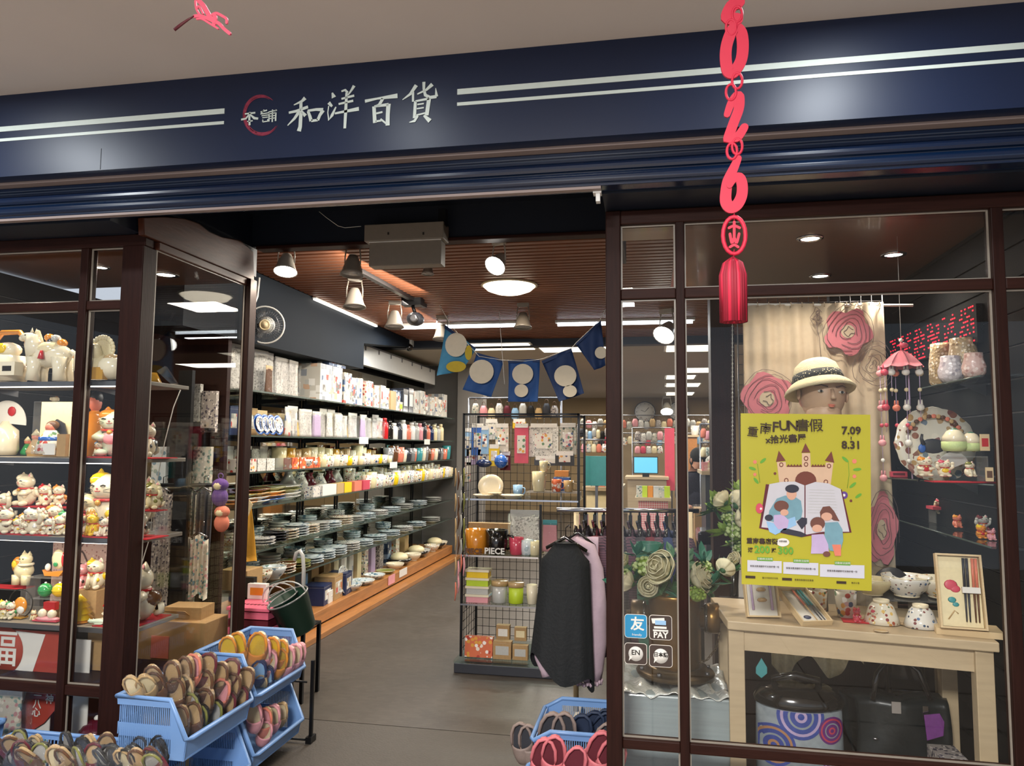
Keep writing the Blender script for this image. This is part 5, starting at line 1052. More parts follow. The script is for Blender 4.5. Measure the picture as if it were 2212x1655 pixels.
rput(carton,('kraft',1.6,.3,1.0),'tray_box',1058,58,1,'brown kraft box standing behind the two big mugs','box',Y=YF+.22)
m1=rput(cup,('g_orange',.44,1.0,True),'big_mug',1030,52,1,'golden orange mug on the second rack shelf','mug',Y=YF+.04)
m2=rput(cup,('g_black',.44,1.0,True),'big_mug',1074,52,1,'black mug with white lettering on the second rack shelf','mug',Y=YF+.04)
text('lettering','PIECE',.34,'paper_white',m2,(0,-.475,.18),ext=.004,bold=.01)
text('lettering','PIECE',.28,'c_brown',m1,(0,-.475,.16),ext=.004,bold=.01)
rput(cup,('g_rose',.42,1.0),'red_cup',1116,36,1,'rose red cup with white rim beside the black mug','cup');rput(cup,('p_porc3',.42,1.0),'red_cup',1139,32,1,'grey striped cup behind clear wrapping on second rack shelf','cup');rput(cup,('ceramic_cream',.4,1.0),'red_cup',1155,30,1,'cream cup at right end of second rack shelf','cup')
rput(pouch,('p_lace',.6,1.0,.1,'c_lgrey'),'clear_pack',1134,88,1,'clear pack of white cloth standing behind the cups','pack',Y=YF+.2,wide=1.3)
rput(pouch,('f_pink',.5,1.0,.1,'c_teal'),'clear_pack',1188,66,0,'clear pack with red flower hanging right of the rack post','pack',z=RZ[1]+.03,Y=YF+.05)
def lunchbox(m_):return[('box',G(m_).bb(-.46,.46,-.3,.3,0,.72),[]),('lid',G('ceramic').bb(-.5,.5,-.33,.33,.72,1.0),[])]
for i,(m_,c_)in enumerate((('c_pink','pink'),('c_lgrey','grey beige'),('c_lime','lime green'),('c_yellow','pale yellow'))):
 rput(lunchbox,(m_,),'lunch_box',1036,17,2,c_+' lunch box with white lid, '+['bottom','second','third','top'][i]+' of the stack on the third rack shelf','lunch box',z=RZ[2]+.001+i*.0545,wide=3.0,sy=3.0,group='lunch boxes stacked on the rack')
def jar(m_):return[('body',G(m_).lathe([(.4,0),(.44,.04),(.45,.78)],20),[]),('lid',G('g_tan').lathe([(.5,.78),(.5,.98),(.46,1.0),(1e-5,1.0)],20),[])]
rput(jar,('g_lgrey',),'lidded_jar',1081,46,2,'grey beige jar with brown lid on third rack shelf','jar',wide=.8,sy=.8);rput(jar,('c_lime',),'lidded_jar',1116,44,2,'pale lime jar with brown lid on third rack shelf','jar',wide=.8,sy=.8)
rput(cup,('ceramic',.3,1.0),'white_tumbler',1150,40,2,'white tumbler at right end of third rack shelf','cup',wide=.9)
rput(carton,('p_packo',1,.3,.7,None),'picture_box',1039,60,3,'flat picture box leaning at left of the lowest rack level','box',tilt=(-.12,0));rput(carton,('kraft',.72,.5,1,'c_lgrey'),'kraft_box',1089,36,3,'kraft box with blue spot label on the rack base','box',wide=1.5);rput(carton,('kraft',.72,.5,1,'c_lgrey'),'kraft_box',1127,30,3,'kraft box with cream label on the rack base','box',wide=1.5)
rput(carton,('kraft',.72,.5,1,'c_white'),'kraft_box',1090,30,3,'kraft box standing behind the blue spot one','box',wide=1.3,Y=YF+.16,z=zb_+.1);mk(riser,(.34,.1,.099),'display_stand','clear stand at the back of the rack base','stand',(RX(1106),YF+.16,zb_));rput(carton,('kraft',.72,.5,1,'c_cream_c'),'kraft_box',1127,27,3,'kraft box standing behind the cream label one','box',wide=1.3,Y=YF+.16,z=zb_+.1)
hangs=[(1010,925,20,60,'g_lblue','pale blue'),(1032,915,26,68,'c_blue','bright blue'),(1048,920,16,60,'c_lblue','light blue'),(1062,905,26,44,'p_lace','white lacy'),(1085,915,28,60,'p_cloth3','flowered'),(1127,915,30,84,'c_rose','red printed'),(1122,905,28,20,'c_yellow','yellow topped'),(1175,915,62,70,'p_lace','large clear pale'),(1227,914,36,66,'p_cloth','green patterned'),(1020,958,22,46,'c_lilac','lilac'),(1045,962,24,42,'p_pack','speckled'),(1068,960,22,46,'c_yellow','yellow striped'),(1092,975,22,40,'f_wine','dark red'),(1185,985,60,20,'c_dgrey','dark navy'),(1220,975,40,30,'c_black','black'),(1010,990,16,50,'p_cloth3','pastel')]
for i,(x,y,w_,h_,m_,c_)in enumerate(hangs):
 Y=YBk-.03-.03*(i%3);p=PY(x,y,Y);k_=(Y*1.03)/FPX;g=G(m_);W_,H_=w_*k_,h_*k_
 o=root('hanging_pack','%s pack hanging on the upper rack grid, %s from the left'%(c_,ORD[sorted(h[0]for h in hangs).index(x)]),'pack',(p.x,p.y,p.z),group='packs hanging on the upper rack grid')
 ob('pack',G(m_).bb(-W_/2,W_/2,-.008,.008,-H_,-.02),o);ob('header',G('c_white').bb(-W_/2.2,W_/2.2,-.009,.009,-.03,0),o);ob('print',G('p_pack').bb(-W_*.3,W_*.3,-.0105,-.008,-H_*.75,-H_*.3),o);ob('hook',G('chrome').tube([(0,-.01,-.005),(0,.06,.0)],.002,4),o)
mk(ball_box,('g_blue',),'blue_purse','round blue mesh purse on the upper left of the rack grid','purse',PY(1082,1012,YBk-.1),0,.1);mk(ball_box,('g_navyc',),'blue_purse','small dark blue purse left of the round blue purse','purse',PY(1045,1010,YBk-.1),0,(.12,.05,.06))
for i in range(22):
 x,y=986+(i%4)*6-2,1012+(i//4)*46+(i%3)*8;p=PY(x,y,4.84-.02*(i%2));g=G(['f_tan','f_brown','f_lgrey','f_olive'][i%4]if i<17 else['f_salmon','f_pink'][i%2])
 L_=.12;g.tube([(0,0,0),(.004,0,-L_*.5),(-.003,0,-L_)],[.004,.008,.003],6);g.tube([(0,0,0),(.0,.05,.01)],.0015,4,'chrome')
 ob('hanging_charm',g,None,label='thin hanging charm, %s of the string down the left rack side'%ORD[i],cat='charm',group='charms on the left side of the rack',loc=p)
# ================================================================ clothes rail with garments
cr=root('clothes_rail','wheeled chrome clothes rail beside the doorway post','clothes rail',(-.35,4.05,0))
p0=PY(1205,1100,4.05);zr_=p0 .z
ob('top_bar',G('chrome').tube([(p0 .x,4.0,zr_),(.25,4.15,zr_)],.012,8),cr,True)
for x in(-.40,.2):ob('post',G('cream').tube([(x,4.05,.1),(x,4.06,zr_)],.014,8),cr,True);ob('foot',G('cream').tube([(x,3.86,.06),(x,4.26,.06)],.016,8),cr,True)
for x in(-.40,.2):
 for y in(3.86,4.26):ob('castor',G('g_dgrey').ball((x,y,.03),.03,8),cr,True)
checks('plaid','#5c3f4c','#241c2c',26);checks('plaid_dark','#3a3540','#14121a',22);checks('gingham','#d9707c','#e9d6cf',14)
def coat(m_,w_,h_,sl=.55,flare=1.15):
 """garment hanging from z = 0 (hook base) with shoulders, body and two sleeves; width along X"""
 g=G(m_)
 def body(u,v):
  sh=1-.0*v;a=2*math.pi*u;ww=w_/2*(min(1,.30+4.5*v)if v<.155 else 1+(flare-1)*v);dd=.024*min(1,.4+3*v)*(1+.25*math.sin(7*a)*v)
  z=-.02-h_*v if v>.155 else-.02-h_*v*.9;return(ww*math.cos(a),dd*math.sin(a)+.012*math.sin(ww*30+v*5),z)
 n,k=26,14;vs=[body(i/n,j/k)for j in range(k+1)for i in range(n)];fs=[(j*n+i,j*n+(i+1)%n,(j+1)*n+(i+1)%n,(j+1)*n+i)for j in range(k)for i in range(n)]
 g.add(vs,fs+[tuple(range(n))],None,True)
 s_=[]
 for q in(-1,1):
  gs=G(m_);gs.tube([(q*w_*.42,0,-.10),(q*w_*.52,-.01,-.16),(q*w_*.56,-.02,-.16-sl*.5),(q*w_*.55,-.03,-.16-sl)],[.04,.055,.05,.045],12);s_.append(('sleeve',gs,[]))
 hg=G('g_black').tube([(-w_*.42,0,-.085),(0,0,-.012),(w_*.42,0,-.085)],.009,6).tube([(0,0,-.012),(0,0,.03),(.0,.015,.045),(0,.03,.03)],.006,5).bc((0,0,-.02),(.05,.02,.07))
 return[('body',g,[])]+s_+[('hanger',hg,[])]
k=0
for i in range(13):
 x=-.40+i*.048;m_=['plaid','plaid_dark','f_wine','plaid','f_navyc','plaid_dark'][i%6]
 mk(coat,(m_,.34,.68,.45),'hanging_shirt','%s on the rail, %s from its doorway end'%({'plaid':'plum checked shirt','plaid_dark':'dark checked shirt','f_wine':'wine red shirt','f_navyc':'navy shirt'}[m_],ORD[i]),'shirt',(x,4.12+.004*i,zr_-.045),HP+rnd(-.04,.04),1,'shirts on the chrome rail')
bp_=PY(1222,1172,3.66)
def tunic(m_):
 """front-facing black flared tunic"""
 g=G(m_)
 def fn(u,v):
  a=2*math.pi*u;w_=(.065+.09*min(1,v*6))if v<.12 else.14+.055*v;dd=.05+.03*v
  z=-.62*v-.10*v*math.sin(a*1.0)*0-(.10*v*(math.cos(a)<.1)*abs(math.cos(a)))*0-.04*v*math.sin(3*a)
  return(w_*math.cos(a)-.02*v,dd*math.sin(a)+.006*math.sin(9*a)*v,z-.06*v*v*math.cos(a))
 n,k=40,22;vs=[fn(i/n,j/k)for j in range(k+1)for i in range(n)];fs=[(j*n+i,j*n+(i+1)%n,(j+1)*n+(i+1)%n,(j+1)*n+i)for j in range(k)for i in range(n)]
 g.add(vs,fs+[tuple(range(n))],None,True)
 return[('body',g,[]),('hanger',G('g_black').tube([(-.12,0,-.03),(0,0,.025),(.13,0,-.04)],.01,6).tube([(0,0,.025),(0,0,.07),(.02,.0,.085),(.03,0,.07)],.004,5),[])]
mat('f_coal','#0c0f11',.75,noise=.2,ns=30,bump=.25,bs=60);mat('f_mauve','#bba3ae',.85,noise=.06,bump=.15,bs=150)
mk(tunic,('f_coal',),'black_tunic','black flared tunic on a hanger facing the doorway at the rail end','garment',bp_,0,(.80,.9,1.0))
pj=root('mauve_top','pale mauve long-sleeved top with ruffled cuffs hanging behind the black tunic','garment',PY(1250,1172,3.93))
g=G('f_mauve');A=[PY(x,y,3.76)for x,y in((1242,1166),(1272,1185),(1284,1230),(1288,1300),(1285,1380),(1275,1440),(1268,1466))]
g.tube(A,[.02,.036,.045,.05,.06,.066,.07],14);ob('right_sleeve',g,pj,True,label='hanging mauve sleeve with ruffled cuff')
g=G('f_mauve');
for i in range(26):a=i/26*6.283;g.ball(A[-1]+Vector((.07*math.cos(a),.07*math.sin(a),-.005-.006*(i%2))),(.01,.01,.012),6)
ob('cuff_ruffle',g,pj,True)
g=G('f_mauve');B=[PY(x,y,3.70)for x,y in((1152,1395),(1165,1420),(1180,1445),(1184,1458))];g.tube(B,[.012,.025,.032,.034],10);ob('left_sleeve',g,pj,True)
g=G('f_mauve');g.sheet(lambda u,v:PY(1222+70*u,1160+30*v,3.79)+Vector((0,.01*math.sin(u*9),-.35*v)),8,8,th=.004);ob('body',g,pj,True)
ob('hanger',G('g_black').tube([PY(1225,1165,3.77),PY(1250,1150,3.78),PY(1285,1180,3.77)],.008,6),pj,True)
# ================================================================ rear of the shop
def bxo(name,x0,x1,ya,yb,Y,dep,m_,label,catg,bevel=0):
 a,b_=PY(x0,ya,Y),PY(x1,yb,Y);return ob(name,G(m_).bb(a.x,b_.x,Y,Y+dep,b_.z,a.z),None,True,label=label,cat=catg,bevel=bevel)
gb_=root('green_board','plain green board standing behind the clothes rail','board',(PY(1285,1050,5.6).x,5.6,0));a,b_=PY(1262,985,5.6),PY(1312,1050,5.6);ob('panel',G('c_teal').bb(a.x,b_.x,5.6,5.62,b_.z,a.z),gb_,True);ob('post',G('grey_metal').bb(a.x+.08,a.x+.1,5.625,5.645,0,a.z),gb_,True)
MATS['c_teal'].node_tree.nodes['Principled BSDF'].inputs['Base Color'].default_value=lin('#2f8a72')
def clock():
 g=G('g_dgrey');torus(g,(0,0,0),.48,.035,None,28,6,'Y');f_=G('paper_white').lathe([(1e-5,0),(.47,0),(.47,.03),(1e-5,.03)],28,M=Matrix.Rotation(HP,4,'X'))
 t_=G('ink')
 for i in range(12):
  a=i*math.pi/6;t_.bc((.4*math.sin(a),-.036,.4*math.cos(a)),(.03,.006,.03))
 h_=G('ink').prism([(-.01,-.04,0),(.01,-.04,0),(.2,-.04,.2),(.18,-.04,.22)],(0,-.006,0)).prism([(-.015,-.04,0),(.015,-.04,0),(-.18,-.04,.1),(-.19,-.04,.08)],(0,-.006,0))
 return[('rim',g,[]),('face',f_,[('hour_mark',t_)]),('hand',h_,[])]
place(clock,(),'wall_clock',1393,890,44,16.8,'round white wall clock on the tan rear wall between the posts','clock')
place(clock,(),'wall_clock',1466,888,42,16.8,'second round wall clock half hidden by the window mullion','clock')
rng=random.Random(3)
def clutter(name,catg,px,py,wpx,hpx,Y,m_,label,dep=.25,n=3):
 """small counter or rack filled with goods, far back"""
 o=root(name,label,catg,PY(px,py+hpx,Y));a,b_=PY(px,py,Y),PY(px+wpx,py+hpx,Y)
 return o,a,b_
def counter(px0,px1,ytop,Y,dep,m_,label,name='counter'):
 a,b_=PY(px0,ytop,Y),PY(px1,ytop,Y);o=root(name,label,'counter',((a.x+b_.x)/2,Y,0));h=a.z
 ob('top',G('wood_pale').bb(a.x,b_.x,Y,Y+dep,h-.03,h),o,True);ob('body',G(m_).bb(a.x+.03,b_.x-.03,Y+.03,Y+dep-.03,0,h-.03),o,True)
 return a,b_,h
a,b_,h_=counter(1258,1345,1052,6.2,.7,'c_cream_c','pale table of small goods behind the clothes rail','goods_table')
for i in range(14):mk(carton,(['p_pack','p_cloth3','c_salmon','p_boxw'][i%4],1,1,1),'table_pack','%s pack on the pale table behind the clothes rail, %s'%(['speckled','leafy','salmon','white'][i%4],ORD[i]+' from the left'),'pack',(a.x+.04+(b_.x-a.x-.08)*i/13,6.3+.1*(i%3),h_+.001),0,(.05,.06,rng.uniform(.04,.1)),'packs on the pale table')
a,b_,h_=counter(1372,1450,1075,7.5,.6,'gingham','table under a red checked cloth behind the clothes rail','checked_table')
for i in range(6):mk(carton,(['p_cloth','c_lime','c_orange','p_boxw'][i%4],1,1,1),'table_pack','%s box on the red checked table, %s from left'%(['green','lime','orange','white'][i%4],ORD[i]),'pack',(a.x+.04+(b_.x-a.x-.08)*i/5,7.6,h_+.001),0,(.06,.06,.11),'boxes on the checked table')
a,b_,h_=counter(1350,1445,1030,9.5,.6,'wood_pale','pale cashier counter with a blue screen','cashier_counter')
mo=root('monitor','flat monitor with a pale blue screen on the cashier counter','monitor',PY(1396,1028,9.45));p1_,p2_=PY(1370,988,9.5),PY(1420,1022,9.5)
mat('screen_blue','#5fb4d6',.4,noise=0,emit=.6)
ob('case',G('c_black').bb(p1_.x-.01,p2_.x+.01,9.5,9.53,p2_.z-.01,p1_.z+.01),mo,True);ob('screen',G('screen_blue').bb(p1_.x,p2_.x,9.495,9.5,p2_.z,p1_.z),mo,True);ob('foot',G('c_black').bb(p1_.x+.1,p2_.x-.1,9.5,9.6,p2_.z-.05,p2_.z-.01),mo,True)
specs=[]
for i in range(6):specs.append((1372+i*12,925+(i%2)*4,12,26,11.5,['p_cloth2','p_lace','f_lgrey','p_cloth','f_pink','p_cloth3'][i]))
for i in range(5):specs.append((1372+i*12,958,11,22,11.4,['f_pink','f_rose','p_lace','f_cream_c','p_pack'][i]))
for i in range(7):specs.append((1252+i*9,918+(i%3)*3,9,26,9.0,['f_dgrey','p_lace','f_lblue','f_lgrey','f_cream_c','f_black','p_cloth2'][i]))
for i in range(5):specs.append((1256+i*11,952,10,26,8.6,['f_pink','p_cloth3','f_cream_c','f_salmon','p_pack'][i]))
for i in range(11):specs.append((1020+i*17,862+(i%3)*5,15,34,6.8,['p_cloth','f_pink','f_cream_c','p_lace','f_wine','f_lblue','f_lgrey','f_black','f_tan','f_dgrey','p_cloth2'][i]))
for i in range(24):
 specs.append((1254+i*12.5,898+(i%3)*3,11,24,14.0,['p_cloth','f_pink','p_lace','f_lgrey','f_tan','p_cloth2','f_cream_c','f_salmon'][i%8]));specs.append((1256+i*12.5,936+(i%2)*3,11,24,13.8,['p_pack','f_cream_c','p_cloth3','f_dgrey','f_rose','p_lace','f_lblue'][i%7]))
for i in range(5):specs.append((1514+i*9,918+(i%2)*5,12,28,7.5,['f_salmon','f_pink','p_cloth3','f_salmon','p_pack'][i]))
for i in range(5):specs.append((1514+i*9,958,12,30,7.4,['f_cream_c','p_cloth','p_lace','p_cloth3','p_pack'][i]))
def hangbag(m_):return[('bag',G(m_).lathe([(.28,0),(.45,.1),(.42,.5),(.25,.72)],12,sy=.35),[]),('strap',torus(G('c_brown'),(0,0,.78),.2,.025,'c_brown',14,5,'Y'),[])]
for i,(x,y,w_,h_,Y,m_)in enumerate(specs):
 grp={14.0:'farthest bag rack upper row',13.8:'farthest bag rack lower row',11.5:'rear bag rack top row',11.4:'rear bag rack lower row',9.0:'side bag rack top row',8.6:'side bag rack lower row',6.8:'bags hanging above the wire stand',7.5:'right rear bag rack upper row',7.4:'right rear bag rack lower row'}[Y]
 place(hangbag,(m_,),'shoulder_bag',x+w_/2,y+h_,h_,Y,'%s bag, %s in the %s'%(m_[2:].replace('dgrey','charcoal').replace('lgrey','grey').replace('cream_c','cream').replace('cloth','patterned').replace('lblue','pale blue').replace('pack','speckled').replace('lace','lacy'),nth(grp),grp),'bag',0,grp,wide=w_/h_*1.3)
for Y,x0,x1,yy in((14.0,1250,1556,897),(13.8,1250,1556,935),(11.5,1366,1450,924),(11.4,1366,1440,956),(9.0,1248,1316,916),(8.6,1250,1314,950),(6.8,1012,1212,860),(7.5,1513,1560,916),(7.4,1513,1560,956)):
 a,b_=PY(x0,yy,Y),PY(x1,yy,Y);o=root('bag_rail','thin metal rail of bags, %s of the rear bag rails'%nth('br'),'rail',((a.x+b_.x)/2,Y,a.z),group='rear bag rails')
 ob('bar',G('grey_metal').tube([(a.x,Y+.02,a.z),(b_.x,Y+.02,a.z)],.01,6),o,True)
 for xx in(a.x,b_.x):ob('post',G('grey_metal').tube([(xx,Y+.02,0),(xx,Y+.02,a.z)],.01,6),o,True)
bxo('red_cupboard',1436,1458,925,1060,9.9,.3,'c_rose','narrow red cupboard left of the window mullion far back','cupboard');
a,b_,h_=counter(1482,1510,940,12.5,.5,'wood_step','far tan cabinet under a small white lamp','rear_cabinet')
mk(cup,('g_white',.4,1.0),'small_lampshade','small white lamp on the far tan cabinet','lamp',((a.x+b_.x)/2+.05,12.7,h_+.001),0,.16)
a,b_,h_=counter(1516,1560,1018,6.3,.6,'c_dgrey','dark counter of pink goods behind the window mullion','dark_counter')
for i in range(7):mk(carton,(['f_pink','p_pack','f_cream_c'][i%3],1,1,1),'counter_pack','%s pack on the dark counter, %s from left'%(['pink','speckled','cream'][i%3],ORD[i]),'pack',(a.x+.03+(b_.x-a.x-.05)*i/6,6.4,h_+.001),0,(.05,.06,rng.uniform(.04,.09)),'packs on the dark counter')
mk(ball_box,('p_cloth',),'flower_ball','round bunch of white flowers on the dark counter','flowers',(PY(1540,1000,6.5).x,6.5,h_+.001),0,.13)
bb2=root('kraft_bin','upright kraft paper box on the floor behind the mullion','box',(PY(1517,1140,7.0).x,7.0,0));a,b_=PY(1500,1098,7.0),PY(1534,1150,7.0)
ob('box',G('kraft').bb(a.x,b_.x,7.0,7.2,0,a.z),bb2,True,bevel=.004);ob('bag_rim',G('film').bb(a.x-.01,b_.x+.01,6.99,7.21,a.z-.04,a.z+.02),bb2,True)
sl=root('stool','black padded stool with dark legs behind the right window glass','stool',(PY(1532,1160,5.2).x,5.25,0));zt_=PY(1532,1146,5.2).z;xa,xb=PY(1506,1150,5.2).x,PY(1560,1150,5.2).x
ob('seat',G('g_black').bb(xa,xb,5.12,5.42,zt_-.09,zt_),sl,True,bevel=.02)
for x in(xa+.02,xb-.02):
 for y in(5.15,5.39):ob('leg',G('black_metal').bb(x-.014,x+.014,y-.014,y+.014,0,zt_-.09),sl,True)
ps=root('person','person with dark hair bending forward in a dark checked shirt and beige trousers','person',(PY(1492,1140,8.6).x,8.6,0))
def skin_fig():
 J=dict(pel=(0,0,.88),bel=(.0,-.04,1.02),che=(.0,-.13,1.24),nec=(.0,-.2,1.38),hd0=(.0,-.25,1.47),hd1=(.0,-.30,1.58),sl=(-.17,-.14,1.32),sr=(.17,-.14,1.32),el=(-.24,-.2,1.08),er=(.25,-.18,1.06),wl=(-.2,-.38,.98),wr=(.2,-.36,.96),hl=(-.18,-.46,.97),hr=(.18,-.44,.95),pl=(-.1,0,.84),pr=(.1,0,.84),kl=(-.11,-.02,.48),kr=(.11,.0,.48),al=(-.11,.03,.09),ar=(.11,.05,.09),tl=(-.12,-.1,.04),tr=(.12,-.08,.04))
 Rr=dict(pel=.13,bel=.13,che=.145,nec=.055,hd0=.075,hd1=.09,sl=.07,sr=.07,el=.05,er=.05,wl=.032,wr=.032,hl=.035,hr=.035,pl=.1,pr=.1,kl=.065,kr=.065,al=.042,ar=.042,tl=.035,tr=.035)
 E=[('pel','bel'),('bel','che'),('che','nec'),('nec','hd0'),('hd0','hd1'),('che','sl'),('che','sr'),('sl','el'),('sr','er'),('el','wl'),('er','wr'),('wl','hl'),('wr','hr'),('pel','pl'),('pel','pr'),('pl','kl'),('pr','kr'),('kl','al'),('kr','ar'),('al','tl'),('ar','tr')]
 ks=list(J);me=bpy.data.meshes.new('person_body');me.from_pydata([J[k]for k in ks],[(ks.index(a),ks.index(b))for a,b in E],[])
 o=bpy.data.objects.new('body',me);COL.objects.link(o);o.parent=ps
 sk=o.modifiers.new('skin','SKIN');
 if not me.skin_vertices:
  bpy.context.view_layer.objects.active=o;o.select_set(True)
  try:bpy.ops.mesh.customdata_skin_add()
  except Exception:pass
  o.select_set(False)
 for i,k in enumerate(ks):me.skin_vertices[0].data[i].radius=(Rr[k],Rr[k]*(.8 if k in('che','bel','pel')else 1))
 me.skin_vertices[0].data[0].use_root=True
 s_=o.modifiers.new('sub','SUBSURF');s_.levels=2;s_.render_levels=2
 return o
mat('skin','#b98468',.55,noise=.05,sss=.1)
try:
 o=skin_fig();dg=bpy.context.evaluated_depsgraph_get();me=bpy.data.meshes.new_from_object(o.evaluated_get(dg));o.modifiers.clear();o.data=me
 me.materials.clear()
 for n_ in('skin','plaid_dark','f_cream_c','g_black'):me.materials.append(MATS[n_])
 for f_ in me.polygons:
  c=f_.center;f_.use_smooth=True
  f_.material_index=1 if(.9<c.z<1.40 and c.y>-.34)else(2 if.1<c.z<=.9 else(3 if c.z<=.1 else 0))
except Exception as ex:print('person',ex)
g=G('f_black').ball((0,-.275,1.60),(.105,.12,.105),14);g.ball((0,-.22,1.53),(.095,.09,.1),12);ob('hair',g,ps)
g=G('plaid_dark').lathe([(.165,.82),(.17,.95),(.165,1.05),(.17,1.15)],18,(0,-.05,0),sy=.8);ob('shirt',g,ps)
for s in(-1,1):
 for i in range(5):pass
ob('face',G('skin').ball((0,-.37,1.53),(.015,.02,.025),8).ball((-.035,-.372,1.56),(.012,.006,.008),6,'c_black').ball((.035,-.372,1.56),(.012,.006,.008),6,'c_black').ball((0,-.365,1.50),(.025,.006,.006),6,'c_rose').ball((-.095,-.27,1.54),(.012,.02,.03),8).ball((.095,-.27,1.54),(.012,.02,.03),8),ps)
ps.rotation_euler=(0,0,.35);ps.scale=(.88,)*3
# ================================================================ right shop window
mat('satin','#8d989a',.28,noise=.12,ns=4,stretch=(1,1,22),coat=.2);mat('crumple','#d6d8d2',.2,noise=.1,ns=12,bump=.9,bs=25,metal=.3)
mat('brass','#7a5a2c',.3,.8,noise=.22,ns=7,bump=.05,bs=20);mat('brass_dark','#54432c',.35,.7,noise=.2,ns=9)
pd=root('satin_pedestal','silver grey satin covered box carrying the brass hydrant vase','pedestal',(.09,3.5,0))
ob('cover',G('satin').bb(-.122,.312,3.22,3.72,.17,.475),pd,True,bevel=.008)
g=G('crumple');g.sheet(lambda u,v:(-.126+.44*u,3.21+.51*v,.478+.012*math.sin(u*17+v*5)*math.sin(v*13+u*4)+.006*math.sin(u*41)),30,24,th=.003);ob('top_cloth',g,pd,True)
for x in(-.1,.08,.27):ob('leg',G('paper_white').bb(x,x+.035,3.26,3.68,.05,.17),pd,True)
ob('floor_window_right',G('wood_dark_h').bb(-.111,2.2,2.935,4.5,.03,.05),kind='structure')
hy=root('hydrant_vase','old brass hydrant shaped vase with chained side cap holding flowers','vase',(.09,3.46,.49))
def hx(px):return PY(px,1300,3.46).x
cx_=hx(1457);r_=(hx(1513)-hx(1400))/2
zb_,zt_=.497,PY(1450,1290,3.46).z
ob('body',G('brass').lathe([(r_*.98,0),(r_,.01),(r_,.33),(r_*1.04,.335),(r_*1.04,.35),(r_,.355),(r_,zt_-zb_),(r_*.9,zt_-zb_),(r_*.9,.3)],32,(cx_,3.46,zb_)),hy,True)
ob('flange',G('brass_dark').lathe([(r_*1.45,0),(r_*1.5,.012),(r_*1.42,.022),(r_*1.2,.024),(r_*1.2,.04),(r_*1.0,.045)],32,(cx_,3.46,zb_)),hy,True)
for i in range(8):a=i*.785+.3;ob('bolt',G('grey_metal').lathe([(.010,0),(.010,.014),(1e-5,.014)],6,(cx_+r_*1.32*math.cos(a),3.46+r_*1.32*math.sin(a),zb_+.02)),hy,True)
zo=PY(1530,1335,3.46).z
for s,m_ in((1,'brass'),(-1,'brass_dark')):
 o=ob('outlet',G(m_).lathe([(.045,0),(.045,.03),(.062,.035),(.066,.05),(.066,.085),(.055,.09),(.02,.092),(.018,.11),(1e-5,.112)],22,M=Matrix.Translation((cx_+s*r_*.9,3.46,zo))@Matrix.Rotation(s*HP,4,'Y')),hy,True)
 ob('gasket',torus(G('g_black'),(cx_+s*(r_*.9+.03),3.46,zo),.056,.009,'g_black',20,6,'X'),o,True)
pts=[Vector((cx_+r_*.9+.09,3.44,zo-.05)),Vector((cx_+r_+.06,3.42,zo-.12)),Vector((cx_+r_+.02,3.40,zo-.165)),Vector((cx_+r_*.6,3.39,zo-.19)),Vector((cx_+r_*.2,3.38,zo-.18))]
n_=0
for i in range(len(pts)-1):
 for j in range(4):
  p=pts[i].lerp(pts[i+1],(j+.5)/4);d=(pts[i+1]-pts[i]).normalized();u=d.orthogonal().normalized()if n_%2 else d.cross(d.orthogonal().normalized())
  ob('chain_link',G('brass_dark').tube([p+d*.010*math.cos(a)+u*.005*math.sin(a)for a in[k*.785 for k in range(8)]],.0018,5,closed=True),hy,True);n_+=1
mat('petal','#ddd6b4',.6,noise=.08,ns=20,sss=.1);mat('petal_green','#b9c98a',.6,noise=.12,ns=25);mat('leaf','#2f5a35',.5,noise=.25,ns=15);mat('leaf_teal','#2e6a55',.45,noise=.2);mat('leaf_lime','#7f9a3c',.5,noise=.2);mat('stem','#4c5a30',.6)
def rose(m_='petal'):
 g=G(m_)
 for ring,(n_,r,tz,cl)in enumerate(((3,.16,.5,.9),(5,.28,.44,.7),(6,.40,.34,.45),(7,.52,.2,.2))):
  for i in range(n_):
   a=2*math.pi*i/n_+ring*.6
   def fn(u,v,a=a,r=r,tz=tz,cl=cl):
    w_=(u-.5)*1.9/(1+ring*.35);rr=r*(.35+.65*math.sin(v*1.9))+.10*v*v*(ring/3)
    return(rr*math.cos(a+w_),rr*math.sin(a+w_),-.05+(tz+.25)*v-.12*abs(w_)*v)
   g.sheet(fn,4,4,th=.02)
 g.ball((0,0,.3),(.12,.12,.25),8)
 return[('petals',g,[('sepal',G('leaf').lathe([(1e-5,-.2),(.12,-.12),(.3,.02),(.22,.05)],8))])]
def leafy(m_='leaf',n_=9,spread=1.0):
 g=G(m_);rg=random.Random(n_)
 for i in range(n_):
  a=rg.uniform(0,6.28);e=rg.uniform(.1,1.1);L_=rg.uniform(.5,1)*spread;d=Vector((math.cos(a)*math.cos(e),math.sin(a)*math.cos(e),math.sin(e)));s_=d.cross(Vector((0,0,1))).normalized()*L_*.22;u=s_.cross(d).normalized()*.03
  g.add([(0,0,0),d*L_*.35+s_+u,d*L_*.7+s_*.8,d*L_,d*L_*.7-s_*.8,d*L_*.35-s_+u,d*L_*.5-u*2],[(0,1,6),(1,2,6),(2,3,6),(3,4,6),(4,5,6),(5,0,6)])
 return[('leaves',g,[])]
def puff(m_='petal_green'):
 g=G(m_);rg=random.Random(5)
 for i in range(46):
  z=rg.uniform(-.3,1);a=rg.uniform(0,6.28);c=math.sqrt(1-z*z);p=Vector((c*math.cos(a),c*math.sin(a),z))*.45
  g.ball(p,(.11,.11,.09),6)
 return[('florets',g,[]),('core',G('leaf_lime').ball((0,0,0),.4,8),[])]
fp=root('flower_bouquet','bouquet of cream roses and greenery standing in the brass hydrant vase','bouquet',(cx_,3.46,zt_-.04))
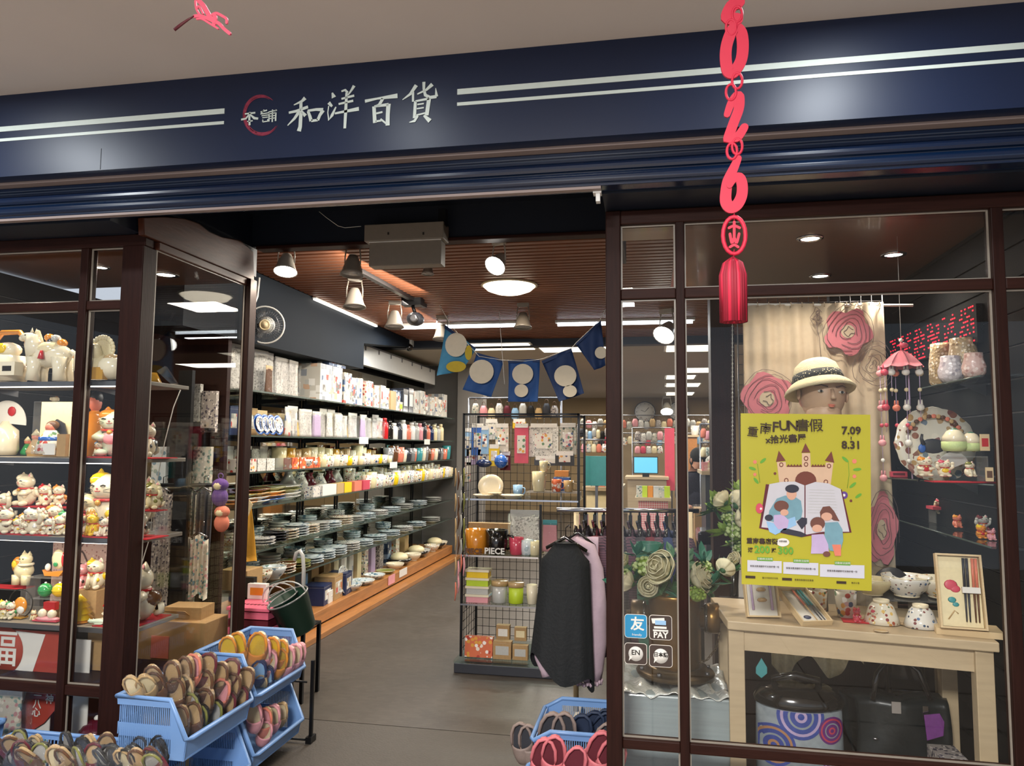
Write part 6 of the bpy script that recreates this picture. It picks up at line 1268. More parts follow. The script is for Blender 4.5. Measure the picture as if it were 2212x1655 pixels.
def fput(fn,args,nm,x,y,hpx,Y,par,tilt,rz=0):
 parts=fn(*args);p=PY(x,y,Y);s_=hpx*(Y*1.02)/FPX
 for pn,g_,sub in parts:
  q=ob(nm if pn in('petals','leaves','florets')else pn,g_,par);q.location=p-par.location;q.scale=(s_,s_,s_);q.rotation_euler=(tilt[0],tilt[1],rz)
  for sn,sg_ in sub:ob(sn,sg_,q)
for x,y,h,Y,t in((1437,1232,58,3.36,(1.15,.1)),(1498,1252,52,3.38,(1.2,.3)),(1562,1232,34,3.38,(1.0,.7)),(1352,1215,30,3.4,(.9,-.5)),(1398,1268,34,3.36,(1.3,-.2)),(1475,1200,30,3.5,(.4,.1)),(1590,1212,26,3.45,(.8,.6)),(1365,1262,36,3.36,(1.2,-.4))):
 fput(rose,(),'rose',x,y,h,Y,fp,t,rnd(0,6))
for x,y,h,Y,m_ in((1392,1226,46,3.4,'petal_green'),(1523,1228,30,3.42,'petal_green'),(1505,1285,36,3.34,'leaf_lime'),(1415,1235,34,3.42,'petal_green'),(1350,1245,30,3.42,'petal_green')):
 fput(puff,(m_,),'hydrangea',x,y,h,Y,fp,(0,0))
for i,(x,y)in enumerate(((1360,1240),(1380,1255),(1420,1262),(1450,1272),(1470,1262),(1490,1230),(1510,1262),(1540,1262),(1550,1245),(1575,1235),(1462,1290),(1430,1285),(1395,1290),(1520,1215),(1480,1218),(1455,1205),(1345,1262),(1532,1285),(1418,1205),(1375,1200))):
 fput(leafy,(['leaf','leaf_teal','leaf'][i%3],7+i%4),'leaf',x,y,46,3.44-.02*(i%4),fp,(rnd(-.3,1.0),rnd(-.5,.5)),rnd(0,6))
g=G('stem')
for x,y in((1437,1240),(1498,1255),(1562,1240),(1392,1235),(1523,1235),(1352,1225),(1590,1218),(1475,1210)):g.tube([(cx_+rnd(-.03,.03),3.46,zt_-.06),PY(x,y+6,3.45)],.003,5)
ob('stem',g,fp,True,kind='stuff')
mk(cup,('leaf_teal',.4,1.0),'teal_pot','teal green pot standing behind the cream roses','pot',(PY(1402,1232,3.62).x,3.66,.485),0,(.14,.14,PY(1402,1172,3.66).z-.485))
f2=root('flower_bouquet','smaller bouquet of white flowers behind the left edge of yellow poster','bouquet',PY(1580,1215,3.9))
for x,y,h,t in((1590,1092,44,(1.1,0)),(1566,1085,34,(.9,-.4)),(1592,1125,40,(1.3,.1))):fput(rose,(),'rose',x,y,h,3.85,f2,t,rnd(0,6))
for x,y,h in((1590,1150,44),(1575,1118,30),(1600,1185,30)):fput(puff,('petal_green',),'hydrangea',x,y,h,3.88,f2,(0,0))
for i,(x,y)in enumerate(((1548,1100),(1560,1125),(1570,1150),(1585,1175),(1600,1195),(1555,1090),(1598,1065),(1540,1105))):fput(leafy,(['leaf_lime','leaf','leaf_lime'][i%3],8),'leaf',x,y,48,3.9,f2,(rnd(0,1),rnd(-.6,.6)),rnd(0,6))
ob('holder',G('g_black').tube([PY(1585,1200,3.92),PY(1585,1290,3.92),Vector((PY(1585,1290,3.92).x,3.92,.05))],[.03,.02,.012],8),f2,True)
def rrect(x0,x1,z0,z1,r,y):
 pts=[]
 for cx,cz,a0 in((x1-r,z1-r,0),(x0+r,z1-r,90),(x0+r,z0+r,180),(x1-r,z0+r,270)):
  for k in range(5):a=math.radians(a0+k*22.5);pts.append(Vector((cx+r*math.cos(a),y,cz+r*math.sin(a))))
 return pts
mat('stick_blue','#1f86b4',.4,noise=0);mat('stick_dark','#3a2c26',.4,noise=0);mat('stick_line','#e4dcd0',.4,noise=0)
YS=2.8955
def sticker(px0,px1,py0,py1,m_,label):
 a,b_=PY(px0,py0,YS),PY(px1,py1,YS);o=root('window_sticker',label,'sticker',((a.x+b_.x)/2,YS,(a.z+b_.z)/2),group='service stickers on the narrow pane')
 ob('border',G('stick_line').prism(rrect(a.x,b_.x,b_.z,a.z,.012,YS),(0,.0012,0)),o,True);ob('field',G(m_).prism(rrect(a.x+.0018,b_.x-.0018,b_.z+.0018,a.z-.0018,.0105,YS-.0006),(0,.0006,0)),o,True);return o
s1=sticker(1349,1398,1326,1380,'stick_blue','blue square sticker with a white friendly character, upper left of four');text('character','友',.052,'paper_white',s1,(.006,-.0012,.006),ext=.0003,bold=.0012);text('lettering','friendly',.012,'paper_white',s1,(.004,-.0012,-.031),ext=.0003)
s2=sticker(1402,1452,1328,1384,'stick_dark','dark square sticker with cards and PAY, upper right of four');text('lettering','PAY',.030,'paper_white',s2,(0,-.0012,-.028),ext=.0003,bold=.001)
ob('card_icon',G('paper_white').bb(-.024,.022,-.0012,-.0006,-.004,.004),s2);ob('card_icon',G('paper_white').prism([(-.03,-.0012,.014),(.016,-.0012,.014),(.014,-.0012,.036),(-.034,-.0012,.032)],(0,.0006,0)),s2);ob('card_icon',G('c_lblue').bb(-.02,.02,-.0018,-.0012,.010,.026),s2);ob('card_icon',G('paper_white').bb(-.028,.028,-.0012,-.0006,-.014,-.008),s2)
for px0,px1,py0,py1,t_,lab,sz in((1349,1398,1388,1437,'EN','dark sticker with a white EN speech bubble, lower left of four',.026),(1402,1453,1392,1443,'日本語','dark sticker with Japanese text speech bubble, lower right of four',.018)):
 s_=sticker(px0,px1,py0,py1,'stick_dark',lab);ob('speech_bubble',G('paper_white').lathe([(1e-5,0),(.027,0),(.027,.0006),(1e-5,.0006)],24,M=Matrix.Translation((0,-.0006,0))@Matrix.Rotation(HP,4,'X')).prism([(-.026,-.0012,-.027),(-.012,-.0012,-.012),(-.022,-.0012,-.006)],(0,-.0004,0)),s_);text('lettering',t_,sz,'ink',s_,(0,-.0016,.004),ext=.0002,bold=.0006);text('lettering','OK',.010,'ink',s_,(.004,-.0016,-.015),ext=.0002)if False else None
tb=root('display_table','pale wooden display table in the right shop window','table',(.78,3.4,.05))
TZ=.80
Pf=[Vector((.30,3.18,0)),Vector((1.24,3.04,0)),Vector((1.30,3.58,0)),Vector((.27,3.66,0))]
ob('top',G('wood_pale').prism([p+Vector((0,0,TZ-.035))for p in Pf],(0,0,.035)),tb,True,bevel=.004)
ob('apron',G('wood_pale').prism([Vector((.34,3.21,.68)),Vector((1.2,3.082,.68)),Vector((1.2,3.10,.68)),Vector((.34,3.23,.68))],(0,0,.085)),tb,True)
for x,y in((.305,3.20),(1.17,3.07),(.30,3.58),(1.2,3.5)):ob('leg',G('wood_pale').bb(x,x+.062,y,y+.05,.05,TZ-.035),tb,True,bevel=.003)
ob('side_panel',G('wood_pale').bb(1.19,1.225,3.12,3.5,.68,.765),tb,True)
def tput(fn,args,nm,x,y,hpx,label,catg,rz=0,wide=1.0,z=TZ,sy=None,tilt=None,group=None,ymin=None):
 p=PZ(x,y,z);
 if ymin and p.y<ymin:p=PY(x,y,ymin)
 s_=hpx*(RM.transposed()@(p-CAMP)).z*-1/FPX;return mk(fn,args,nm,label,catg,(p.x,p.y,z+.001),rz,(s_*wide,s_*(sy or wide),s_),group,tilt=tilt)
def giftbox(kind):
 """shallow open wooden tray, unit height 1 standing on its short side; width .52"""
 w_,t=.54,.1;g=G('wood_box').bb(-w_/2,w_/2,.0,.02,0,1)
 rimg=G('wood_box').bb(-w_/2,w_/2,-t,0,0,.025).bb(-w_/2,w_/2,-t,0,.975,1).bb(-w_/2,-w_/2+.025,-t,0,.025,.975).bb(w_/2-.025,w_/2,-t,0,.025,.975)
 out=[('tray',g,[]),('rim',rimg,[])]
 if kind=='rings':
  out.append(('lining',G('paper_white').bb(-w_/2+.03,w_/2-.03,-.02,0,.03,.97),[]))
  for x in(-.15,.16):out.append(('chopstick',G('c_lilac').tube([(x,-.05,.12),(x-.01,-.05,.9)],[.022,.014],8),[]))
  for z in(.28,.45):out.append(('ring_holder',torus(G('g_tan'),(0,-.06,z),.06,.022,'g_tan',16,6,'Z').lathe([(.055,-.03),(.06,.03)],14,(0,-.06,z)),[]))
 elif kind=='pair':
  out.append(('lining',G('paper_white').bb(-w_/2+.03,w_/2-.03,-.02,0,.03,.97),[]))
  out.append(('fan_print',G('c_navyc').ball((-.08,-.03,.2),(.07,.01,.05),8),[]))
  for x,a,b_ in((.02,'c_salmon','c_tan'),(.1,'c_teal','c_dgrey'),(.16,'c_teal','c_dgrey')):out.append(('chopstick',G(a).tube([(x,-.05,.5),(x-.02,-.05,.95)],.018,8).tube([(x+.02,-.05,.08),(x,-.05,.5)],[.01,.016],8,b_),[]))
 else:
  out.append(('lining',G('c_cream_c').bb(-w_/2+.03,w_/2-.03,-.02,0,.03,.97),[]))
  out.append(('blossom_print',G('c_rose').ball((-.1,-.024,.58),(.08,.008,.07),10).ball((-.05,-.024,.53),(.06,.008,.05),10),[]));out.append(('leaf_print',G('c_teal').ball((-.1,-.024,.38),(.05,.006,.04),8).ball((-.06,-.024,.32),(.04,.006,.03),8),[]));out.append(('twig_print',G('c_tan').tube([(-.16,-.024,.12),(-.08,-.024,.24),(-.04,-.024,.2)],.008,5),[]))
  for x,a,b_ in((.055,'c_dgrey','c_dgrey'),(.095,'c_dgrey','c_dgrey'),(.16,'c_salmon','c_brown'),(.2,'c_salmon','c_brown')):out.append(('chopstick',G(a).tube([(x,-.05,.55),(x+.01,-.05,.95)],.018,8).tube([(x-.01,-.05,.1),(x,-.05,.5)],[.009,.016],8,b_),[]))
  out.append(('paper_band',G('paper_white').bb(.02,.23,-.075,-.03,.48,.56),[]))
 return out
tput(giftbox,('rings',),'chopstick_box',1648,1335,128,'open wooden box with two chopsticks and two ring rests, leftmost on the table','gift box',.15,.62/.54*.9,tilt=(-.32,0),sy=1)
tput(giftbox,('pair',),'chopstick_box',1765,1352,118,'open wooden chopstick box lying nearly flat beside the ringed one','gift box',.35,1.1,tilt=(-1.1,0),sy=1)
tput(giftbox,('long',),'chopstick_box',2080,1360,158,'tall open wooden box with dark and red chopstick pairs at the right','gift box',-.12,1.05,z=TZ+.025,tilt=(-.2,0),sy=1)
mk(carton,('wood_box',1,1,1),'flat_wooden_box','flat wooden box lying under the tall chopstick box','box',(PZ(2088,1368,TZ).x,PZ(2088,1368,TZ).y,TZ+.0005),-.2,(.22,.13,.024))
tput(cup,('p_porc2',.36,1.0,False,1.12),'tall_teacup',1767,1326,50,'tall cream teacup with autumn print behind the flat chopstick box','cup');tput(cup,('p_pack',.36,1.0,False,1.12),'tall_teacup',1828,1334,56,'tall teacup with red flower print beside the red cats','cup')
def invbowl(m_):return[('body',G(m_).lathe([(.9*.5*1.1,0),(.5*1.1,.03),(.48,.3),(.36,.72),(.26,.86)],24),[]),('foot',G('ceramic').lathe([(.25,.85),(.24,1.0),(.22,1.0),(.215,.9),(1e-5,.88)],20),[])]
tput(invbowl,('p_porc2',),'upturned_bowl',1905,1346,50,'upturned white bowl with pink flowers behind the red cats','bowl',0,1.35);tput(invbowl,('p_porc',),'upturned_bowl',1990,1355,48,'upturned white bowl with blue leaves right of the pink one','bowl',0,1.35)
tput(cat,('g_rose','g_red','hold'),'cat_figurine',1851,1344,32,'small red cat, left one of the pair on the table mat','figurine',0,.9,z=TZ+.004);tput(cat,('ceramic','g_rose','hold','g_red'),'cat_figurine',1890,1347,30,'small white and red cat, right one of the pair on the table mat','figurine',0,1.0,z=TZ+.004)
p=PZ(1868,1344,TZ);mk(felt,(.17,.07,'red_felt'),'felt_mat','bright red mat under the two little cats on the table','mat',(p.x,p.y,TZ+.0005),-.1)
for x,y,lb in((1903,1366,'round pale coaster at the front edge of the table'),(1958,1352,'round coaster between the two upturned bowls, left'),(1975,1357,'round coaster lying right of its neighbour near the blue bowl')):p=PZ(x,y,TZ);mk(plate,('g_tan',.5,.1),'coaster',lb,'coaster',(p.x,p.y,TZ+.001),0,.055)
ty=3.52;zri=PY(1960,1290,ty).z
rs_=root('acrylic_riser','clear acrylic riser along the back of the table carrying three bowls','stand',(1.05,ty,TZ+.001));xa,xb=PY(1880,1290,ty).x,PY(2070,1290,ty).x
ob('deck',G('clear_plastic').bb(xa,xb,ty-.08,ty+.08,zri-.006,zri),rs_,True)
for x in(xa,(xa+xb)/2,xb-.006):ob('foot',G('clear_plastic').bb(x,x+.006,ty-.08,ty+.08,TZ+.001,zri-.006),rs_,True)
place(bowl_rim,('p_porc',.5,.42),'patterned_bowl',1959,1287,100,ty,'white bowl with blue birds at the middle of the acrylic riser','bowl');place(bowl_rim,('p_porc2',.5,.42),'patterned_bowl',2032,1290,96,ty,'white bowl with orange fruit behind the tall chopstick box','bowl');place(bowl_rim,('ceramic_cream',.5,.42),'patterned_bowl',1885,1284,80,ty,'cream bowl half hidden by the yellow poster','bowl')
ob('dark_disc',G('c_dgrey').lathe([(1e-5,0),(.075,0),(.075,.012),(1e-5,.012)],28,M=Matrix.Translation(PY(1925,1262,3.62))@Matrix.Rotation(HP,4,'X')),None,True,label='dark round disc standing behind the riser bowls',cat='disc')
mat('linen','#b3a38c',.8,noise=.06,ns=40,bump=.1,bs=200);mat('rose_pink','#b56a74',.8,noise=.12,ns=20);mat('line_grey','#5a4b4a',.8,noise=0);mat('rose_light','#c4908c',.8,noise=.1)
cu=root('rose_curtain','cream linen curtain printed with large pink roses','curtain',PY(1760,660,3.7))
YC=3.7
tl,tr=PY(1605,660,YC),PY(1908,660,YC);zbm=PY(1950,1330,YC).z
def curt(u,v):
 x=tl.x+(tr.x-tl.x)*u+.02*v*u;return Vector((x,YC+.012*math.sin(u*26+.6*v)*(.4+.6*v)+.006*math.sin(u*61),tl.z+(zbm-tl.z)*v))
g=G('linen');g.sheet(curt,90,10,th=.003);ob('cloth',g,cu,True)
ob('rod',G('white_plastic').tube([PY(1600,658,YC+.01),PY(1972,660,YC+.01)],.007,8),cu,True)
for i in range(13):p=PY(1612+i*24,658,YC);ob('curtain_ring',torus(G('linen'),p,.011,.002,'linen',10,4,'X'),cu,True)
def rprint(cx,cy,rx,ry,seed,fill='rose_pink',filled=True):
 rg=random.Random(seed);Yp=YC-.026
 if filled:
  pts=[]
  for i in range(26):a=i/26*6.283;q=1+.12*math.sin(5*a+seed)+.06*rg.uniform(-1,1);pts.append(PY(cx+rx*q*math.cos(a),cy+ry*q*math.sin(a),Yp))
  ob('rose_print',G(fill).prism(pts,(0,.002,0)),cu,True)
 pts=[PY(cx+rx*.3*math.cos(a*.4),cy+ry*.3*math.sin(a*.4),Yp-.002)for a in range(16)]
 if filled:ob('rose_heart',G('linen').prism(pts[:16],(0,.001,0)),cu,True)
 for k in range(6):
  rr=.18+.19*k;a0=rg.uniform(0,6.28);tt=[PY(cx+(rx*rr+4*math.sin(3*a0+t*.9))*math.cos(a0+t*.33)+3,cy+(ry*rr+4*math.cos(2*a0+t))*math.sin(a0+t*.33),Yp-.004)for t in range(17)]
  ob('line_print',G('line_grey').tube(tt,.0013,4),cu,True)
rprint(1832,716,50,48,1);rprint(1657,862,55,55,4);rprint(1885,790,40,45,7,filled=False);rprint(1905,1145,34,75,9,'rose_pink');rprint(1762,684,10,16,3,'rose_light',False)
ob('line_print',G('line_grey').tube([PY(1763,700,YC-.03),PY(1770,730,YC-.03),PY(1775,790,YC-.03)],.0013,4),cu,True)
gr=root('wire_grid','black and chrome wire grid hanging behind the rose curtain','grid panel',PY(1760,640,3.8))
g=G('grey_metal');a,b_=PY(1592,636,3.8),PY(1905,636,3.8)
for i in range(15):x=a.x+(b_.x-a.x)*i/14;g.tube([(x,3.8,.9),(x,3.8,a.z)],.0022,4)
for i in range(28):z=.9+(a.z-.9)*i/27;g.tube([(a.x,3.803,z),(b_.x,3.803,z)],.0022,4)
ob('mesh',g,gr,True,kind='stuff');ob('frame',G('grey_metal').tube([(a.x,3.8,.9),(a.x,3.8,a.z),(b_.x,3.8,a.z),(b_.x,3.8,.9)],.004,6,closed=True),gr,True)
bs_=root('bead_string','string of small clear beads hanging beside the dark column','bead string',PY(1582,655,3.72));g=G('clear_plastic')
for i in range(60):p=PY(1582,660+i*9,3.72);g.ball(p,.006,6)
ob('beads',g,bs_,True,kind='stuff');ob('thread',G('white_plastic').tube([PY(1582,655,3.72),PY(1582,1200,3.72)],.001,4),bs_,True)
mh=root('mannequin_head','beige mannequin head behind the top of the yellow poster','mannequin head',PY(1772,900,3.4))
mat('mann','#cba88a',.45,noise=.05);hc=PY(1777,853,3.4);S_=3.45/FPX
def HP_(dx,dy,d):return Vector((hc.x+dx*S_,3.4+d,hc.z-dy*S_))
Mh=Matrix.Translation(hc)@Matrix.Rotation(.12,4,'Z')@Matrix.Rotation(.06,4,'Y')
g=G('mann');g.ball((0,0,.0),(42*S_,50*S_,56*S_),24,M=Mh);g.ball((0,-.02,-38*S_),(33*S_,36*S_,36*S_),18,M=Mh)
g.tube([Mh@Vector((0,.02,-.07)),Mh@Vector((.0,.03,-.16)),Mh@Vector((0,.04,-.30))],[.055,.05,.065],16)
g.tube([Mh@Vector((0,-52*S_,.015)),Mh@Vector((0,-57*S_-.004,-.012)),Mh@Vector((0,-56*S_-.010,-.026))],[.007,.009,.012],8);ob('head',g,mh,True);ob('pole',G('grey_metal').tube([Mh@Vector((0,.04,-.28)),Vector((Mh.translation.x,3.46,TZ))],.014,8),mh,True)
g=G('mann')
for s in(-1,1):g.ball((s*47*S_,0,-.005),(.008,.015,.024),8,M=Mh)
ob('ear',g,mh,True)
for s in(-1,1):
 ob('eye',G('paper_white').ball((s*20*S_,-47*S_,.006),(.013,.008,.006),10,M=Mh).ball((s*20*S_,-50*S_,.006),(.006,.005,.006),8,'c_black',M=Mh),mh,True)
 ob('eyebrow',G('c_brown').tube([Mh@Vector((s*8*S_,-51.5*S_,.026)),Mh@Vector((s*20*S_,-49*S_,.033)),Mh@Vector((s*31*S_,-42*S_,.027))],[.003,.003,.001],5),mh,True)
ob('lips',G('c_salmon').ball((0,-50*S_-.006,-.05),(.017,.008,.0035),10,M=Mh).ball((0,-49*S_-.006,-.056),(.013,.008,.0045),10,M=Mh),mh,True)
ob('hair',G('g_tan').ball((0,.02,.01),(46*S_,46*S_,54*S_),18,M=Mh@Matrix.Translation((0,.014,.012))),mh,True)
ht=root('bucket_hat','cream bucket hat with woven dark band on the mannequin head','hat',PY(1768,830,3.4))
mat('hat_cream','#d9cba6',.85,noise=.06,bump=.3,bs=180);pattern('hat_band','#3a3a38',['#d9cba6','#2c2c2c'],150,.85,dens=.4)
MH2=Matrix.Translation(PY(1767,826,3.385))@Matrix.Rotation(-.10,4,'Y')@Matrix.Rotation(-.22,4,'X')
q=S_
ob('crown',G('hat_cream').lathe([(1e-5,46*q),(28*q,44*q),(40*q,34*q),(46*q,16*q),(47*q,0)],28,M=MH2),ht,True);ob('band',G('hat_band').lathe([(46.6*q,16*q),(49*q,8*q),(50*q,2*q),(48*q,0)],28,M=MH2),ht,True)
ob('brim',G('hat_cream').lathe([(46*q,2*q),(55*q,-4*q),(64*q,-13*q),(68*q,-20*q),(66*q,-23*q),(60*q,-16*q),(52*q,-8*q),(44*q,-2*q)],32,M=MH2),ht,True)
mat('poster_yellow','#aba21d',.45,noise=.04,ns=2,coat=.2);mat('castle','#cba98c',.6,noise=.05);mat('roof_brown','#6b3326',.6,noise=.05);mat('pr_blue','#6f97a4',.6,noise=.1);mat('pr_skin','#cf9e86',.6,noise=0);mat('pr_page','#c2bfc4',.6,noise=.03);mat('pr_dark','#2b2a38',.6,noise=0);mat('pr_hair','#6b4034',.6,noise=.1);mat('pr_green','#5d9a2e',.6,noise=0);mat('pr_panel','#c4c3cc',.6,noise=0)
YP=2.8945
po=root('poster','yellow book fair poster with castle and reading family on the glass','poster',PY(1740,1080,YP))
ob('sheet',G('poster_yellow').prism([PY(1600,893,YP),PY(1880,896,YP),PY(1883,1277,YP),PY(1602,1262,YP)],(0,.0014,0)),po,True)
lay=[0]
def pq(px,py,d=0):return PY(px,py,YP-.0006-.0005*d)
def ppoly(nm,pts,m_,d=0):ob(nm,G(m_).prism([pq(x,y,d)for x,y in pts],(0,.0004,0)),po,True)
def pell(nm,cx,cy,rx,ry,m_,d=0,n=18,rot=0):ppoly(nm,[(cx+rx*math.cos(a*6.283/n)*math.cos(rot)-ry*math.sin(a*6.283/n)*math.sin(rot),cy+rx*math.cos(a*6.283/n)*math.sin(rot)+ry*math.sin(a*6.283/n)*math.cos(rot))for a in range(n)],m_,d)
def z5(x,y):return(1590+x/7.373,880+y/7.373)
def z6(x,y):return(1590+x/6.13,1020+y/6.13)
ppoly('castle_wall',[z5(650,870),z5(790,870),z5(800,950),z5(1050,950),z5(1050,730),z5(1180,730),z5(1190,950),z5(1420,950),z5(1430,880),z5(1550,880),z5(1500,1300),z5(700,1300)],'castle')
for t in([(635,870),(680,690),(790,850)],[(1040,725),(1105,570),(1185,720)],[(1415,850),(1520,700),(1565,885)]):ppoly('castle_roof',[z5(*p)for p in t],'roof_brown',1)
for k_,(xa,xb)in enumerate(((810,1050),(1200,1420))):ppoly('battlement',[z5(xa,950)]+[z5(xa+(xb-xa)*i/10,905 if i%2 else 935)for i in range(11)]+[z5(xb,950)],'roof_brown',1)
pell('gate',*z5(1110,1170),170/7.37,150/7.37,'roof_brown',1)
for x,y,r in((720,915,34),(1480,935,34),(1115,910,34),(1115,815,36),(800,1165,36),(1430,1190,36)):pell('round_window',*z5(x,y),r/7.37,r/7.37*1.1,'roof_brown',1);pell('window_light',*z5(x,y),r*.6/7.37,r*.66/7.37,'castle',2)
ppoly('book_cover',[z6(395,160),z6(900,205),z6(1400,230),z6(1530,800),z6(1100,820),z6(870,862),z6(700,830),z6(305,742)],'c_wine',2)
ppoly('page',[z6(440,160),z6(600,130),z6(780,125),z6(905,175),z6(905,830),z6(700,770),z6(335,730)],'pr_page',3);ppoly('page',[z6(920,175),z6(1050,130),z6(1220,150),z6(1385,225),z6(1500,790),z6(1150,790),z6(920,830)],'pr_page',3)
for i in range(9):ppoly('page_line',[z6(970-i*2,230+i*38),z6(1300+i*6,240+i*38),z6(1300+i*6,244+i*38),z6(970-i*2,234+i*38)],'c_lgrey',4)
ppoly('father_shirt',[z6(650,310),z6(540,350),z6(440,510),z6(420,640),z6(640,700),z6(860,620),z6(880,520),z6(860,380),z6(770,320)],'pr_blue',4);pell('father_face',*z6(735,290),11,13,'pr_skin',5);pell('father_hair',*z6(742,220),15,9,'pr_dark',6)
pell('father_knee',*z6(435,605),9,7,'pr_dark',5);ppoly('father_leg',[z6(580,790),z6(640,740),z6(860,790),z6(940,830),z6(870,862),z6(700,825)],'pr_dark',5);ppoly('father_leg',[z6(800,660),z6(870,600),z6(940,610),z6(940,680),z6(870,760)],'pr_dark',5)
pell('boy_hair',*z6(600,450),16,12,'pr_hair',6);pell('boy_face',*z6(640,535),9,7,'pr_skin',7);ppoly('boy_body',[z6(500,570),z6(620,560),z6(700,640),z6(680,740),z6(560,760),z6(500,680)],'c_lilac',6);ppoly('open_book',[z6(400,650),z6(520,680),z6(780,590),z6(800,700),z6(520,830),z6(440,790)],'c_lblue',5)
ppoly('mother_hair',[z6(1110,530),z6(1150,460),z6(1240,450),z6(1300,520),z6(1370,650),z6(1290,640),z6(1240,600),z6(1180,640),z6(1120,620)],'pr_hair',5);pell('mother_face',*z6(1200,590),12,9,'pr_skin',6);ppoly('mother_shirt',[z6(1180,670),z6(1350,660),z6(1410,760),z6(1420,900),z6(1380,1060),z6(1240,1040),z6(1170,860)],'pr_blue',6)
pell('girl_hair',*z6(1080,680),16,14,'pr_hair',7);pell('girl_face',*z6(1075,745),11,8,'pr_skin',8);ppoly('girl_body',[z6(1000,830),z6(1160,820),z6(1220,960),z6(1230,1080),z6(990,1080),z6(1000,960)],'c_lilac',7);ppoly('plaid_skirt',[z6(1270,960),z6(1390,960),z6(1390,1110),z6(1310,1110)],'c_salmon',7);pell('shoe',*z6(1200,1085),8,6,'pr_hair',8)
for x,y,r,m_ in((300,870,30,'c_salmon'),(300,1070,26,'c_salmon'),(1885,860,36,'c_salmon'),(1885,1100,30,'c_salmon'),(1720,1400,60,'c_purple'),(1830,1490,22,'roof_brown'),(620,1055,22,'roof_brown')):pell('flower_print',*z5(x,y),r/7.37,r/7.37,m_,1)
pell('flower_heart',*z5(1720,1400),3,3,'paper_white',2);pell('flower_print',*z6(310,480),8,11,'c_rose',5);pell('flower_heart',*z6(330,485),2.5,2.5,'paper_white',6)
for x,y,r_,a in((430,850,8,-.7),(260,975,8,.3),(320,1170,8,.9),(1740,830,9,.7),(1930,990,9,-.1),(1860,1240,9,-.7),(1950,1410,8,-.6)):pell('leaf_print',*z5(x,y),r_,3.2,'pr_green',1,rot=a)
for pts in(([340,900],[360,1050],[380,1200]),([1790,880],[1800,1080],[1770,1290])):ob('stalk_print',G('pr_green').tube([pq(*z5(*p),1)for p in pts],.0008,4),po,True)
def ptext(t_,x,y,hpx,m_='ink',d=9,rot=0,bold=.0008):
 k_=2.95/FPX;return text('lettering',t_,hpx*k_*1.05,m_,po,pq(x,y,d)-po.location,rot=(HP,0,0)if not rot else(HP,-rot,0),ext=.0002,bold=bold)
mat('ink_brown','#33200f',.6,noise=0)
for ch,x,y,h,r in(('重',265,400,21,-.12),('南',470,350,23,-.1),('F',625,320,27,-.06),('U',760,300,27,0),('N',905,300,27,0),('書',1065,300,25,0),('假',1275,300,26,.03)):ptext(ch,*z5(x,y),h,'ink_brown',rot=-r*-1,bold=.0004 if ord(ch)>200 else.0009)
ptext('x拾光書屋',*z5(795,510),16.5,'ink_brown',rot=.06,bold=.0008);ptext('7.09',*z5(1835,375),20,'ink_brown',bold=.0012);ptext('8.31',*z5(1835,605),20,'ink_brown',bold=.0012);ptext('2025',*z5(1628,395),5,'ink_brown',bold=0)if False else None;ptext('~',*z5(1830,490),9,'ink_brown',rot=HP)
ptext('重南書店街',*z6(345,920),11.5,'ink_brown',bold=.0006);ptext('滿',*z6(190,1035),9,'ink_brown');ptext('200',*z6(345,1030),19,'pr_green',bold=.001);ptext('送',*z6(500,1040),8.5,'ink_brown');ptext('300',*z6(655,1045),19,'pr_green',bold=.001)
pell('speech_print',*z6(620,930),14,9,'paper_white',4);ptext('消費滿額',*z6(620,918),3.6,'ink_brown',bold=0);
for x0,x1,y0,y1 in((150,605,1165,1330),(625,1090,1190,1360),(1110,1700,1220,1400)):
 ppoly('info_panel',[z6(x0,y0),z6(x1,y0+15),z6(x1,y1+10),z6(x0,y1-15)],'pr_panel',3);xm=(x0+x1)/2;ppoly('info_tab',[z6(xm-100,y0-40),z6(xm+110,y0-32),z6(xm+110,y0+18),z6(xm-100,y0+10)],'pr_green',4)
 ptext('活動辦法說明',*z6(xm+5,y0-12),4.6,'paper_white',bold=0);ptext('單筆消費滿額即可兌換好禮一份',*z6(xm,(y0+y1)/2+4),3.8,'ink_brown',bold=0)
for x in(190,675,1395):ppoly('host_tag',[z6(x-65,1370+(x-190)*.06),z6(x+65,1376+(x-190)*.06),z6(x+65,1410+(x-190)*.06),z6(x-65,1404+(x-190)*.06)],'ink_brown',3)
ptext('臺北市政府文化局',*z6(450,1405),3.6,'ink_brown',bold=0);ptext('重慶南路書街促進會',*z6(900,1432),3.8,'ink_brown',bold=0);ptext('書店公會',*z6(1580,1470),3.6,'ink_brown',bold=0)
def rshelf(pts,z,label):
 o=root('glass_wall_shelf',label,'shelf',(1.25,3.4,z));ob('glass',G('shelf_glass').prism([(x,y,z-.008)for x,y in pts],(0,0,.008)),o,True)
 e=G('shelf_edge');e.tube([(x,y,z-.004)for x,y in pts[:2]],.004,4);ob('edge',e,o,True);ob('bracket',G('grey_metal').prism([(1.355,pts[0][1]-.3,z-.009),(1.25,pts[0][1]-.3,z-.009),(1.355,pts[0][1]-.3,z-.06)],(0,.005,0)),o,True)
rshelf([(1.20,3.62),(1.20,3.0),(1.357,2.96),(1.357,3.75)],1.775,'upper glass shelf on the slat wall carrying the glitter vases')
rshelf([(1.02,3.74),(1.27,3.10),(1.357,3.0),(1.357,4.0)],1.37,'middle glass shelf on the slat wall carrying the peacock plate')
rshelf([(1.21,4.1),(1.21,3.0),(1.357,2.96),(1.357,4.2)],1.149,'lower glass shelf on the slat wall with red mats')
